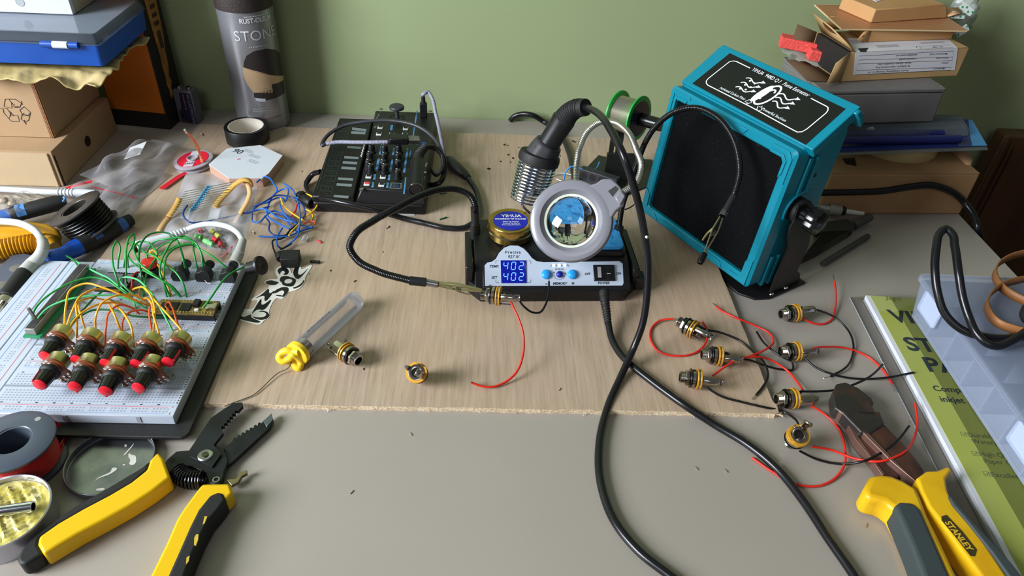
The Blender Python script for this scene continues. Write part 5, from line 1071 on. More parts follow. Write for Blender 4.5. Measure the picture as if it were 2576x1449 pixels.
jack(jackM((1962, 886), (2000, 884), 8.7, 30), 'jack socket on the grey desk with red lead curving far to the right',
     (C6([(1120, 500), (1180, 465), (1280, 455), (1400, 465), (1530, 515), (1640, 610), (1700, 700)], (7, 8, 6, 3, 1.2, 1.2, 1.2)), [(2251, 986)]),
     (C6([(1120, 530), (1190, 590), (1300, 635), (1450, 665), (1650, 660), (1840, 625)], (6, 4, 5, 2, 4, 9)), [(2317, 930)]), z=3)
jack(jackM((1955, 1004), (1993, 1002), 8.7, 10), 'jack socket at the plywood corner with wires running right and down',
     (C6([(1110, 820), (1220, 880), (1330, 980), (1380, 1100), (1380, 1240), (1300, 1340), (1180, 1380), (1060, 1365), (900, 1280), (770, 1190)], (7, 3, 1.2, 3, 3, 1.2, 1.2, 1.2, 1.2, 1.2)), None),
     (C6([(1090, 750), (1200, 750), (1350, 735), (1500, 680), (1600, 610), (1635, 570)], (9, 8, 9, 16, 14, 12)), [(2222, 913)]), z=13)
a = G(2006, 1098, 16)
jack(alongz(a, (.02, .35, -.94)) @ RZ(120), 'jack socket lying face down nearest the camera, its silver contact upwards',
     (C6([(1170, 1115), (1300, 1140), (1450, 1195), (1600, 1215), (1750, 1170), (1840, 1070), (1865, 950), (1850, 830)], (9, 6, 8, 14, 16, 10, 8, 9)), [(2290, 988)]),
     (C6([(1085, 1145), (1200, 1200), (1350, 1230), (1500, 1215), (1620, 1160), (1740, 1070), (1810, 980)], (6, 2, 2, 12, 15, 15, 14)), [(2288, 1060)]), z=11)
jack(jackM((905, 910), (874, 888), Zp + 8.6, 200), 'bare jack socket without wires beside the glass tube')
a = G(1049, 938, Zp + 14); jack(alongz(a, (.1, .62, -.78)) @ RZ(200), 'bare jack socket without wires standing mid-plywood, its bore towards the camera')
jack(jackM((1217, 741), (1251, 744), 42, 30, 41), 'jack socket gripped by the crocodile clip in front of the station',
     ([(1281, 748, 42), (1290, 770, 40), (1306, 805, 34), (1317, 845, 26), (1316, 890, 18), (1300, 935, 11), (1270, 962, 7), (1240, 973, 6.5), (1210, 971, 7), (1185, 962, 9)], [(1184, 957)]),
     ([(1278, 727, 44), (1295, 738, 42), (1315, 768, 36), (1340, 786, 30), (1358, 786, 28), (1373, 765, 31), (1380, 735, 36), (1381, 708, 40)], [(1381, 702)]), z=40)

# ================================================================== GLASS TUBE WITH SOLDER
gt = thing('solder_tube', 'clear plastic tube with yellow cap dispensing thin solder wire', 'tube', G(820, 840, 5))
TA, TB = G(752, 886, 15), G(893, 757, 14); dT = TB - TA; LT = dT.length; MT = alongz(TA, dT)
glass = mat('clear_tube_plastic', (200, 204, 210), .04, alpha=.05)
MB().lathe([(9.4, -2), (9.4, LT - 6), (9.2, LT - 2), (8.4, LT + 1.5), (6.6, LT + 3.4), (4, LT + 4.4), (0, LT + 4.8)], MT, 40).build('tube_wall', glass, gt, True)
MB().lathe([(8.3, -1), (8.3, LT - 6), (7.8, LT - 2), (5, LT), (0, LT + .8)], MT, 40).build('tube_inner_wall', glass, gt, True)
MB().lathe([(5.4, LT + 3.6), (7.4, LT + 2.9), (8, LT + 2.2)], MT, 40).build('end_rim', mat('pale_glint_plastic', (226, 228, 232), .15, alpha=.5), gt, True)
b = MB(); b.lathe([(7.6 + (.25 if i % 2 else 0), 2 + i * .35) for i in range(22)], MT, 32); b.build('solder_coil', mat('solder_wire'), gt, True)
ycap = mat('yellow_cap_plastic', (244, 206, 46), .4)
MB().lathe([(0, -4), (8.6, -4), (10.4, -3), (10.4, 1), (9, 2), (8.2, 2)], MT, 40).build('cap', ycap, gt, True)
c0 = MT @ Vector((0, 0, -7))
b = MB(); pl = [G(x, y, z) for x, y, z in ((752, 886, 20), (735, 885, 19), (722, 882, 20), (708, 889, 17), (702, 901, 14), (712, 909, 12), (728, 902, 14), (736, 893, 18), (748, 898, 15), (757, 912, 9), (752, 926, 6.5), (736, 918, 8))]
b.tube(crv(pl, 1), 3.0, 10); b.build('cap_loop', ycap, gt, True)
MB().prism([(0, 0), (6, -2), (8, 4), (4, 10), (-3, 9), (-5, 3)], -1.2, 1.2, basis(G(742, 917, 8), G(760, 905, 10) - G(742, 917, 8), Vector((0, .7, .7)))).build('cap_tab', ycap, gt, True, bevel=.8)
wire('solder_wire', [G(735, 905, 12), G(726, 925, 9), G(700, 938, 7), G(680, 955, 6.5), G(660, 975, 6), G(635, 995, 5.8), G(610, 1005, 5.8), G(585, 1014, 6), G(565, 1022, 5.6)], .45, mat('grey_solder', (150, 146, 136), .35, .9), parent=gt)
b = MB(); scribble(b, basis(MT @ Vector((0, 0, LT * .5)) + Vector((-5.6, -2, 7.2)), dT, (-.7, .5, .5)), 34, 2.2, 1, 8); b.build('lettering', mat('dark_tube_print', (60, 60, 62), .5), gt, True)

# ================================================================== STICKER
stk = thing('sticker', 'black and white lettered die-cut sticker on the plywood beside the breadboard', 'sticker', G(690, 740, 4.9))
C5 = lambda l: [(560 + x / 3.293, 620 + y / 3.293) for x, y in l]
def spoly(l, z0, z1, name, m, bev=0):
    P_ = [G(x, y, 5) for x, y in C5(l)]; return MB().prism(chaikin([(p.x, p.y) for p in P_]), z0, z1).build(name, m, stk, True, bevel=bev)
wst = mat('white_vinyl_sticker', (226, 224, 216), .4); kst = mat('black_sticker_print', (18, 18, 20), .45)
spoly([(35, 580), (110, 500), (190, 520), (250, 520), (300, 440), (240, 450), (235, 438), (350, 370), (395, 325), (345, 300), (350, 285), (400, 270), (470, 270), (435, 225), (440, 185), (480, 160), (540, 165), (560, 190), (575, 235), (600, 145), (650, 150), (650, 200), (730, 150), (745, 160), (680, 260), (685, 290), (640, 350), (570, 375), (545, 375), (500, 440), (440, 420), (380, 530), (395, 590), (340, 615), (325, 640), (290, 650)], 4.85, 5.15, 'backing', wst)
for l in ([(52, 580), (115, 510), (180, 530), (160, 555), (150, 580), (185, 585), (240, 560), (232, 590), (322, 625), (290, 636), (200, 618)], [(232, 572), (290, 470), (325, 425), (318, 500), (420, 425), (350, 532), (285, 520)], [(240, 580), (300, 590), (345, 585), (365, 565), (350, 545), (290, 540), (330, 530), (375, 545), (392, 575), (370, 600), (320, 612), (270, 600)],
          [(255, 440), (330, 395), (385, 340), (385, 400), (440, 355), (370, 450), (345, 455), (350, 400)], [(410, 395), (440, 360), (500, 335), (545, 340), (550, 370), (505, 425), (490, 415), (515, 380), (495, 360), (450, 385)], [(440, 402), (495, 405), (490, 418), (440, 408)],
          [(355, 292), (400, 280), (440, 290), (470, 300), (440, 320), (395, 322), (360, 310)], [(450, 200), (480, 172), (530, 178), (552, 205), (540, 235), (500, 238), (520, 215), (500, 200), (480, 215), (475, 240)], [(580, 225), (600, 160), (638, 160), (620, 230), (650, 240), (725, 165), (640, 270), (605, 270)],
          [(575, 345), (620, 330), (660, 300), (672, 275), (680, 290), (650, 330), (600, 352)], [(480, 250), (540, 245), (575, 265), (590, 300), (600, 260), (610, 290), (585, 335), (520, 330), (490, 315), (505, 300), (470, 290)]):
    spoly(l, 5.15, 5.25, 'printed_letter', kst)
P_ = G(*C5([(545, 290)])[0], 5); MB().lathe([(6.2, 5.2), (6.2, 5.4), (3.6, 5.4)], T(P_.x, P_.y, 0), 28).build('printed_ring', kst, stk, True)
MB().lathe([(3.6, 5.2), (3.6, 5.38), (0, 5.38)], T(P_.x, P_.y, 0), 28).build('printed_ring_centre', wst, stk, True)

# ================================================================== SMALL PARTS ON THE PLYWOOD
sk = thing('barrel_socket', 'square black power socket lying on the plywood above the sticker', 'socket', G(733, 655, 5))
M_ = T(*G(733, 662, 5)) @ RZ(6); MB().box(-8.6, 8.6, -8, 8, 0, 10.5, M_).build('housing', blkm, sk, True, bevel=.5)
MB().cyl(G(704, 640, 10), G(707, 652, 9), 5, 4.2).build('collar', blk, sk, True, bevel=.3)
ph = thing('pin_header', 'tiny four-way black pin header near the sticker', 'pin header', G(793, 659, 5))
M_ = T(*G(793, 661, 5)) @ RZ(-4)
for i in range(4): MB().box(-4.9 + i * 2.5, -2.6 + i * 2.5, -1.3, 1.3, 0, 2.4, M_).build('pin_block', blkm, ph, True, bevel=.4); MB().box(-3.9 + i * 2.5, -3.5 + i * 2.5, -3, -1.2, .6, 1, M_).build('pin', chrome, ph, True)
ld = thing('clear_led', 'clear unlit light-emitting diode standing on the plywood', 'diode', G(767, 608, 5))
MB().lathe([(0, 0), (3, 0), (3, 1), (2.5, 1), (2.5, 5), (1.8, 6.8), (0, 7.6)], alongz(G(764, 606, 6.5), (.2, .7, .4)), 20).build('lens', mat('clear_led_resin', (236, 238, 240), .05, alpha=.35), ld, True)
for k in (-.8, .8): wire('lead', [G(764 + k * 4, 606, 6.5), G(760 + k * 5, 596, 6)], .3, chrome, parent=ld, n=5)
o = wire('wire_offcut', [G(797, 604, 5.6), G(804, 607, 6), G(808, 611, 5.6)], .8, mat('pink_red_sleeve', (216, 60, 76), .4), 'tiny pink-red wire offcut right of the clear diode', 'wire offcut')
for (p0, p1, lb) in (((1107, 487), (1124, 484), 'dark green wire offcut beside the synthesizer corner'), ((1106, 552), (1124, 546), 'dark green wire offcut between synthesizer and station')):
    wire('wire_offcut', [G(*p0, 5.6), G((p0[0] + p1[0]) / 2, (p0[1] + p1[1]) / 2, 5.8), G(*p1, 5.7)], .8, mat('dark_green_sleeve', (24, 96, 66), .4), lb, 'wire offcut', 'green wire offcuts on the plywood')
for (p, lb) in (((635, 585), 'small bent silver lead offcut right of the resistor bag'), ((505, 338), 'pale curved offcut behind the tape roll')):
    wire('lead_offcut', [G(p[0] - 5, p[1] - 2, 5.2), G(p[0] + 3, p[1] - 2, 5.3), G(p[0] + 5, p[1] + 4, 5.2)], .4, copper, lb, 'wire offcut')
for i, (px, py) in enumerate(((1406, 983), (1031, 1088), (881, 1243), (1822, 1180), (2179, 1327), (1748, 1174), (1865, 1110), (1865, 1092))):
    c = G(px, py, 5 if py < 1030 else .2); o = MB().tube([c, c + Vector((1.2, 1.8 * (-1) ** i, .2)), c + Vector((1.8, 3.2 * (-1) ** i, .1))], .35, 5).build('solder_crumb', copper)
    tag(o, ['tiny silver crumb on the plywood below the wired jack', 'tiny pale crumb on the desk below the plywood edge', 'tiny crumb on the bare near desk, left of centre', 'tiny silver crumb left of the big pliers', 'tiny crumb on the desk beside the yellow plier handle', 'tiny crumb left of the black cord', 'tiny crumb on the desk beside the black cord, lower of two', 'tiny crumb on the desk beside the black cord, upper of two'][i], 'crumb', 'crumbs on the work surface')

# ================================================================== BLUE WIRE TANGLE
bw = [mat('blue_wire_sleeve', (26, 98, 190), .38), mat('blue_wire_sleeve_dark', (20, 58, 130), .38)]
C4 = lambda l: [(380 + x / 4.025, 300 + y / 4.025) for x, y in l]
def tangle(l, zs, m, label, cat='wire', group='blue wires in the tangle', r=.9):
    P_ = [G(p[0], p[1], 5.8 + zs[i % len(zs)]) for i, p in enumerate(C4(l))]
    return wire('hookup_wire', P_, r, m, label, cat, group, n=7, step=2)
tangle([(370, 870), (335, 920), (340, 1000), (400, 1045), (520, 1040), (720, 1005), (900, 960), (1060, 925), (1200, 880)], (14, 12, 10, 8, 6, 4, 2, 4, 6), bw[1], 'long dark blue wire reaching left over the resistor bag')
tangle([(1070, 640), (1130, 585), (1190, 590), (1240, 650), (1275, 730), (1230, 780), (1200, 830), (1090, 870), (1030, 930), (1100, 910), (1300, 1000), (1440, 1040)], (8, 10, 12, 10, 8, 6, 5, 4, 3, 5), bw[0], 'blue wire with hooked end behind the tangle')
tangle([(1340, 650), (1420, 700), (1470, 790), (1500, 900), (1500, 1100), (1470, 1200), (1400, 1260), (1330, 1310), (1280, 1280), (1275, 1200), (1330, 1100)], (8, 10, 12, 12, 10, 8, 4, 2), bw[0], 'blue wire running down the right side of the tangle')
tangle([(1090, 1185), (1250, 1190), (1400, 1180), (1520, 1130), (1640, 1095)], (1, 2, 3, 2, 1), bw[0], 'straight blue wire lying lowest across the tangle')
tangle([(1180, 850), (1250, 760), (1330, 710), (1385, 700), (1385, 760), (1360, 830), (1310, 790), (1240, 810), (1180, 900), (1200, 1000), (1300, 1060), (1400, 1110)], (4, 8, 10, 12, 9, 6, 4, 3), bw[0], 'light blue wire in a small loop at the top of the tangle')
tangle([(1300, 860), (1330, 930), (1390, 1000), (1480, 1060), (1560, 1085), (1635, 1090)], (9, 7, 5, 4, 2), bw[0], 'blue wire with bare end crossing the tangle')
tangle([(1020, 950), (1040, 1040), (1100, 1040), (1160, 980), (1250, 930), (1330, 960), (1390, 1050), (1480, 1140)], (2, 3, 6, 7, 5, 3), bw[0], 'blue wire looped at the left of the tangle')
tangle([(1150, 980), (1200, 1050), (1200, 1130), (1240, 1170), (1330, 1180), (1440, 1130), (1480, 1060), (1380, 980), (1240, 960)], (3, 4, 5, 4, 3), bw[1], 'dark blue wire in a wide loop low in the tangle')
tangle([(1040, 880), (1120, 850), (1280, 770), (1420, 790), (1520, 850), (1560, 920), (1540, 1000), (1480, 1080)], (5, 8, 10, 8, 6, 3), bw[1], 'dark blue wire arching over the top of the tangle')
tangle([(1260, 1360), (1235, 1290), (1250, 1220), (1320, 1210), (1420, 1110), (1490, 1060)], (6, 5, 3, 2), blkw, 'black wire curling from the square socket into the tangle', group=None)
tangle([(1310, 1320), (1380, 1285), (1420, 1260)], (4, 3, 2), blkw, 'short black wire near the square socket', group=None)
ym = mat('yellow_wire_sleeve', (238, 186, 40), .38)
tangle([(1315, 800), (1340, 870), (1400, 930), (1480, 985), (1540, 1020)], (8, 7, 5, 3), ym, 'yellow wire crossing the left of the blue tangle', group=None)
tangle([(1475, 790), (1540, 760), (1640, 790), (1685, 860), (1640, 930), (1560, 990), (1510, 1050), (1440, 1120), (1395, 1175)], (8, 10, 11, 8, 5, 3), ym, 'yellow wire looping over the small black cylinder', group=None)
tangle([(1560, 910), (1620, 940), (1640, 990), (1620, 1020)], (3, 4, 2), ym, 'short yellow wire at the right of the tangle', group=None)
tangle([(1480, 860), (1460, 930), (1410, 1000)], (5, 4, 2), redw, 'short red wire inside the blue tangle', group=None)
tangle([(1540, 1060), (1620, 1035), (1665, 1045), (1640, 1075)], (2, 4, 4, 2), mat('orange_red_sleeve', (222, 84, 52), .4), 'orange-red wire scrap at the right end of the tangle', group=None)
ck = thing('cable_plug', 'small black cylindrical plug under the yellow wire loop', 'plug', G(775, 505, 5))
a, c = G(756, 496, 12), G(784, 512, 10); MB().lathe([(5.4, 0), (6.6, 2), (6.6, (c - a).length), (5.6, (c - a).length + 1), (0, (c - a).length + 1)], alongz(a, c - a), 24).build('body', blk, ck, True)
MB().lathe([(0, (c - a).length + 1.2), (4, (c - a).length + 1.2)], alongz(a, c - a), 20).build('end_face', mat('dark_red_end', (74, 26, 32), .4), ck, True)
MB().lathe([(0, -4), (6, -3), (7.4, 0), (7, 3)], alongz(a, c - a), 24).build('flange', blk, ck, True)

# ================================================================== HEXAGONAL CARD BOX
hx = thing('hexagonal_box', 'white and tan six-sided card box marked 90', 'box', G(625, 410, 5))
top = [(525, 413), (570, 374), (655, 365), (711, 391), (676, 436), (660, 448), (575, 448)]
P_ = [G(x, y, 16.5) for x, y in top]; pl = [(p.x, p.y) for p in P_]
MB().prism(pl, 5, 16).build('box_body', mat('tan_card_side', (178, 142, 124), .6), hx, True, bevel=.5)
MB().prism(pl, 16, 16.6).build('box_lid', mat('pale_grey_card', (202, 208, 214), .5), hx, True)
a = G(598, 381, 16.7); b = MB(); text(b, '90', 13, T(a.x, a.y, 16.65) @ RZ(-28), bold=.1); 
b.build('lettering', mat('dark_card_print', (44, 48, 62), .5), hx, True)
b = MB()
for i, (x, y, wd, rw) in enumerate(((628, 378, 13, 3), (644, 391, 16, 3), (640, 404, 14, 3), (690, 371, 8, 1))): c = G(x, y, 16.7); scribble(b, T(c.x, c.y, 16.6) @ RZ(-30), wd, 1.3, rw, i)
b.build('small_print', mat('grey_card_print', (130, 140, 156), .5), hx, True)
c = G(598, 402, 16.7); MB().prism([(-1, 0), (2.5, 1.5), (3, 3), (0, 3)], 16.6, 16.75, T(c.x, c.y, 0)).build('red_mark', mat('red_print', (186, 44, 54), .5), hx, True)

# ================================================================== DESOLDERING BRAID
dw = thing('desoldering_braid', 'clear red-labelled spool with copper braid sticking up from it', 'spool', G(487, 405, 5))
Ms_ = T(*G(486, 402, 12)) @ RX(3) @ RY(-6)
MB().lathe([(0, -7), (21, -7), (22, -6), (22, -4.6), (17, -4), (17, -1.5), (22, -1), (22.4, .2), (20, 1), (0, 1)], Ms_, 48).build('spool_body', mat('clear_spool_plastic', (206, 200, 210), .15, alpha=.5), dw, True)
MB().lathe([(17.8, 1.1), (17.8, 1.4), (7, 1.4)], Ms_, 48).build('label', mat('red_spool_label', (208, 30, 52), .4), dw, True)
b = MB(); b.box(-6, 5, -17, -7, 1.4, 1.7, Ms_); b.box(-6, 5, 7, 17, 1.4, 1.7, Ms_); b.build('clear_window', mat('pale_spool_window', (196, 190, 200), .3), dw, True)
b = MB(); text(b, 'SWP', 5.5, Ms_ @ T(-.5, -11, 1.7), bold=.1); b.build('lettering', mat('black_print'), dw, True)
MB().lathe([(6.6, 1), (6.6, 3.4), (5.6, 3.6), (5.6, -2)], Ms_, 28).build('hub', mat('clear_spool_plastic'), dw, True)
b = MB(); rows = []; cc = crv([G(509, 408, 15), G(505, 393, 22), G(500, 376, 32), G(491, 358, 42), G(478, 341, 52), G(465, 328, 60)], 1)
for i, p in enumerate(cc): rows.append([p + Vector((-1.7, -.3, 0)), p + Vector((-.6, -.8, .1)), p + Vector((.6, -.8, .1)), p + Vector((1.7, -.3, 0)), p + Vector((0, .6, 0))])
b.grid(rows, close=True); b.build('copper_braid', mat('copper_braid', (214, 124, 82), .35, .9, bump=(900, 1)), dw, True)
b = MB(); b.cyl(G(470, 334, 56), G(464, 326, 61), 1.5, 1.2, 8); b.build('tinned_end', mat('tinned_end', (226, 222, 214), .25, .9), dw, True)

# ================================================================== BAGS
film = mat('clear_bag_film', (176, 178, 186), .14, alpha=.05, bump=(55, .45))
filmf = mat('frosted_bag_film', (214, 212, 220), .16, alpha=.10, bump=(48, 1))
def sheet(name, quad, z, amp, m, parent, n=26, seed=1, edge=0, fr=3):
    A, B, Cc, D = [G(x, y, z) for x, y in quad]; rr = random.Random(seed); ph_ = [rr.uniform(0, 6) for _ in range(8)]
    rows = []
    for i in range(n + 1):
        u = i / n; row = []
        for j in range(n + 1):
            v = j / n; p = (A * (1 - u) + B * u) * (1 - v) + (D * (1 - u) + Cc * u) * v
            w_ = math.sin(u * fr * 3 + ph_[0] + 3 * v) * math.sin(v * fr * 2.1 + ph_[1]) + .5 * math.sin(u * fr * 7 + v * 9 + ph_[2]) + .35 * math.sin(v * fr * 8 - u * 6 + ph_[3])
            s = min(1, 6 * min(u, v, 1 - u, 1 - v) + edge)
            row.append((p.x + .8 * math.sin(v * 11 + ph_[4]), p.y + .8 * math.sin(u * 9 + ph_[5]), max(z + amp * (w_ * .5 + .45) * s, z - .3)))
        rows.append(row)
    b = MB(); b.grid(rows); return b.build(name, m, parent, True, ang=180)
bg1 = thing('plastic_bag', 'big clear zip bag with red stripe lying between boxes and black wire spool', 'bag', G(330, 470, 3))
sheet('bag_film', ((200, 440), (385, 350), (492, 372), (300, 480)), 14, 16, filmf, bg1, seed=3, fr=2)
sheet('bag_film', ((160, 478), (330, 415), (430, 440), (285, 560)), 6, 9, filmf, bg1, seed=5, fr=2)
sheet('bag_film', ((250, 490), (400, 440), (330, 545), (165, 612)), 6, 6, film, bg1, seed=9, fr=3)
def stripe(pp, z, w_, m, parent, name='red_stripe'):
    P_ = crv([G(x, y, zz) for (x, y, zz) in pp], 3); b = MB(); rows = []
    for i, p in enumerate(P_):
        t = (P_[min(i + 1, len(P_) - 1)] - P_[max(i - 1, 0)]).normalized(); nn = Vector((-t.y, t.x, 0)) * w_ / 2; rows.append([p + nn, p - nn])
    b.grid(rows); return b.build(name, m, parent, True)
rst = mat('red_bag_print', (206, 34, 48), .45)
stripe([(165, 474, 9), (200, 464, 11), (232, 456, 13)], 0, 6, rst, bg1); stripe([(232, 470, 9), (290, 484, 9), (340, 497, 9)], 0, 1.6, rst, bg1)
stripe([(478, 430, 6), (455, 441, 6.5), (432, 456, 7), (405, 475, 7)], 0, 6.5, rst, bg1)
for i in range(9): a = G(238 + i * 12, 472 + i * 3.2, 9.5); MB().box(-.9, .9, -.3, .3, 0, .2, T(a.x, a.y, a.z) @ RZ(-15)).build('red_print', rst, bg1, True)
P_ = [G(x, y, 20) for x, y in ((330, 382), (372, 366), (355, 399), (315, 412))]; MB().prism([(p.x, p.y) for p in P_], 25, 25.4).build('white_panel', mat('white_bag_label', (226, 228, 230), .4), bg1, True)
bg2 = thing('plastic_bag', 'clear zip bag holding taped blue resistors on the plywood', 'bag', G(520, 520, 5))
sheet('bag_film', ((400, 600), (470, 432), (655, 452), (610, 645)), 5.6, 6, film, bg2, seed=12, fr=3, edge=.1)
for q, t_ in ((((530, 520), (555, 522), (548, 550), (524, 548)), 'R 10k'), (((455, 520), (480, 522), (474, 550), (450, 548)), '100R')):
    P_ = [G(x, y, 7) for x, y in q]; MB().prism([(p.x, p.y) for p in P_], 6.6, 6.9).build('paper_label', mat('white_bag_label'), bg2, True)
rt = mat('buff_paper_tape', (226, 176, 92), .6); rb = mat('blue_resistor_body', (74, 160, 196), .35)
rp = thing('resistor_strip', 'strip of blue resistors held between two yellow paper tapes', 'resistors', G(500, 490, 10))
def band(pp, z, w_, m, nm):
    P_ = crv([G(x, y, zz) for (x, y, zz) in pp], 2); b = MB(); rows = []
    for i, p in enumerate(P_):
        t = (P_[min(i + 1, len(P_) - 1)] - P_[max(i - 1, 0)]).normalized(); nn = Vector((-t.y, t.x, .2)) * w_ / 2; rows.append([p + nn, p - nn])
    b.grid(rows); b.build(nm, m, rp, True, solid=.4)
band([(424, 545, 11), (435, 530, 13), (446, 512, 14), (452, 498, 15)], 0, 6, rt, 'paper_tape')
band([(540, 522, 12), (556, 500, 14), (575, 480, 17), (595, 462, 20), (612, 452, 22), (630, 456, 20), (636, 470, 14)], 0, 6.5, rt, 'paper_tape')
band([(612, 452, 21), (622, 462, 18), (628, 480, 14), (622, 505, 11), (608, 530, 9), (592, 560, 8)], 0, 5.5, mat('dull_buff_tape', (208, 166, 112), .6), 'paper_tape')
band([(400, 582, 8), (412, 562, 9), (425, 545, 10)], 0, 5.5, mat('dull_buff_tape'), 'paper_tape')
for i in range(10):
    a = G(432 + i * 3.6, 538 - i * 6.2, 13 + i * .3); c = G(545 + i * 5.2, 516 - i * 6.6, 14 + i * .7); m_ = a + (c - a) * .47; d = (c - a).normalized()
    MB().tube([a, m_, c], .4, 5).build('resistor_lead', chrome, rp, True)
    b = MB(); b.lathe([(0, -3.6), (1.1, -3.3), (1.3, -2.4), (1.0, -1.6), (1.0, 1.6), (1.3, 2.4), (1.1, 3.3), (0, 3.6)], alongz(m_, d), 10); b.build('resistor_body', rb, rp, True)
    b = MB(); [b.lathe([(1.12, z), (1.12, z + .5)], alongz(m_, d), 10) for z in (-1.4, -.3, .9)]; b.build('colour_bands', mat('navy_band', (18, 34, 80), .4), rp, True)
bg3 = thing('plastic_bag', 'small crinkled bag of coloured diodes behind the breadboard', 'bag', G(535, 600, 5))
sheet('bag_film', ((470, 590), (500, 562), (610, 572), (560, 655)), 5.6, 9, film, bg3, seed=21, fr=5)
stripe([(556, 648, 8), (575, 628, 8), (592, 606, 8)], 0, 1.4, mat('pale_red_print', (214, 110, 120), .45), bg3)
for i, (px, py, dx, dy, cl, nm) in enumerate(((503, 577, 14, 14, (210, 40, 50), 'red'), (541, 603, 16, 12, (210, 40, 50), 'red'), (556, 614, 2, 9, (206, 40, 56), 'red'), (519, 607, 20, 6, (110, 214, 110), 'green'), (498, 595, 18, 4, (130, 220, 130), 'green'), (528, 612, 12, 5, (100, 206, 100), 'green'), (535, 583, 10, 8, (206, 204, 84), 'yellow'), (548, 592, 8, 6, (206, 204, 84), 'yellow'))):
    a = G(px, py, 9); c = G(px + dx, py + dy, 8.5); d = (c - a).normalized()
    t = thing('diode', {0: 'red diode at the top of the small bag', 1: 'red diode in the middle of the small bag', 2: 'red diode nearest the breadboard in the small bag', 3: 'pale green diode in the middle of the small bag', 4: 'pale green diode at the left of the small bag', 5: 'green diode lowest in the small bag', 6: 'yellowish diode, left one in the small bag', 7: 'yellowish diode, right one in the small bag'}[i], 'diode', a, 'coloured diodes in the small bag')
    MB().lathe([(0, -4), (1.8, -3.4), (2.5, -1.6), (2.5, 3), (2.9, 3), (2.9, 4), (0, 4)], alongz(a, d), 18).build('lens', mat('diode_' + nm, cl, .15, coat=.6), t, True)
    b = MB()
    for k in (-.7, .7): q = alongz(a, d) @ Vector((k, 0, 4)); b.tube([q, q + d * 11], .32, 5)
    b.build('lead', chrome, t, True)
# ================================================================== LEFT EDGE TOOLS
sw_ = thing('wire_spool', 'tilted black spool of black wire near the cardboard boxes', 'spool', G(200, 550, 5))
Mw_ = alongz(G(188, 524, 36), (-.42, -.02, .9)); spm = mat('dark_grey_spool', (52, 50, 48), .38)
def spool(t, M, R_, rh, h_, m, mw, wn_, rw=None, tw=3.2):
    rw = rw or R_ * .86
    for z in (0, -h_): MB().lathe([(rh, z - 1.2), (R_ - .4, z - 1.2), (R_, z - .8), (R_, z + .6), (R_ - .6, z + 1), (rh + 1.6, z + 1), (rh + 1, z + .4), (rh, z + .4), (rh, z - 1.2)], M, 64).build('flange', m, t, True)
    MB().lathe([(rh, -h_), (rh, 0), (rh + 1.2, 0), (rh + 1.2, -h_)], M, 40).build('hub', m, t, True)
    b = MB(); n = int((h_ - 3) / (tw / 8)); b.lathe([(rw + tw * .3 * math.sin(i * PI / 4), -1.5 - (h_ - 3) * i / n) for i in range(n + 1)], M, 56); b.build(wn_, mw, t, True, ang=60)
spool(sw_, Mw_, 27, 12.5, 25, spm, mat('black_wire_winding', (16, 16, 17), .3), 'wire_winding')
MB().lathe([(1.6, 1.05), (0, 1.1)], Mw_ @ T(21, 6, 0), 12).build('flange_hole', mat('dark_hole'), sw_, True)
rsp = thing('wire_spool', 'grey spool of red wire at the near left beside the breadboard', 'spool', G(29, 1110, 0))
Mr_ = T(*G(29, 1110, 25)); spool(rsp, Mr_, 27.5, 11.5, 23, mat('blue_grey_spool', (70, 78, 92), .34), mat('red_wire_winding', (190, 28, 24), .35), 'wire_winding', tw=1.6)
MB().lathe([(2, 1.05), (2, 1.15), (0, 1.15)], Mr_ @ T(8.5, 19.5, 0), 14).build('flange_hole', mat('pale_hole', (150, 152, 150), .6), rsp, True)
wire('loose_wire', [G(60, 1180, 8), G(110, 1165, 5), G(145, 1130, 4), G(162, 1095, 5), G(152, 1070, 8), G(128, 1058, 14), G(115, 1075, 18)], .9, mat('red_wire_winding'), parent=rsp)
wire('loose_wire', [G(20, 1215, 3), G(90, 1205, 2), G(135, 1170, 2), G(158, 1125, 3), G(155, 1085, 5), G(132, 1062, 10)], .9, mat('red_wire_winding'), parent=rsp)
wire('wire_end', [G(-5, 1103, 12), G(20, 1095, 16), G(42, 1085, 20)], .9, mat('red_wire_winding'), parent=rsp); wire('wire_tip', [G(40, 1086, 20), G(48, 1081, 21)], .9, copper, parent=rsp, n=8)
# lid and flux tin
tl = thing('tin_lid', 'shallow upturned metal lid with dried flux flecks', 'lid', G(281, 1165, 0))
tinm = mat('tin_metal', (150, 152, 156), .3, .85, var=(40, (112, 116, 122)))
cL = G(281, 1168, 1); MLd = T(cL.x, cL.y, .2); RL = 29.5
MB().lathe([(0, .4), (RL - 1.2, .4), (RL - .6, 1), (RL - .6, 5.6), (RL, 6), (RL + .4, 5.6), (RL + .3, .8), (RL - .6, 0), (0, 0)], MLd, 64).build('lid', tinm, tl, True)
flk = mat('dried_flux', (206, 204, 196), .5); C7 = lambda l: [(x / 3.09, 980 + y / 3.09) for x, y in l]
for l in ([(1000, 490), (1030, 510), (1055, 510), (1060, 560), (1040, 585), (1000, 580), (1015, 545), (995, 520)], [(1045, 410), (1030, 440), (970, 510), (955, 510), (1010, 450)], [(965, 425), (985, 425), (985, 440), (970, 448)], [(870, 605), (910, 605), (905, 625), (850, 660), (790, 680), (755, 695), (740, 715), (750, 690), (800, 665), (860, 640)], [(745, 770), (800, 760), (820, 775), (790, 785), (745, 785)], [(950, 580), (980, 580), (960, 592)], [(712, 615), (725, 618), (712, 625)]):
    P_ = [G(x, y, 1) for x, y in C7(l)]; MB().prism(chaikin([(p.x, p.y) for p in P_]), .6, .85).build('flux_fleck', flk, tl, True)
ft = thing('flux_tin', 'round metal tin of yellow flux paste with a metal tube lying in it', 'tin', G(0, 1292, 0))
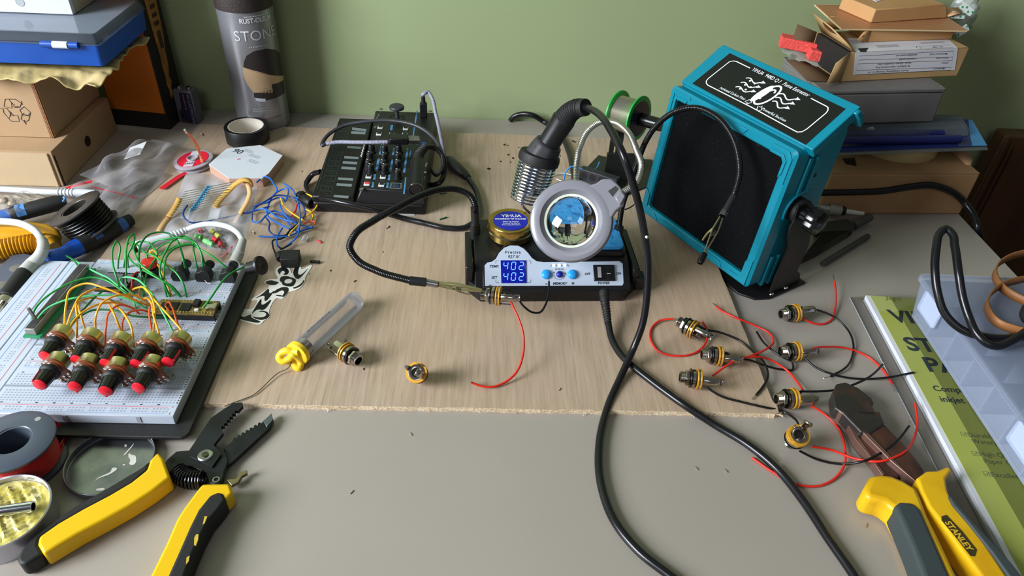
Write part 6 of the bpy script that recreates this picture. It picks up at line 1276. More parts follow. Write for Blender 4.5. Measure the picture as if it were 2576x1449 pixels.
cF = G(2, 1288, 16); MF = T(cF.x, cF.y, .3); RF = 28.5
MB().lathe([(0, 0), (RF, 0), (RF, 15), (RF + .8, 15.4), (RF + .8, 16.4), (RF, 16.8), (RF - .8, 16), (RF - .8, 1), (0, 1)], MF, 64).build('tin', mat('pale_tin_metal', (190, 190, 202), .28, .7), ft, True)
b = MB(); rows = []
for i in range(34):
    r_ = RF * .965 * (i + .001) / 33; rows.append([(r_ * math.cos(a), r_ * math.sin(a), 12 + (1.1 * math.sin(r_ * math.cos(a) * .5 + 1) * math.sin(r_ * math.sin(a) * .6) + .6 * math.sin(r_ * math.cos(a) * 1.3 + 2) * math.sin(r_ * math.sin(a) * 1.1) + rnd.uniform(-.22, .22)) * min(1, (34 - i) / 6)) for a in [k * 2 * PI / 72 for k in range(72)]])
b.grid(rows, MF, close=True); b.build('flux_paste', mat('yellow_flux_paste', (186, 172, 82), .25, var=(90, (214, 204, 140), .45, .7), bump=(200, .6), coat=.5), ft, True)
mt = thing('metal_tube', 'short shiny metal tube resting in the flux paste', 'tube', G(30, 1282, 16))
a, c = G(-20, 1288, 17), G(84, 1274, 19); b = MB(); b.lathe([(3.6, 0), (3.6, (c - a).length), (2.6, (c - a).length), (2.6, (c - a).length - 8), (0, (c - a).length - 8)], alongz(a, c - a), 28); b.build('tube', mat('polished_metal', (200, 204, 214), .12, 1), mt, True)
# wire strippers
ws = thing('wire_strippers', 'open wire strippers with black jaws and yellow-black handles at near left', 'pliers', G(500, 1180, 0))
yh = mat('yellow_handle_plastic', (222, 178, 8), .36); bjm = mat('black_oxide_steel', (26, 27, 30), .34, .4, var=(60, (38, 40, 46)))
def wprism(l, z0, z1, name, m, parent, bev=.4, f=None, top=None, seg=2):
    P_ = [G(x, y, z1) for x, y in (f(l) if f else l)]; pl = [(p.x, p.y) for p in P_]
    return MB().prism(pl, z0, z1).build(name, m, parent, True, bevel=bev, seg=seg)
def teeth(p0, p1, n, d):
    o = []; a, c = Vector(p0), Vector(p1); t = (c - a); nn = Vector((-t.y, t.x)).normalized() * d
    for i in range(n):
        for f, k in ((0, 0), (.3, 1), (.7, 1), (.95, 0)): q = a + t * ((i + f) / n) + nn * k; o.append((q.x, q.y))
    return o
wprism([(1475, 520), (1475, 465), (1640, 220), (1740, 150), (1810, 105), (1885, 100), (1888, 125)] + teeth((1850, 165), (1725, 310), 6, 15) + [(1735, 335), (1660, 430), (1720, 500), (1650, 600)], 5.4, 8.6, 'upper_jaw', bjm, ws, .3, C7)
wprism([(1760, 480), (1735, 455), (1790, 415)] + teeth((1810, 395), (2035, 260), 7, -14) + [(2045, 245), (2110, 185), (2125, 235), (2095, 295), (1790, 575), (1700, 620)], 2.2, 5.3, 'lower_jaw', bjm, ws, .3, C7)
wprism([(2045, 245), (2110, 185), (2124, 232), (2075, 290)], 5.3, 5.9, 'ground_tip', mat('ground_steel', (110, 118, 132), .3, .8), ws, .3, C7)
wprism([(1300, 540), (1370, 480), (1470, 470), (1560, 430), (1680, 430), (1750, 480), (1772, 560), (1740, 640), (1730, 700), (1690, 745), (1620, 720), (1600, 650), (1500, 600), (1430, 590), (1360, 660), (1310, 640), (1280, 570)], 2.2, 7, 'pivot_plate', bjm, ws, .5, C7)
c = G(*C7([(1597, 512)])[0], 8.6); MB().lathe([(5.4, 7), (5.4, 9), (4.6, 9.6), (3, 9.4), (0, 9.5)], T(c.x, c.y, 0), 28).build('pivot_rivet', steel, ws, True)
MB().lathe([(2.4, 9.5), (2.4, 10), (0, 10.1)], T(c.x, c.y, 0), 16).build('rivet_centre', mat('dark_nickel'), ws, True)
for x, y, r, m in ((1340, 552, 2.1, 'dark_hole'), (1681, 703, 1.4, 'dark_hole')): c = G(*C7([(x, y)])[0], 7); MB().lathe([(r, 6.9), (r, 7.15), (0, 7.15)], T(c.x, c.y, 0), 16).build('hole', mat(m), ws, True)
c = G(*C7([(1681, 703)])[0], 7); MB().lathe([(1.5, 7.1), (2.6, 7.2), (2.6, 7.6), (1.5, 7.7)], T(c.x, c.y, 0), 18).build('eyelet', steel, ws, True)
b = MB(); a, c = G(*C7([(1375, 640)])[0], 7), G(*C7([(1580, 705)])[0], 7); cv = crv([a, (a + c) / 2 + Vector((-1, -2.5, 0)), c], .2); n = len(cv)
pts = []
for i, p in enumerate(cv):
    t = (cv[min(i + 1, n - 1)] - cv[max(i - 1, 0)]).normalized(); x = Vector((0, 0, 1)).cross(t).normalized(); a_ = i / n * 11 * 2 * PI
    pts.append(p + (x * math.cos(a_) + Vector((0, 0, 1)) * math.sin(a_)) * 6.2)
b.tube(pts, .85, 7); b.build('return_spring', mat('black_spring_wire', (28, 28, 32), .2, .6), ws, True)
wprism([(1760, 700), (1830, 690), (1870, 640), (1920, 625), (1922, 650), (1880, 672), (1850, 720), (1800, 745)], 3, 5.6, 'latch', mat('golden_steel', (150, 134, 106), .3, .9), ws, .3, C7)
L1 = [(1225, 480), (1270, 530), (1325, 680), (1180, 790), (1000, 905), (800, 1015), (600, 1120), (450, 1210), (335, 1278), (290, 1200), (300, 1140), (450, 1035), (650, 920), (850, 815), (1020, 715), (1140, 620), (1165, 545)]
wprism(L1, 1, 15, 'yellow_handle_shell', yh, ws, 2.0, C7, seg=3)
wprism([(1165, 545), (1100, 600), (950, 690), (780, 790), (600, 890), (440, 1000), (260, 1130), (165, 1240), (130, 1310), (140, 1350), (185, 1362), (335, 1278), (296, 1195), (310, 1150), (450, 1050), (650, 935), (850, 828), (1025, 728), (1150, 625)], .6, 13.2, 'black_grip', blkm, ws, 2.0, C7, seg=3)
wprism([(1570, 730), (1600, 728), (1785, 724), (1812, 798), (1760, 850), (1700, 880), (1600, 960), (1530, 1100), (1440, 1290), (1360, 1449), (1310, 1560), (1100, 1560), (1170, 1440), (1290, 1195), (1370, 1010), (1430, 915), (1530, 780)], 1, 15, 'yellow_handle_shell', yh, ws, 2.0, C7, seg=3)
wprism([(1757, 852), (1735, 800), (1690, 792), (1630, 818), (1540, 930), (1470, 1070), (1400, 1230), (1310, 1430), (1250, 1560), (1400, 1560), (1440, 1440), (1490, 1300), (1560, 1140), (1630, 1010), (1700, 930)], .6, 16, 'black_grip', blkm, ws, 2.0, C7, seg=3)
for l in ([(1590, 985), (1612, 985), (1590, 1040), (1575, 1050)], [(1510, 1150), (1525, 1125), (1543, 1125), (1540, 1165), (1522, 1210), (1508, 1208)], [(1450, 1305), (1475, 1290), (1465, 1335), (1445, 1360)]): wprism(l, 15, 16.3, 'grip_inlay', mat('mustard_inlay', (196, 170, 60), .5), ws, 0, C7)
# white cables with plugs
wcab = mat('white_cable_sleeve', (200, 204, 210), .42)
def ribs(name, a, c, r0, r1, n, m, parent, slots=True):
    d = c - a; L_ = d.length; b = MB(); b.lathe([(r0 + (r1 - r0) * i / (n * 4) - (.8 if i % 4 in (2, 3) and slots else 0), L_ * i / (n * 4)) for i in range(n * 4 + 1)], alongz(a, d), 24); return b.build(name, m, parent, True, ang=25)
c1 = thing('audio_cable', 'white cable running along the cardboard box to a white plug', 'cable', G(120, 482, 8))
wire('cable_run', [G(-60, 473, 10), G(40, 478, 10), G(100, 482, 10), G(150, 484, 10)], 3.2, wcab, parent=c1, n=12)
ribs('strain_relief', G(148, 484, 10), G(192, 485, 10), 4.4, 4.9, 5, wcab, c1); MB().cyl(G(191, 485, 10), G(240, 486, 10), 4.8, 3.6).build('plug_body', wcab, c1, True)
c2 = thing('audio_cable', 'white cable bending into a black-sleeved plug at the left of the breadboard', 'cable', G(80, 660, 8))
wire('cable_run', [G(-70, 560, 27), G(0, 557, 27), G(40, 560, 28), G(75, 572, 30), G(98, 592, 31), G(106, 606, 30)], 3.4, wcab, parent=c2, n=12)
b = MB(); cc = crv([G(105, 602, 31), G(109, 622, 28), G(100, 645, 22), G(82, 665, 17)], .5); b.tube(cc, lambda t: 4.2 + 2.3 * t + (.2 if int(t * 30) % 2 and t < .5 else 0), 20); b.build('strain_relief', mat('grey_white_sleeve', (176, 176, 172), .45), c2, True, ang=30)
MB().cyl(G(83, 664, 17), G(64, 690, 14), 6.6, 8.0).build('plug_collar', mat('grey_white_sleeve'), c2, True); MB().cyl(G(65, 688, 14), G(18, 752, 11), 8.2, 8.2).build('plug_barrel', blkm, c2, True, bevel=.8)
MB().cyl(G(19, 751, 11), G(6, 768, 10.5), 6.6).build('metal_collar', chrome, c2, True); MB().cyl(G(7, 767, 10.5), G(-22, 806, 10), 3.2).build('plug_tip', chrome, c2, True)
c3 = thing('audio_cable', 'white cable arching over the diode bag with plugs at both ends', 'cable', G(500, 590, 8))
wire('cable_run', [G(466, 580, 20), G(490, 570, 24), G(520, 564, 28), G(550, 565, 30), G(580, 573, 31), G(602, 590, 30), G(611, 606, 28)], 2.8, wcab, parent=c3, n=12)
ribs('strain_relief', G(468, 580, 20), G(428, 597, 18), 3.6, 4.8, 5, wcab, c3); MB().cyl(G(430, 596, 18), G(345, 622, 16), 5, 6.2).build('plug_body', wcab, c3, True, bevel=1)
MB().cyl(G(346, 622, 16), G(333, 627, 15.5), 5.2, 4.2).build('plug_tip', blk, c3, True)
MB().cyl(G(611, 604, 28), G(600, 640, 24), 3.6, 4.8).build('strain_relief', mat('grey_white_sleeve'), c3, True); MB().cyl(G(601, 636, 24), G(590, 662, 20), 5, 5.6).build('plug_body', mat('grey_white_sleeve'), c3, True, bevel=.6)
# screwdriver-like blue tools
sd = thing('tool_handle', 'blue and black screwdriver handle poking out of the zip bag', 'screwdriver', G(210, 620, 5))
a, c = G(146, 648, 11), G(330, 552, 12); M_ = alongz(a, c - a); Ld = (c - a).length; bp_ = mat('blue_handle_plastic', (24, 88, 204), .3)
MB().lathe([(0, -9), (8, -8.6), (9.6, -7), (9.8, -3), (8.2, 3), (7.2, 8), (8.2, 16), (8.6, 22), (8.6, 24)], M_, 32).build('blue_end', bp_, sd, True)
MB().lathe([(8.6, 22), (9.2, 24), (9.2, Ld * .72), (7.6, Ld * .8), (6, Ld)], M_, 32).build('black_grip', blkm, sd, True)
MB().lathe([(9.35, Ld * .45), (9.35, Ld * .55)], M_, 32, 20, 160).build('blue_band', mat('slate_blue_band', (52, 96, 168), .4), sd, True); MB().lathe([(7.6, Ld * .8), (7.8, Ld * .86), (6.8, Ld * .9)], M_, 32).build('blue_band', mat('slate_blue_band'), sd, True)
sd = thing('tool_handle', 'second blue and black screwdriver handle under the beige bag', 'screwdriver', G(80, 540, 5))
a, c = G(-30, 556, 13), G(165, 505, 20); M_ = alongz(a, c - a); Ld = (c - a).length
MB().lathe([(6.6, 0), (7.4, 6), (7.4, Ld * .3)], M_, 32).build('blue_end', mat('slate_blue_band'), sd, True); MB().lathe([(7.4, Ld * .3), (8.2, Ld * .35), (8.2, Ld * .86), (6, Ld), (0, Ld)], M_, 32).build('black_grip', blkm, sd, True)
MB().lathe([(8.4, Ld * .38), (8.4, Ld * .5)], M_, 32, 0, 180).build('blue_band', mat('light_slate_band', (82, 140, 206), .4), sd, True); wire('blue_clip', [G(158, 508, 26), G(164, 500, 28), G(160, 496, 28)], 1.2, mat('light_slate_band'), parent=sd)
# yellow plier handles
yp = mat('mustard_handle', (222, 164, 24), .4, var=(20, (204, 146, 18)))
yl = thing('pliers', 'yellow-handled pliers with ribbed grip beside the breadboard, jaws out of frame', 'pliers', G(60, 600, 3))
wprism([(-60, 556), (0, 553), (60, 552), (120, 560), (146, 572), (150, 585), (130, 586), (60, 590), (0, 602), (-60, 612)], 8, 20, 'upper_handle', yp, yl, 4, seg=3)
b = MB(); cc = crv([G(-60, 640, 12), G(0, 628, 12), G(50, 618, 12), G(100, 612, 12), G(130, 616, 12), G(136, 622, 12)], .4)
b.tube(cc, lambda t: 9 + (1.0 * math.cos(t * 2 * PI * 22) if t < .84 else 0) - (4 * max(0, t - .93) / .07), 20); b.build('ribbed_handle', yp, yl, True, ang=40)
gy = thing('grey_cutter', 'flat grey plastic cutter body with round holes under the white cable', 'cutter', G(30, 690, 2))
wprism([(-60, 700), (0, 668), (30, 640), (60, 636), (100, 644), (112, 660), (80, 700), (40, 750), (0, 800), (-60, 860)], 1, 9, 'body', mat('slate_grey_plastic', (76, 82, 96), .35), gy, 1.5, seg=3)
for x, y in ((40, 674), (2, 716)): c = G(x, y, 9); MB().lathe([(5.6, 9), (5, 9.15), (0, 9.15)], T(c.x, c.y, 0), 28).build('hole', mat('grey_hole', (110, 108, 100), .5), gy, True)
pbg = thing('plastic_bag', 'small clear bag of beige parts behind the left screwdriver', 'bag', G(80, 505, 4))
sheet('bag_film', ((-20, 500), (60, 482), (160, 500), (20, 540)), 22, 5, mat('beige_bag_film', (190, 180, 166), .16, alpha=.12, bump=(60, .8)), pbg, seed=33, fr=5)
sheet('bag_film', ((-20, 515), (60, 492), (150, 506), (20, 540)), 18, 4, mat('beige_bag_film'), pbg, seed=35, fr=5)
for x, y in ((8, 505), (30, 512), (110, 512)): c = G(x, y, 22); MB().lathe([(0, 0), (4, 0), (4.4, 3), (2, 5), (0, 5)], T(c.x, c.y, 20), 16).build('small_part', mat('beige_part', (168, 152, 134), .5), pbg, True)
# ================================================================== RIGHT STACK
kr = mat('aged_cardboard', (168, 132, 92), .75, var=(10, (156, 120, 82)), bump=(240, .15))
rbx = thing('cardboard_box', 'worn flattened cardboard box, lowest of the right stack', 'box', T(490, 780, 0))
Mx = T(561.5, 711, 0) @ RZ(3)
MB().box(-175, 0, 0, 175, 0, 54, Mx).build('box_body', kr, rbx, True, bevel=3, seg=3)
MB().box(-176, -.5, .5, 174, 54, 54.6, Mx).build('top_flap', kr, rbx, True, bevel=.3)
b = MB(); fl = [Mx @ Vector(v) for v in ((0, 20, 54), (7, 30, 56), (9, 55, 60), (2, 85, 62), (-6, 90, 56), (-6, 20, 55))]; b.add([tuple(v) for v in fl], [(0, 1, 2, 3, 4, 5)]); b.build('torn_flap', mat('torn_card', (186, 146, 108), .8), rbx, True, solid=1)
P_ = [G(x, y, 55) for x, y in ((2118, 398), (2150, 397), (2155, 417), (2128, 412))]; MB().prism([(p.x, p.y) for p in P_], 54.7, 54.95).build('black_tape_piece', blk, rbx, True)
mk = thing('masking_tape', 'wide roll of cream masking tape on the lowest box of the right stack', 'tape', T(487, 775, 54.8))
MB().lathe([(36, 0), (49, .2), (49.6, 1), (49.6, 21.4), (49, 22), (36, 22), (36, 0)], T(487, 778, 54.8), 80).build('tape', mat('cream_masking_tape', (206, 188, 142), .55, var=(12, (194, 174, 126))), mk, True)
# blister pack with blue pens
bz = thing('blister_pack', 'clear blister pack of dark blue pens on the masking tape', 'blister pack', T(495, 785, 78))
qd = [G(x, y, 78) for x, y in ((2080, 382), (2484, 366), (2444, 300), (2080, 300))]
MB().prism([(p.x, p.y) for p in qd], 77.3, 78.1).build('backing_card', mat('navy_blue_card', (38, 50, 112), .35), bz, True)
q2 = [G(x, y, 79) for x, y in ((2075, 386), (2488, 372), (2446, 296), (2075, 290))]
MB().prism([(p.x, p.y) for p in q2], 76.2, 77).build('clear_flange', mat('clear_blister', (140, 150, 160), .1, alpha=.08), bz, True)
q3 = [G(x, y, 80) for x, y in ((2078, 372), (2440, 340), (2415, 300), (2078, 300))]; pl = [(p.x, p.y) for p in q3]; cx = sum(p[0] for p in pl) / 4; cy = sum(p[1] for p in pl) / 4
tp4 = [(cx + (p[0] - cx) * .95, cy + (p[1] - cy) * .86) for p in pl]
MB().prism(pl, 78.4, 88.6, None, tp4).build('clear_bubble', mat('clear_blister'), bz, True, bevel=2)
q6 = [G(x, y, 78.2) for x, y in ((2446, 367), (2483, 366), (2446, 302), (2436, 300), (2440, 340))]; MB().add([(p.x, p.y, 78.2) for p in q6], [(0, 1, 2, 3, 4)]).build('light_blue_corner', mat('light_blue_card', (74, 150, 206), .35), bz, True)
for i, (x, y) in enumerate(((2445, 352), (2400, 338))):
    a = G(2085, 354 - i * 16, 83.4); c = G(x - 30, y - 2, 83.4)
    pn = MB().cyl(a, c, 4.9, 4.8).build('pen', mat('navy_pen', (28, 34, 92), .3), bz, True)
    if i: MB().cyl(G(2186, 332, 83), G(2193, 332, 83), 5.8).build('pen_band', mat('grey_band', (160, 160, 160), .4), pn, True)
# aluminium enclosure
al = thing('metal_enclosure', 'plain grey die-cast metal enclosure in the right stack', 'box', T(470, 800, 89))
alm = mat('die_cast_aluminium', (146, 143, 141), .5, .5, var=(9, (122, 119, 118)), bump=(60, .08))
A, B = G(2348, 308, 89.5), G(2150, 313, 89.5); Tr, Tl = G(2378, 221, 131), G(1957, 143, 131)
dxa = (A - B).normalized(); dya = Vector((-dxa.y, dxa.x, 0)); Mal = basis(Vector((A.x, A.y, 0)), dxa, dya)
i_ = Mal.inverted(); tr = i_ @ Tr; tl2 = i_ @ Tl; wx = tr.x - tl2.x; dy_ = tl2.y
MB().prism([(-wx + 6, 0), (0, 0), (0, dy_ - 4), (-wx + 6, dy_ - 4)], 89.5, 127, Mal, [(-wx + 3, -2), (tr.x - 1, -2), (tr.x - 1, dy_ - 2), (-wx + 3, dy_ - 2)]).build('enclosure_body', alm, al, True, bevel=2.4, seg=3)
MB().prism(rrect(-wx + 2, tr.x, -3, dy_, 4), 127.4, 131.4, Mal).build('enclosure_lid', alm, al, True, bevel=.9)
for x, y in ((tr.x - 6, 3), (-wx + 8, dy_ - 6)): MB().lathe([(2.7, 131.5), (2.2, 130.6), (0, 130.8)], Mal @ T(x, y, .1), 18).build('lid_screw', chrome, al, True)
# labelled box
zb = 131.9
lb0, lb1 = G(2114, 206, zb), G(2407, 190.5, zb); dxl = (lb1 - lb0); wl_ = dxl.length; Mlb = basis(lb0, dxl, Vector((-dxl.y, dxl.x, 0)))
zt = None; pt = GM(2129, 133, Mlb @ basis((0, 0, 0), (1, 0, 0), (0, 0, 1))); hb = pt.y
lx = thing('labelled_box', 'opened brown card box with white maker\'s label, printed upside down', 'box', Mlb)
kb_ = mat('kraft_card', (190, 156, 108), .65, var=(12, (180, 146, 98)))
inn = mat('dark_card_inside', (92, 70, 48), .8)
D_ = 66
for nm, q in (('front_panel', (0, wl_, 0, .8, 0, hb)), ('back_panel', (0, wl_, D_ - .8, D_, 0, hb)), ('bottom_panel', (0, wl_, 0, D_, 0, .8)), ('top_panel', (6, wl_, 0, D_, hb - .8, hb)), ('end_panel', (wl_ - .8, wl_, 0, D_, 0, hb))): MB().box(*q).build(nm, kb_, lx, bevel=.2)
def flapm(v, nm, m=kb_): b = MB(); b.add(v, [tuple(range(len(v)))]); return b.build(nm, m, lx, solid=.9)
flapm([(0, 0, 0), (0, 0, hb), (-20, -8, hb - 8), (-24, -9, 2)], 'side_flap'); flapm([(0, D_, 0), (0, D_, hb), (-22, D_ + 9, hb + 7), (-24, D_ + 9, 12), (-18, D_ + 8, 0)], 'side_flap', inn)
flapm([(0, 0, 0), (0, D_, 0), (-34, D_ - 6, 4), (-38, 6, 1)], 'bottom_flap', inn); flapm([(6, 0, hb), (6, D_, hb), (-12, D_, hb + 22), (-16, 22, hb + 20), (-6, 4, hb + 10)], 'top_flap')
MB().box(.8, wl_ - 12, .9, D_ - .9, .9, hb - 1).build('dark_interior_fill', mat('dark_interior', (28, 26, 24), .7), lx)  # dark block put in for the dark inside of the open box
wlab = mat('white_paper_label', (214, 214, 220), .5)
Mfr = basis((0, -.1, 0), (1, 0, 0), (0, 0, 1)); Mw2 = Mlb @ Mfr
def fp(px, py): p = GM(px, py, Mw2, .2); return (p.x, p.y)
MB().prism([fp(2152, 132), fp(2147, 189), fp(2402, 176), fp(2410, 121)], 0, .25, Mfr).build('front_label', wlab, lx)
b = MB(); stroke(b, [fp(2161, 141), fp(2152, 188), fp(2391, 176), fp(2399, 128)], .4, .35, Mfr, True)
for p0, p1 in (((2160, 151), (2397, 143)), ((2157, 161), (2396, 152)), ((2155, 177), (2393, 169))): stroke(b, [fp(*p0), fp(*p1)], .4, .35, Mfr)
def btext(s, size, px, py, **k):
    u, v = fp(px, py); text(b, s, size, Mfr @ T(u, v, .3) @ RZ(180 + 0), z=0, **k)
for s, x, y in (('Manufacturer E-mail', 2361, 136), ('sales05@mdreamer.net', 2281, 139), ('Product name', 2370, 146), ('component module', 2283, 149), ('Address', 2377, 158.5), ('30L Building B1, Hekan Industrial Zone,', 2246, 168), ('Bantian, Shenzhen, Guangdong, China', 2250, 160), ('Manufacturer', 2362, 173), ('Shenzhen Chuangkemeng Technology Co. Ltd', 2235, 180)): btext(s, 3.0, x, y, bold=.03, sx=.95)
b.build('label_print', ink, lx)
Mtp = T(0, 0, hb); q4 = [Mlb.inverted() @ G(x, y, zb + hb) for x, y in ((2152, 131), (2408, 120), (2388, 100), (2130, 96))]
MB().prism([(p.x, p.y) for p in q4], hb, hb + .25).build('top_label', wlab, lx)
b = MB(); Mtr = T(0, 0, hb)
def tq(px, py): p = Mlb.inverted() @ G(px, py, zb + hb + .3); return (p.x, p.y)
for x, y, wd, rw in ((2235, 118, 30, 3), (2345, 108, 34, 2), (2160, 108, 12, 4)): u, v = tq(x, y); scribble(b, T(u, v, hb + .25) @ RZ(180), wd, 1.5, rw, x)
for s, x, y, sz in (('EC  REP', 2358, 118, 4),): u, v = tq(x, y); text(b, s, sz, T(u, v, hb + .3) @ RZ(180), bold=.06)
stroke(b, [tq(2325, 122), tq(2396, 119), tq(2392, 113), tq(2322, 116)], .4, hb + .35, None, True)
b.add([tuple(tq(x, y)) + (hb + .36,) for x, y in ((2158, 122), (2185, 120), (2178, 131), (2165, 131))], [(0, 1, 2, 3)]); 
for k in range(3): u, v = tq(2312, 119); stroke(b, [(u + 3 * math.cos(2.1 * k + j * .3), v + 3 * math.sin(2.1 * k + j * .3)) for j in range(5)], 1, hb + .35)
b.build('top_print', ink, lx)
# red foam and clear film in the open end
fm = mat('red_foam', (222, 78, 72), .8, bump=(350, 1), var=(300, (240, 130, 120), .6, .7))
for px, py, ln, lbn, dz, an in ((2018, 112, 52, 'longer red foam block at the open end of the labelled box', 16, -24), (2076, 140, 40, 'shorter red foam block tucked in the open flap of the labelled box', 10, -18)):
    p = G(px, py, zb + dz); o = thing('foam_block', lbn, 'foam', Matrix.Translation(p)); MB().box(-ln / 2, ln / 2, -9, 9, -6, 6, T(p.x, p.y, p.z) @ RZ(an + 8) @ RY(4)).build('foam', fm, o, True, bevel=1.2)
cf = thing('clear_film', 'clear plastic film sticking out under the red foam', 'film', G(1990, 140, zb + 4))
A_, B_, C_, E_ = G(1955, 105, zb + 16), G(2030, 128, zb + 8), G(2066, 165, zb + 3), G(1985, 152, zb + 2)
b = MB(); b.grid([[A_ + (B_ - A_) * (j / 8) + (E_ + (C_ - E_) * (j / 8) - A_ - (B_ - A_) * (j / 8)) * (i / 8) + Vector((0, 0, 2 * math.sin(i * 1.3 + j))) for j in range(9)] for i in range(9)]); b.build('film', mat('smoky_film', (150, 160, 150), .12, alpha=.35), cf, True)
# small kraft box
z2 = zb + hb + .5
s0, s1 = G(2182, 106, z2), G(2393, 99, z2); ds = s1 - s0; Msb = basis(s0, ds, Vector((-ds.y, ds.x, 0))); hs = GM(2177, 77, Msb @ basis((0, 0, 0), (1, 0, 0), (0, 0, 1))).y
kk = mat('plain_kraft', (196, 150, 100), .65, var=(14, (184, 138, 88)))
sb = thing('small_kraft_box', 'small plain kraft box between labelled box and copper stripboard', 'box', Msb)
MB().box(0, ds.length, 0, 55, 0, hs).build('box_body', kk, sb, bevel=.8)
b = MB(); b.add([(0, 0, 0), (0, 0, hs), (-12, -4, hs), (-16, -2, 4), (-6, 0, 0)], [(0, 1, 2, 3, 4)]); b.build('end_flap', kk, sb, solid=.8)
b = MB(); b.add([(0, 40, 0), (0, 40, hs), (-26, 42, hs + 3), (-34, 40, 3)], [(0, 1, 2, 3)]); b.build('end_flap', kk, sb, solid=.8)
# stripboard
z3 = z2 + hs + .6
pb = thing('stripboard', 'copper stripboard with rows of holes balanced on the small kraft box', 'circuit board', G(2250, 60, z3))
q5 = [G(x, y, z3 + 1.6) for x, y in ((2116, 72), (2434, 77), (2380, 20), (2049, 11))]; q5[2] = q5[1] + (q5[3] - q5[0]); Mpb = basis(q5[0], q5[1] - q5[0], q5[3] - q5[0]); wp_ = (q5[1] - q5[0]).length; dp_ = (q5[3] - q5[0]).length
sk_ = (Mpb.inverted() @ q5[3]).x
MB().prism([(0, 0), (wp_, 0), (wp_ + sk_, dp_), (sk_, dp_)], -1.6, 0, Mpb).build('board', mat('cream_board', (206, 182, 138), .5), pb, True)
b = MB(); b2 = MB(); n = int(dp_ / 2.54)
for i in range(n):
    y = (i + .5) * 2.54; x0 = sk_ * y / dp_; b.box(x0 + 1, x0 + wp_ - 1, y - .85, y + .85, 0, .08, Mpb)
    for j in range(int(wp_ / 2.54)): x = x0 + (j + .5) * 2.54; b2.add([(x + .5 * math.cos(k * PI / 3), y + .5 * math.sin(k * PI / 3), .12) for k in range(6)], [tuple(range(6))], Mpb)
b.build('copper_strips', mat('copper_tracks', (192, 116, 70), .4, .5), pb, True)['kind'] = 'stuff'
b2.build('hole_pattern', mat('dark_hole'), pb, True)['kind'] = 'stuff'
# kraft packet on top
z4 = z3 + 1.9
kp = thing('kraft_packet', 'folded kraft paper box on top of the stripboard, crowning the right stack', 'box', G(2280, 30, z4))
k0, k1, k2 = G(2190, 58, z4), G(2383, 46, z4), G(2108, 22, z4); hk = 15
dK = k2 - k0
bt_ = [k0, k1, k1 + dK, k2]; b = MB(); b.prism([(p.x, p.y) for p in bt_], z4, z4 + hk, None, [(p.x + o_[0], p.y + o_[1]) for p, o_ in zip(bt_, ((1, 1), (-6, 2), (-6, -2), (1, -1)))]); b.build('packet_body', kk, kp, True, bevel=1.2)
e0 = k1 + Vector((0, 0, 2)); b = MB(); b.add([e0, e0 + Vector((16, 2, 4)), e0 + Vector((18, 16, 6)), e0 + Vector((-2, 18, 4))], [(0, 1, 2, 3)]); b.build('end_tab', mat('pale_kraft', (210, 164, 118), .7), kp, True, solid=.8)
c = G(2205, 0, z4 + hk); MB().prism([(p.x, p.y) for p in [G(x, y, z4 + hk) for x, y in ((2170, -12), (2205, 5), (2240, -6), (2205, -30))]], z4 + hk + .1, z4 + hk + .5).build('white_sticker', wlab, kp, True)
pb2 = thing('plastic_bag', 'clear plastic bag with green and white tape hanging behind the right stack', 'bag', G(2430, 60, z2))
a = G(2432, 62, z2 + 6); b = MB(); rows = []
rr2 = random.Random(5)
for i in range(18):
    v = i / 17; rows.append([(a.x + (15 + 5 * math.sin(v * 9 + k)) * math.cos(k * PI / 9) * (1 - .25 * v) + 2 * rr2.uniform(-1, 1), a.y + 16 + 11 * math.sin(k * PI / 9) + 1.6 * rr2.uniform(-1, 1), z2 - 8 + 52 * v) for k in range(18)])
b.grid(rows, close=True); b.add(rows[0], [tuple(range(18))]); b.build('bag_film', mat('grey_bag_film', (196, 204, 200), .14, alpha=.36), pb2, True, ang=180)
for k, (px, py) in enumerate(((2435, 85), (2425, 45), (2448, 30))):
    p = G(px, py, z2 + 6 + k * 12); MB().prism(rrect(-8, 8, -4, 4, 1), -.5, .5, T(p.x - 2, p.y + 10, p.z) @ RX(62) @ RZ(35 * (1 - k)) if True else None).build('tape_piece', mat('white_tape_piece', (214, 220, 214), .5), pb2, True)
    b = MB(); [b.box(-7 + j * 4.4, -5 + j * 4.4, -3 + (j % 2) * 3, -.6 + (j % 2) * 3, .5, .75, T(p.x - 2, p.y + 10, p.z) @ RX(62) @ RZ(35 * (1 - k))) for j in range(4)]; b.build('green_print', mat('green_tape_print', (50, 150, 104), .5), pb2, True)
# cable and tools beside the right stack
wire('cable', [GY(x, y, Y) for x, y, Y in ((2040, 486, 700), (2090, 484, 702), (2150, 483, 703), (2222, 480, 704), (2290, 470, 705), (2340, 466, 706), (2385, 478, 706), (2425, 508, 706))] + [G(2448, 540, 12), G(2460, 572, 4), G(2468, 600, -14), G(2476, 640, -60)], 3.9, cblk, 'black cable crossing the front of the lowest right box and over the desk edge', 'cable', n=12)
kn = thing('hobby_knife', 'knurled silver tool handle with white tip behind the extractor knob', 'knife', G(2110, 535, 5))
a, c = G(2048, 520, 12), G(2172, 538, 9); M_ = alongz(a, c - a); Lq = (c - a).length
MB().lathe([(4.6, 0), (4.6, Lq * .3), (5.6, Lq * .32)], M_, 28).build('handle', mat('matt_aluminium', (176, 176, 168), .4, .7), kn, True)
MB().lathe([(5.6, Lq * .3), (6.4, Lq * .33), (6.4, Lq * .52), (5.8, Lq * .54)], M_, 40).build('knurled_collar', mat('knurled_steel', (186, 182, 172), .35, .8, bump=(1500, 1)), kn, True)
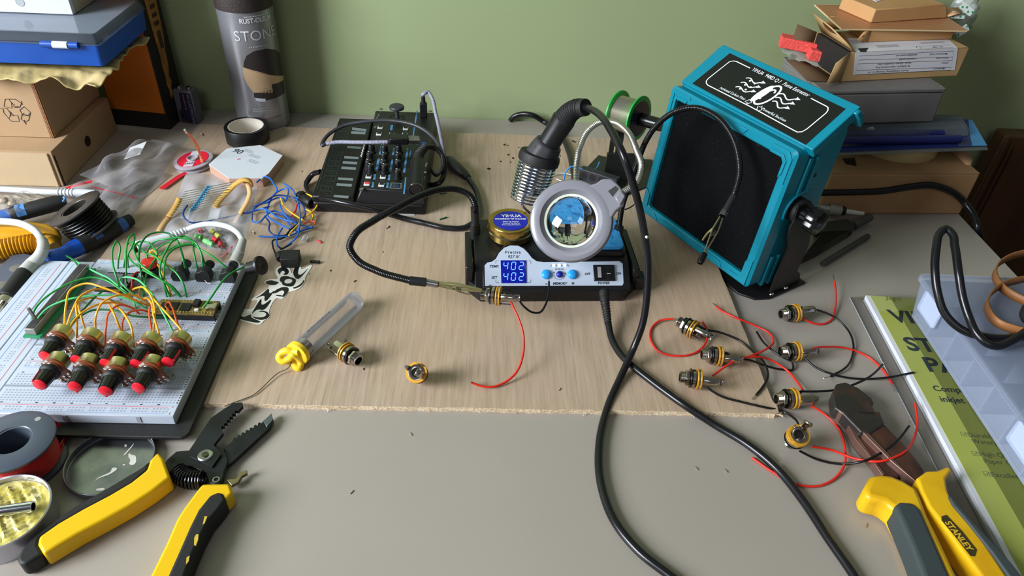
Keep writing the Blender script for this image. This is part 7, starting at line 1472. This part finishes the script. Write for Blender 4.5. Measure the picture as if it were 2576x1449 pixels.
MB().lathe([(5.8, Lq * .54), (5, Lq * .62), (3, Lq * .64)], M_, 28).build('black_collar', blk, kn, True); MB().lathe([(3, Lq * .63), (2.6, Lq), (0, Lq)], M_, 20).build('white_tip', mat('ivory_tip', (206, 204, 192), .4), kn, True)
bf = thing('rubber_tool', 'black tapered reamer tool with grey square handle lying behind the bracket', 'tool', G(2100, 590, 4))
MB().prism([(p.x, p.y) for p in [G(x, y, 11) for x, y in ((2014, 650), (2060, 590), (2070, 582), (2138, 560), (2140, 580), (2060, 628))]], 1, 11).build('tapered_blade', mat('satin_black_steel', (24, 24, 25), .3, .3), bf, True, bevel=1.5)
MB().prism([(p.x, p.y) for p in [G(x, y, 12) for x, y in ((2040, 560), (2130, 548), (2155, 560), (2146, 578), (2060, 582))]], 2, 12).build('handle_head', mat('dark_grey_rubber', (44, 44, 42), .5), bf, True, bevel=2.5)
MB().cyl(G(2146, 568, 7), G(2188, 546, 8), 5.4, 4.8).build('handle_end', mat('mid_grey_rubber', (70, 70, 68), .5), bf, True, bevel=.6)
rd = thing('graphite_rod', 'dark grey rod lying on the desk below the right stack', 'rod', G(2125, 630, 0))
MB().cyl(G(2070, 664, 3.2), G(2184, 594, 3.2), 3).build('rod', mat('dark_grey_rod', (62, 62, 62), .45), rd, True, bevel=.3)

# ================================================================== STICKER PAPER PACK
pk = thing('paper_pack', 'green and white pack of printable sticker paper in a clear sleeve', 'paper pack', G(2450, 1000, 0))
pA, pB = G(2178, 742, 8), G(2490, 1322, 8)
ex = (pB - pA).normalized(); exx = Vector((-ex.y, ex.x, 0))    # along the pack's long edge, and to the right
MP = basis((pA.x, pA.y, 0), exx, -ex); Lp = 297; Wp = 212
MB().box(0, Wp, -Lp, 0, .6, 7.6, MP).build('paper_sheets', mat('white_paper_edges', (214, 216, 224), .6), pk, True, bevel=.2)
gc = mat('lime_green_cover', (166, 172, 84), .4, var=(4, (158, 166, 74))); gc2 = mat('pale_lime_cover', (176, 182, 108), .4)
MB().box(4, Wp, -Lp, -.2, 7.6, 7.9, MP).build('cover', gc, pk, True)
MB().add([(4, -.3, 7.95), (70, -.3, 7.95), (34, -14, 7.95), (20, -24, 7.95), (4, -24, 7.95)], [(0, 1, 2, 3, 4)], MP).build('cover_panel', gc2, pk, True)
def kp_(px, py): p = GM(px, py, MP, 8); return (p.x, p.y)
pt_ = mat('dark_cover_print', (40, 50, 54), .5)
def pktext(s, size, px, py, align='LEFT', m=pt_, name='lettering', **k):
    u, v = kp_(px, py); b = MB(); text(b, s, size, MP @ T(u, v, 8.0), align, z=0, **k); return b.build(name, m, pk, True)
pktext('VINYL', 25, 2240, 796, bold=.7); pktext('STICKER', 25, 2277, 866, bold=.7); pktext('PAPER', 25, 2326, 918, bold=.7)
pktext('Compatible with', 9, 2347, 977, bold=.18); pktext('inkjet & laser', 9, 2364, 1004, bold=.18)
pktext('Jago', 9, 2226, 749, shear=.35, m=mat('script_print', (96, 104, 60), .5))
g3 = mat('grey_cover_print', (92, 100, 74), .5)
for s, x, y in (('Durable &', 2434, 1094), ('Waterproof', 2444, 1110), ('High Quality', 2462, 1142), ('Paper Grade', 2474, 1160), ('Excellent', 2492, 1194)): pktext(s, 6.4, x, y, m=g3)
b = MB()
for x, y in ((2424, 1092), (2452, 1141), (2482, 1192)):
    u, v = kp_(x, y); stroke(b, [(u - 2, v - 2), (u + 2, v - 2), (u + 2, v + 2), (u - 2, v + 2)], .4, 8.05, MP, True); stroke(b, [(u - 1, v), (u, v - 1), (u + 2, v + 1.5)], .4, 8.05, MP)
b.build('tick_boxes', g3, pk, True)
sl = [kp_(x, y) for x, y in ((2139, 727), (2585, 1530))]
MB().grid([[(sl[0][0] + (Wp + 8 - sl[0][0]) * j / 6, 4 - (Lp + 12) * i / 8, 8.5 if j else 1.2) for j in range(7)] for i in range(9)], MP).build('clear_sleeve', mat('clear_sleeve_film', (96, 98, 100), .08, alpha=.02), pk, True)
wire('sleeve_seam', [MP @ Vector((sl[0][0] + .4, 4, .9)), MP @ Vector((sl[0][0] + .2, -100, .9)), MP @ Vector((sl[0][0] + .4, -Lp - 8, .9))], .5, mat('pale_seam', (190, 194, 200), .25, alpha=.5), parent=pk)

# ================================================================== TRANSLUCENT ORGANISER
og = thing('organiser_box', 'translucent plastic compartment box lying on the sticker paper pack', 'storage box', G(2480, 900, 10))
oT, oB = G(2308, 690, 50), G(2573, 1057, 50); eo = (oT - oB).normalized(); er = Vector((eo.y, -eo.x, 0)); MO = basis((oT.x, oT.y, 0), er, eo)
fro = mat('frosted_plastic', (206, 217, 244), .2, alpha=.16); fro2 = mat('frosted_plastic_rim', (206, 218, 242), .2, alpha=.3)
Wo, Lo = 150, 232
def wallbox(b, x0, x1, y0, y1, z0, z1): b.box(x0, x1, y0, y1, z0, z1, MO)
b = MB(); b.prism(rrect(6, Wo - 6, -Lo + 6, -8, 4), 9.2, 46, MO, rrect(2, Wo - 2, -Lo + 2, -3, 4)); o = b.build('box_body', fro, og, True)
MB().prism(rrect(0, Wo, -Lo, 0, 5), 46, 51, MO).build('lid', fro, og, True, bevel=.8)
b = MB(); stroke(b, rrect(1.2, Wo - 1.2, -Lo + 1.2, -1.2, 5), 2.4, 51.1, MO, True); b.build('lid_rim', fro2, og, True)
b = MB(); stroke(b, rrect(8, Wo - 8, -Lo + 8, -9, 5), 1.0, 9.9, MO, True); b.build('base_rim', fro2, og, True)
for k in range(1, 7): MB().box(6, Wo - 6, -9 - k * 31, -8.2 - k * 31, 10, 44, MO).build('divider', fro, og, True)
for k in range(1, 4): MB().box(6 + k * 34.5, 6.8 + k * 34.5, -Lo + 8, -10, 10, 44, MO).build('divider', fro, og, True)
for yk in (-38, -190): lt = MB().prism(rrect(yk - 15, yk + 15, 29, 50, 2.5), -3, 0, MO @ basis((0, 0, 0), (0, 1, 0), (0, 0, 1))).build('latch', fro2, og, True, bevel=.6)
# cable and brown strap on the organiser
o = wire('cable', [G(2640, 870, 55), G(2576, 846, 55), G(2524, 851, 55), G(2469, 846, 55), G(2419, 829, 56), G(2380, 793, 62), G(2358, 733, 76), G(2352, 681, 88), G(2355, 626, 99), G(2366, 585, 106), G(2380, 575, 108), G(2393, 585, 107), G(2402, 620, 102), G(2412, 690, 90), G(2422, 750, 76), G(2438, 800, 66), G(2460, 843, 60), G(2485, 865, 57.5), G(2508, 871, 57), G(2540, 860, 60), G(2580, 835, 62), G(2650, 800, 62)], 3.3, cblk, 'black cable standing up in a tall loop on the organiser box', 'cable', n=12)
strm = mat('tan_leather_strap', (150, 98, 56), .5)
t = thing('strap', 'tan strap curled in loops at the right edge of the organiser box', 'strap', G(2540, 740, 52))
b = MB(); rows = []
pz = 54
for p in crv([G(2640, 640, pz + 3), G(2576, 645, pz + 3), G(2530, 658, pz + 3), G(2502, 680, pz + 2), G(2498, 706, pz + 1), G(2518, 735, pz), G(2576, 768, pz), G(2640, 790, pz)], 3): rows.append([p, p + Vector((0, 0, 8))])
b.grid(rows); b.build('strap_loop', strm, t, True, solid=1.4)
b = MB(); rows = []
for p in crv([G(2640, 700, pz), G(2576, 710, pz), G(2520, 725, pz), G(2486, 752, pz), G(2477, 782, pz), G(2502, 820, pz), G(2576, 846, pz), G(2640, 860, pz)], 3): rows.append([p, p + Vector((0, 0, 8))])
b.grid(rows); b.build('strap_loop', strm, t, True, solid=1.4)
t = thing('black_plug', 'dark rounded plug at the right edge on the organiser box', 'plug', G(2590, 790, 51.5)); a = G(2592, 792, 58); MB().lathe([(0, -6), (7, -5), (8, 0), (7, 8), (0, 9)], alongz(a, (.5, .8, 0)), 24).build('body', blkm, t, True)

# ================================================================== BIG SIDE CUTTERS
sc2 = thing('side_cutters', 'large rusty side cutters with yellow and grey handles at near right', 'pliers', G(2250, 1150, 0))
rust = mat('rusty_steel', (96, 62, 52), .5, .5, var=(45, (58, 44, 40), .4, .62), bump=(160, .4)); dks = mat('dark_worn_steel', (60, 56, 54), .42, .5, var=(50, (84, 62, 52), .5, .7), bump=(200, .3))
C8 = lambda l: [(2000 + x / 1.814, 650 + y / 1.814) for x, y in l]
wprism([(172, 610), (188, 572), (230, 563), (290, 590), (350, 635), (362, 660), (350, 668), (368, 698), (388, 697), (410, 755), (340, 800), (300, 790), (215, 700), (180, 680)], 5, 17, 'upper_jaw', dks, sc2, 1.2, C8)
wprism([(410, 755), (440, 790), (500, 850), (545, 905), (590, 965), (585, 1010), (555, 1020), (520, 985), (440, 905), (330, 800), (320, 775)], 5, 15.5, 'upper_shank', rust, sc2, 1.2, C8)
wprism([(172, 615), (182, 680), (210, 702), (245, 722), (330, 815), (440, 925), (555, 1020), (520, 985), (440, 905), (330, 790), (225, 690), (200, 650)], 3, 16.4, 'jaw_edge', mat('pale_worn_steel', (140, 108, 98), .4, .7), sc2, .4, C8)
wprism([(240, 755), (262, 760), (310, 800), (350, 820), (430, 900), (480, 960), (475, 1000), (400, 1000), (385, 960), (330, 890), (280, 830)], 2, 11, 'lower_shank', rust, sc2, 1, C8)
wprism([(240, 755), (280, 830), (330, 890), (400, 990), (412, 985), (350, 900), (300, 830), (262, 765)], 4, 11.8, 'shank_edge', mat('pale_worn_steel'), sc2, .3, C8)
b = MB(); c = G(*C8([(328, 705)])[0], 17.05); text(b, 'DANGER', 3.2, T(c.x, c.y, 17.05) @ RZ(-4), bold=.1); b.build('stamped_lettering', mat('dark_stamp', (30, 26, 24), .6), sc2, True)
yc = mat('worn_yellow_handle', (224, 176, 22), .35, var=(30, (206, 152, 14), .5, .75)); gg = mat('slate_grey_grip', (58, 66, 68), .5)
wprism([(345, 990), (315, 1045), (318, 1078), (350, 1095), (410, 1108), (450, 1140), (500, 1230), (545, 1340), (585, 1449), (625, 1600), (800, 1600), (745, 1449), (670, 1290), (610, 1170), (580, 1090), (560, 1045), (500, 1010), (440, 985), (390, 980)], 1, 21, 'yellow_handle', yc, sc2, 4, C8, seg=4)
wprism([(450, 1125), (480, 1105), (540, 1108), (580, 1145), (640, 1280), (715, 1449), (770, 1600), (640, 1600), (585, 1449), (540, 1330), (490, 1210)], 3, 22.6, 'grey_grip', gg, sc2, 3.5, C8, seg=4)
wprism([(555, 1000), (600, 968), (650, 966), (690, 948), (714, 950), (716, 972), (690, 1005), (700, 1060), (715, 1095), (780, 1180), (870, 1300), (970, 1449), (1060, 1600), (930, 1600), (850, 1449), (760, 1330), (680, 1220), (610, 1130), (575, 1060)], 1, 20, 'yellow_handle', yc, sc2, 4, C8, seg=4)
wprism([(700, 1080), (722, 1092), (800, 1185), (900, 1290), (990, 1390), (1060, 1480), (1150, 1600), (1080, 1600), (1000, 1480), (900, 1340), (800, 1215), (720, 1120)], 1, 22, 'grey_grip', gg, sc2, 3.5, C8, seg=4)
bq = [G(*p, 20) for p in C8([(668, 1178), (690, 1172), (760, 1245), (828, 1330), (820, 1360), (800, 1358), (730, 1270), (668, 1195)])]
MB().prism([(p.x, p.y) for p in bq], 20, 20.4).build('badge', mat('badge_olive_black', (58, 50, 24), .5), sc2, True)
a, c = G(*C8([(683, 1188)])[0], 20.5), G(*C8([(812, 1345)])[0], 20.5); b = MB(); vs, fs = fontmesh('STANLEY', 6.4, bold=.2); wd = max(v[0] for v in vs) * 2; f = (c - a).length * .86 / wd
an = math.atan2((c - a).y, (c - a).x); m_ = (a + c) / 2; b.add([(v[0] * f, v[1] * 1.0, .02) for v in vs], fs, T(m_.x, m_.y, 20.45) @ RZ(math.degrees(an))); b.build('lettering', mat('badge_yellow', (216, 172, 40), .5), sc2, True)
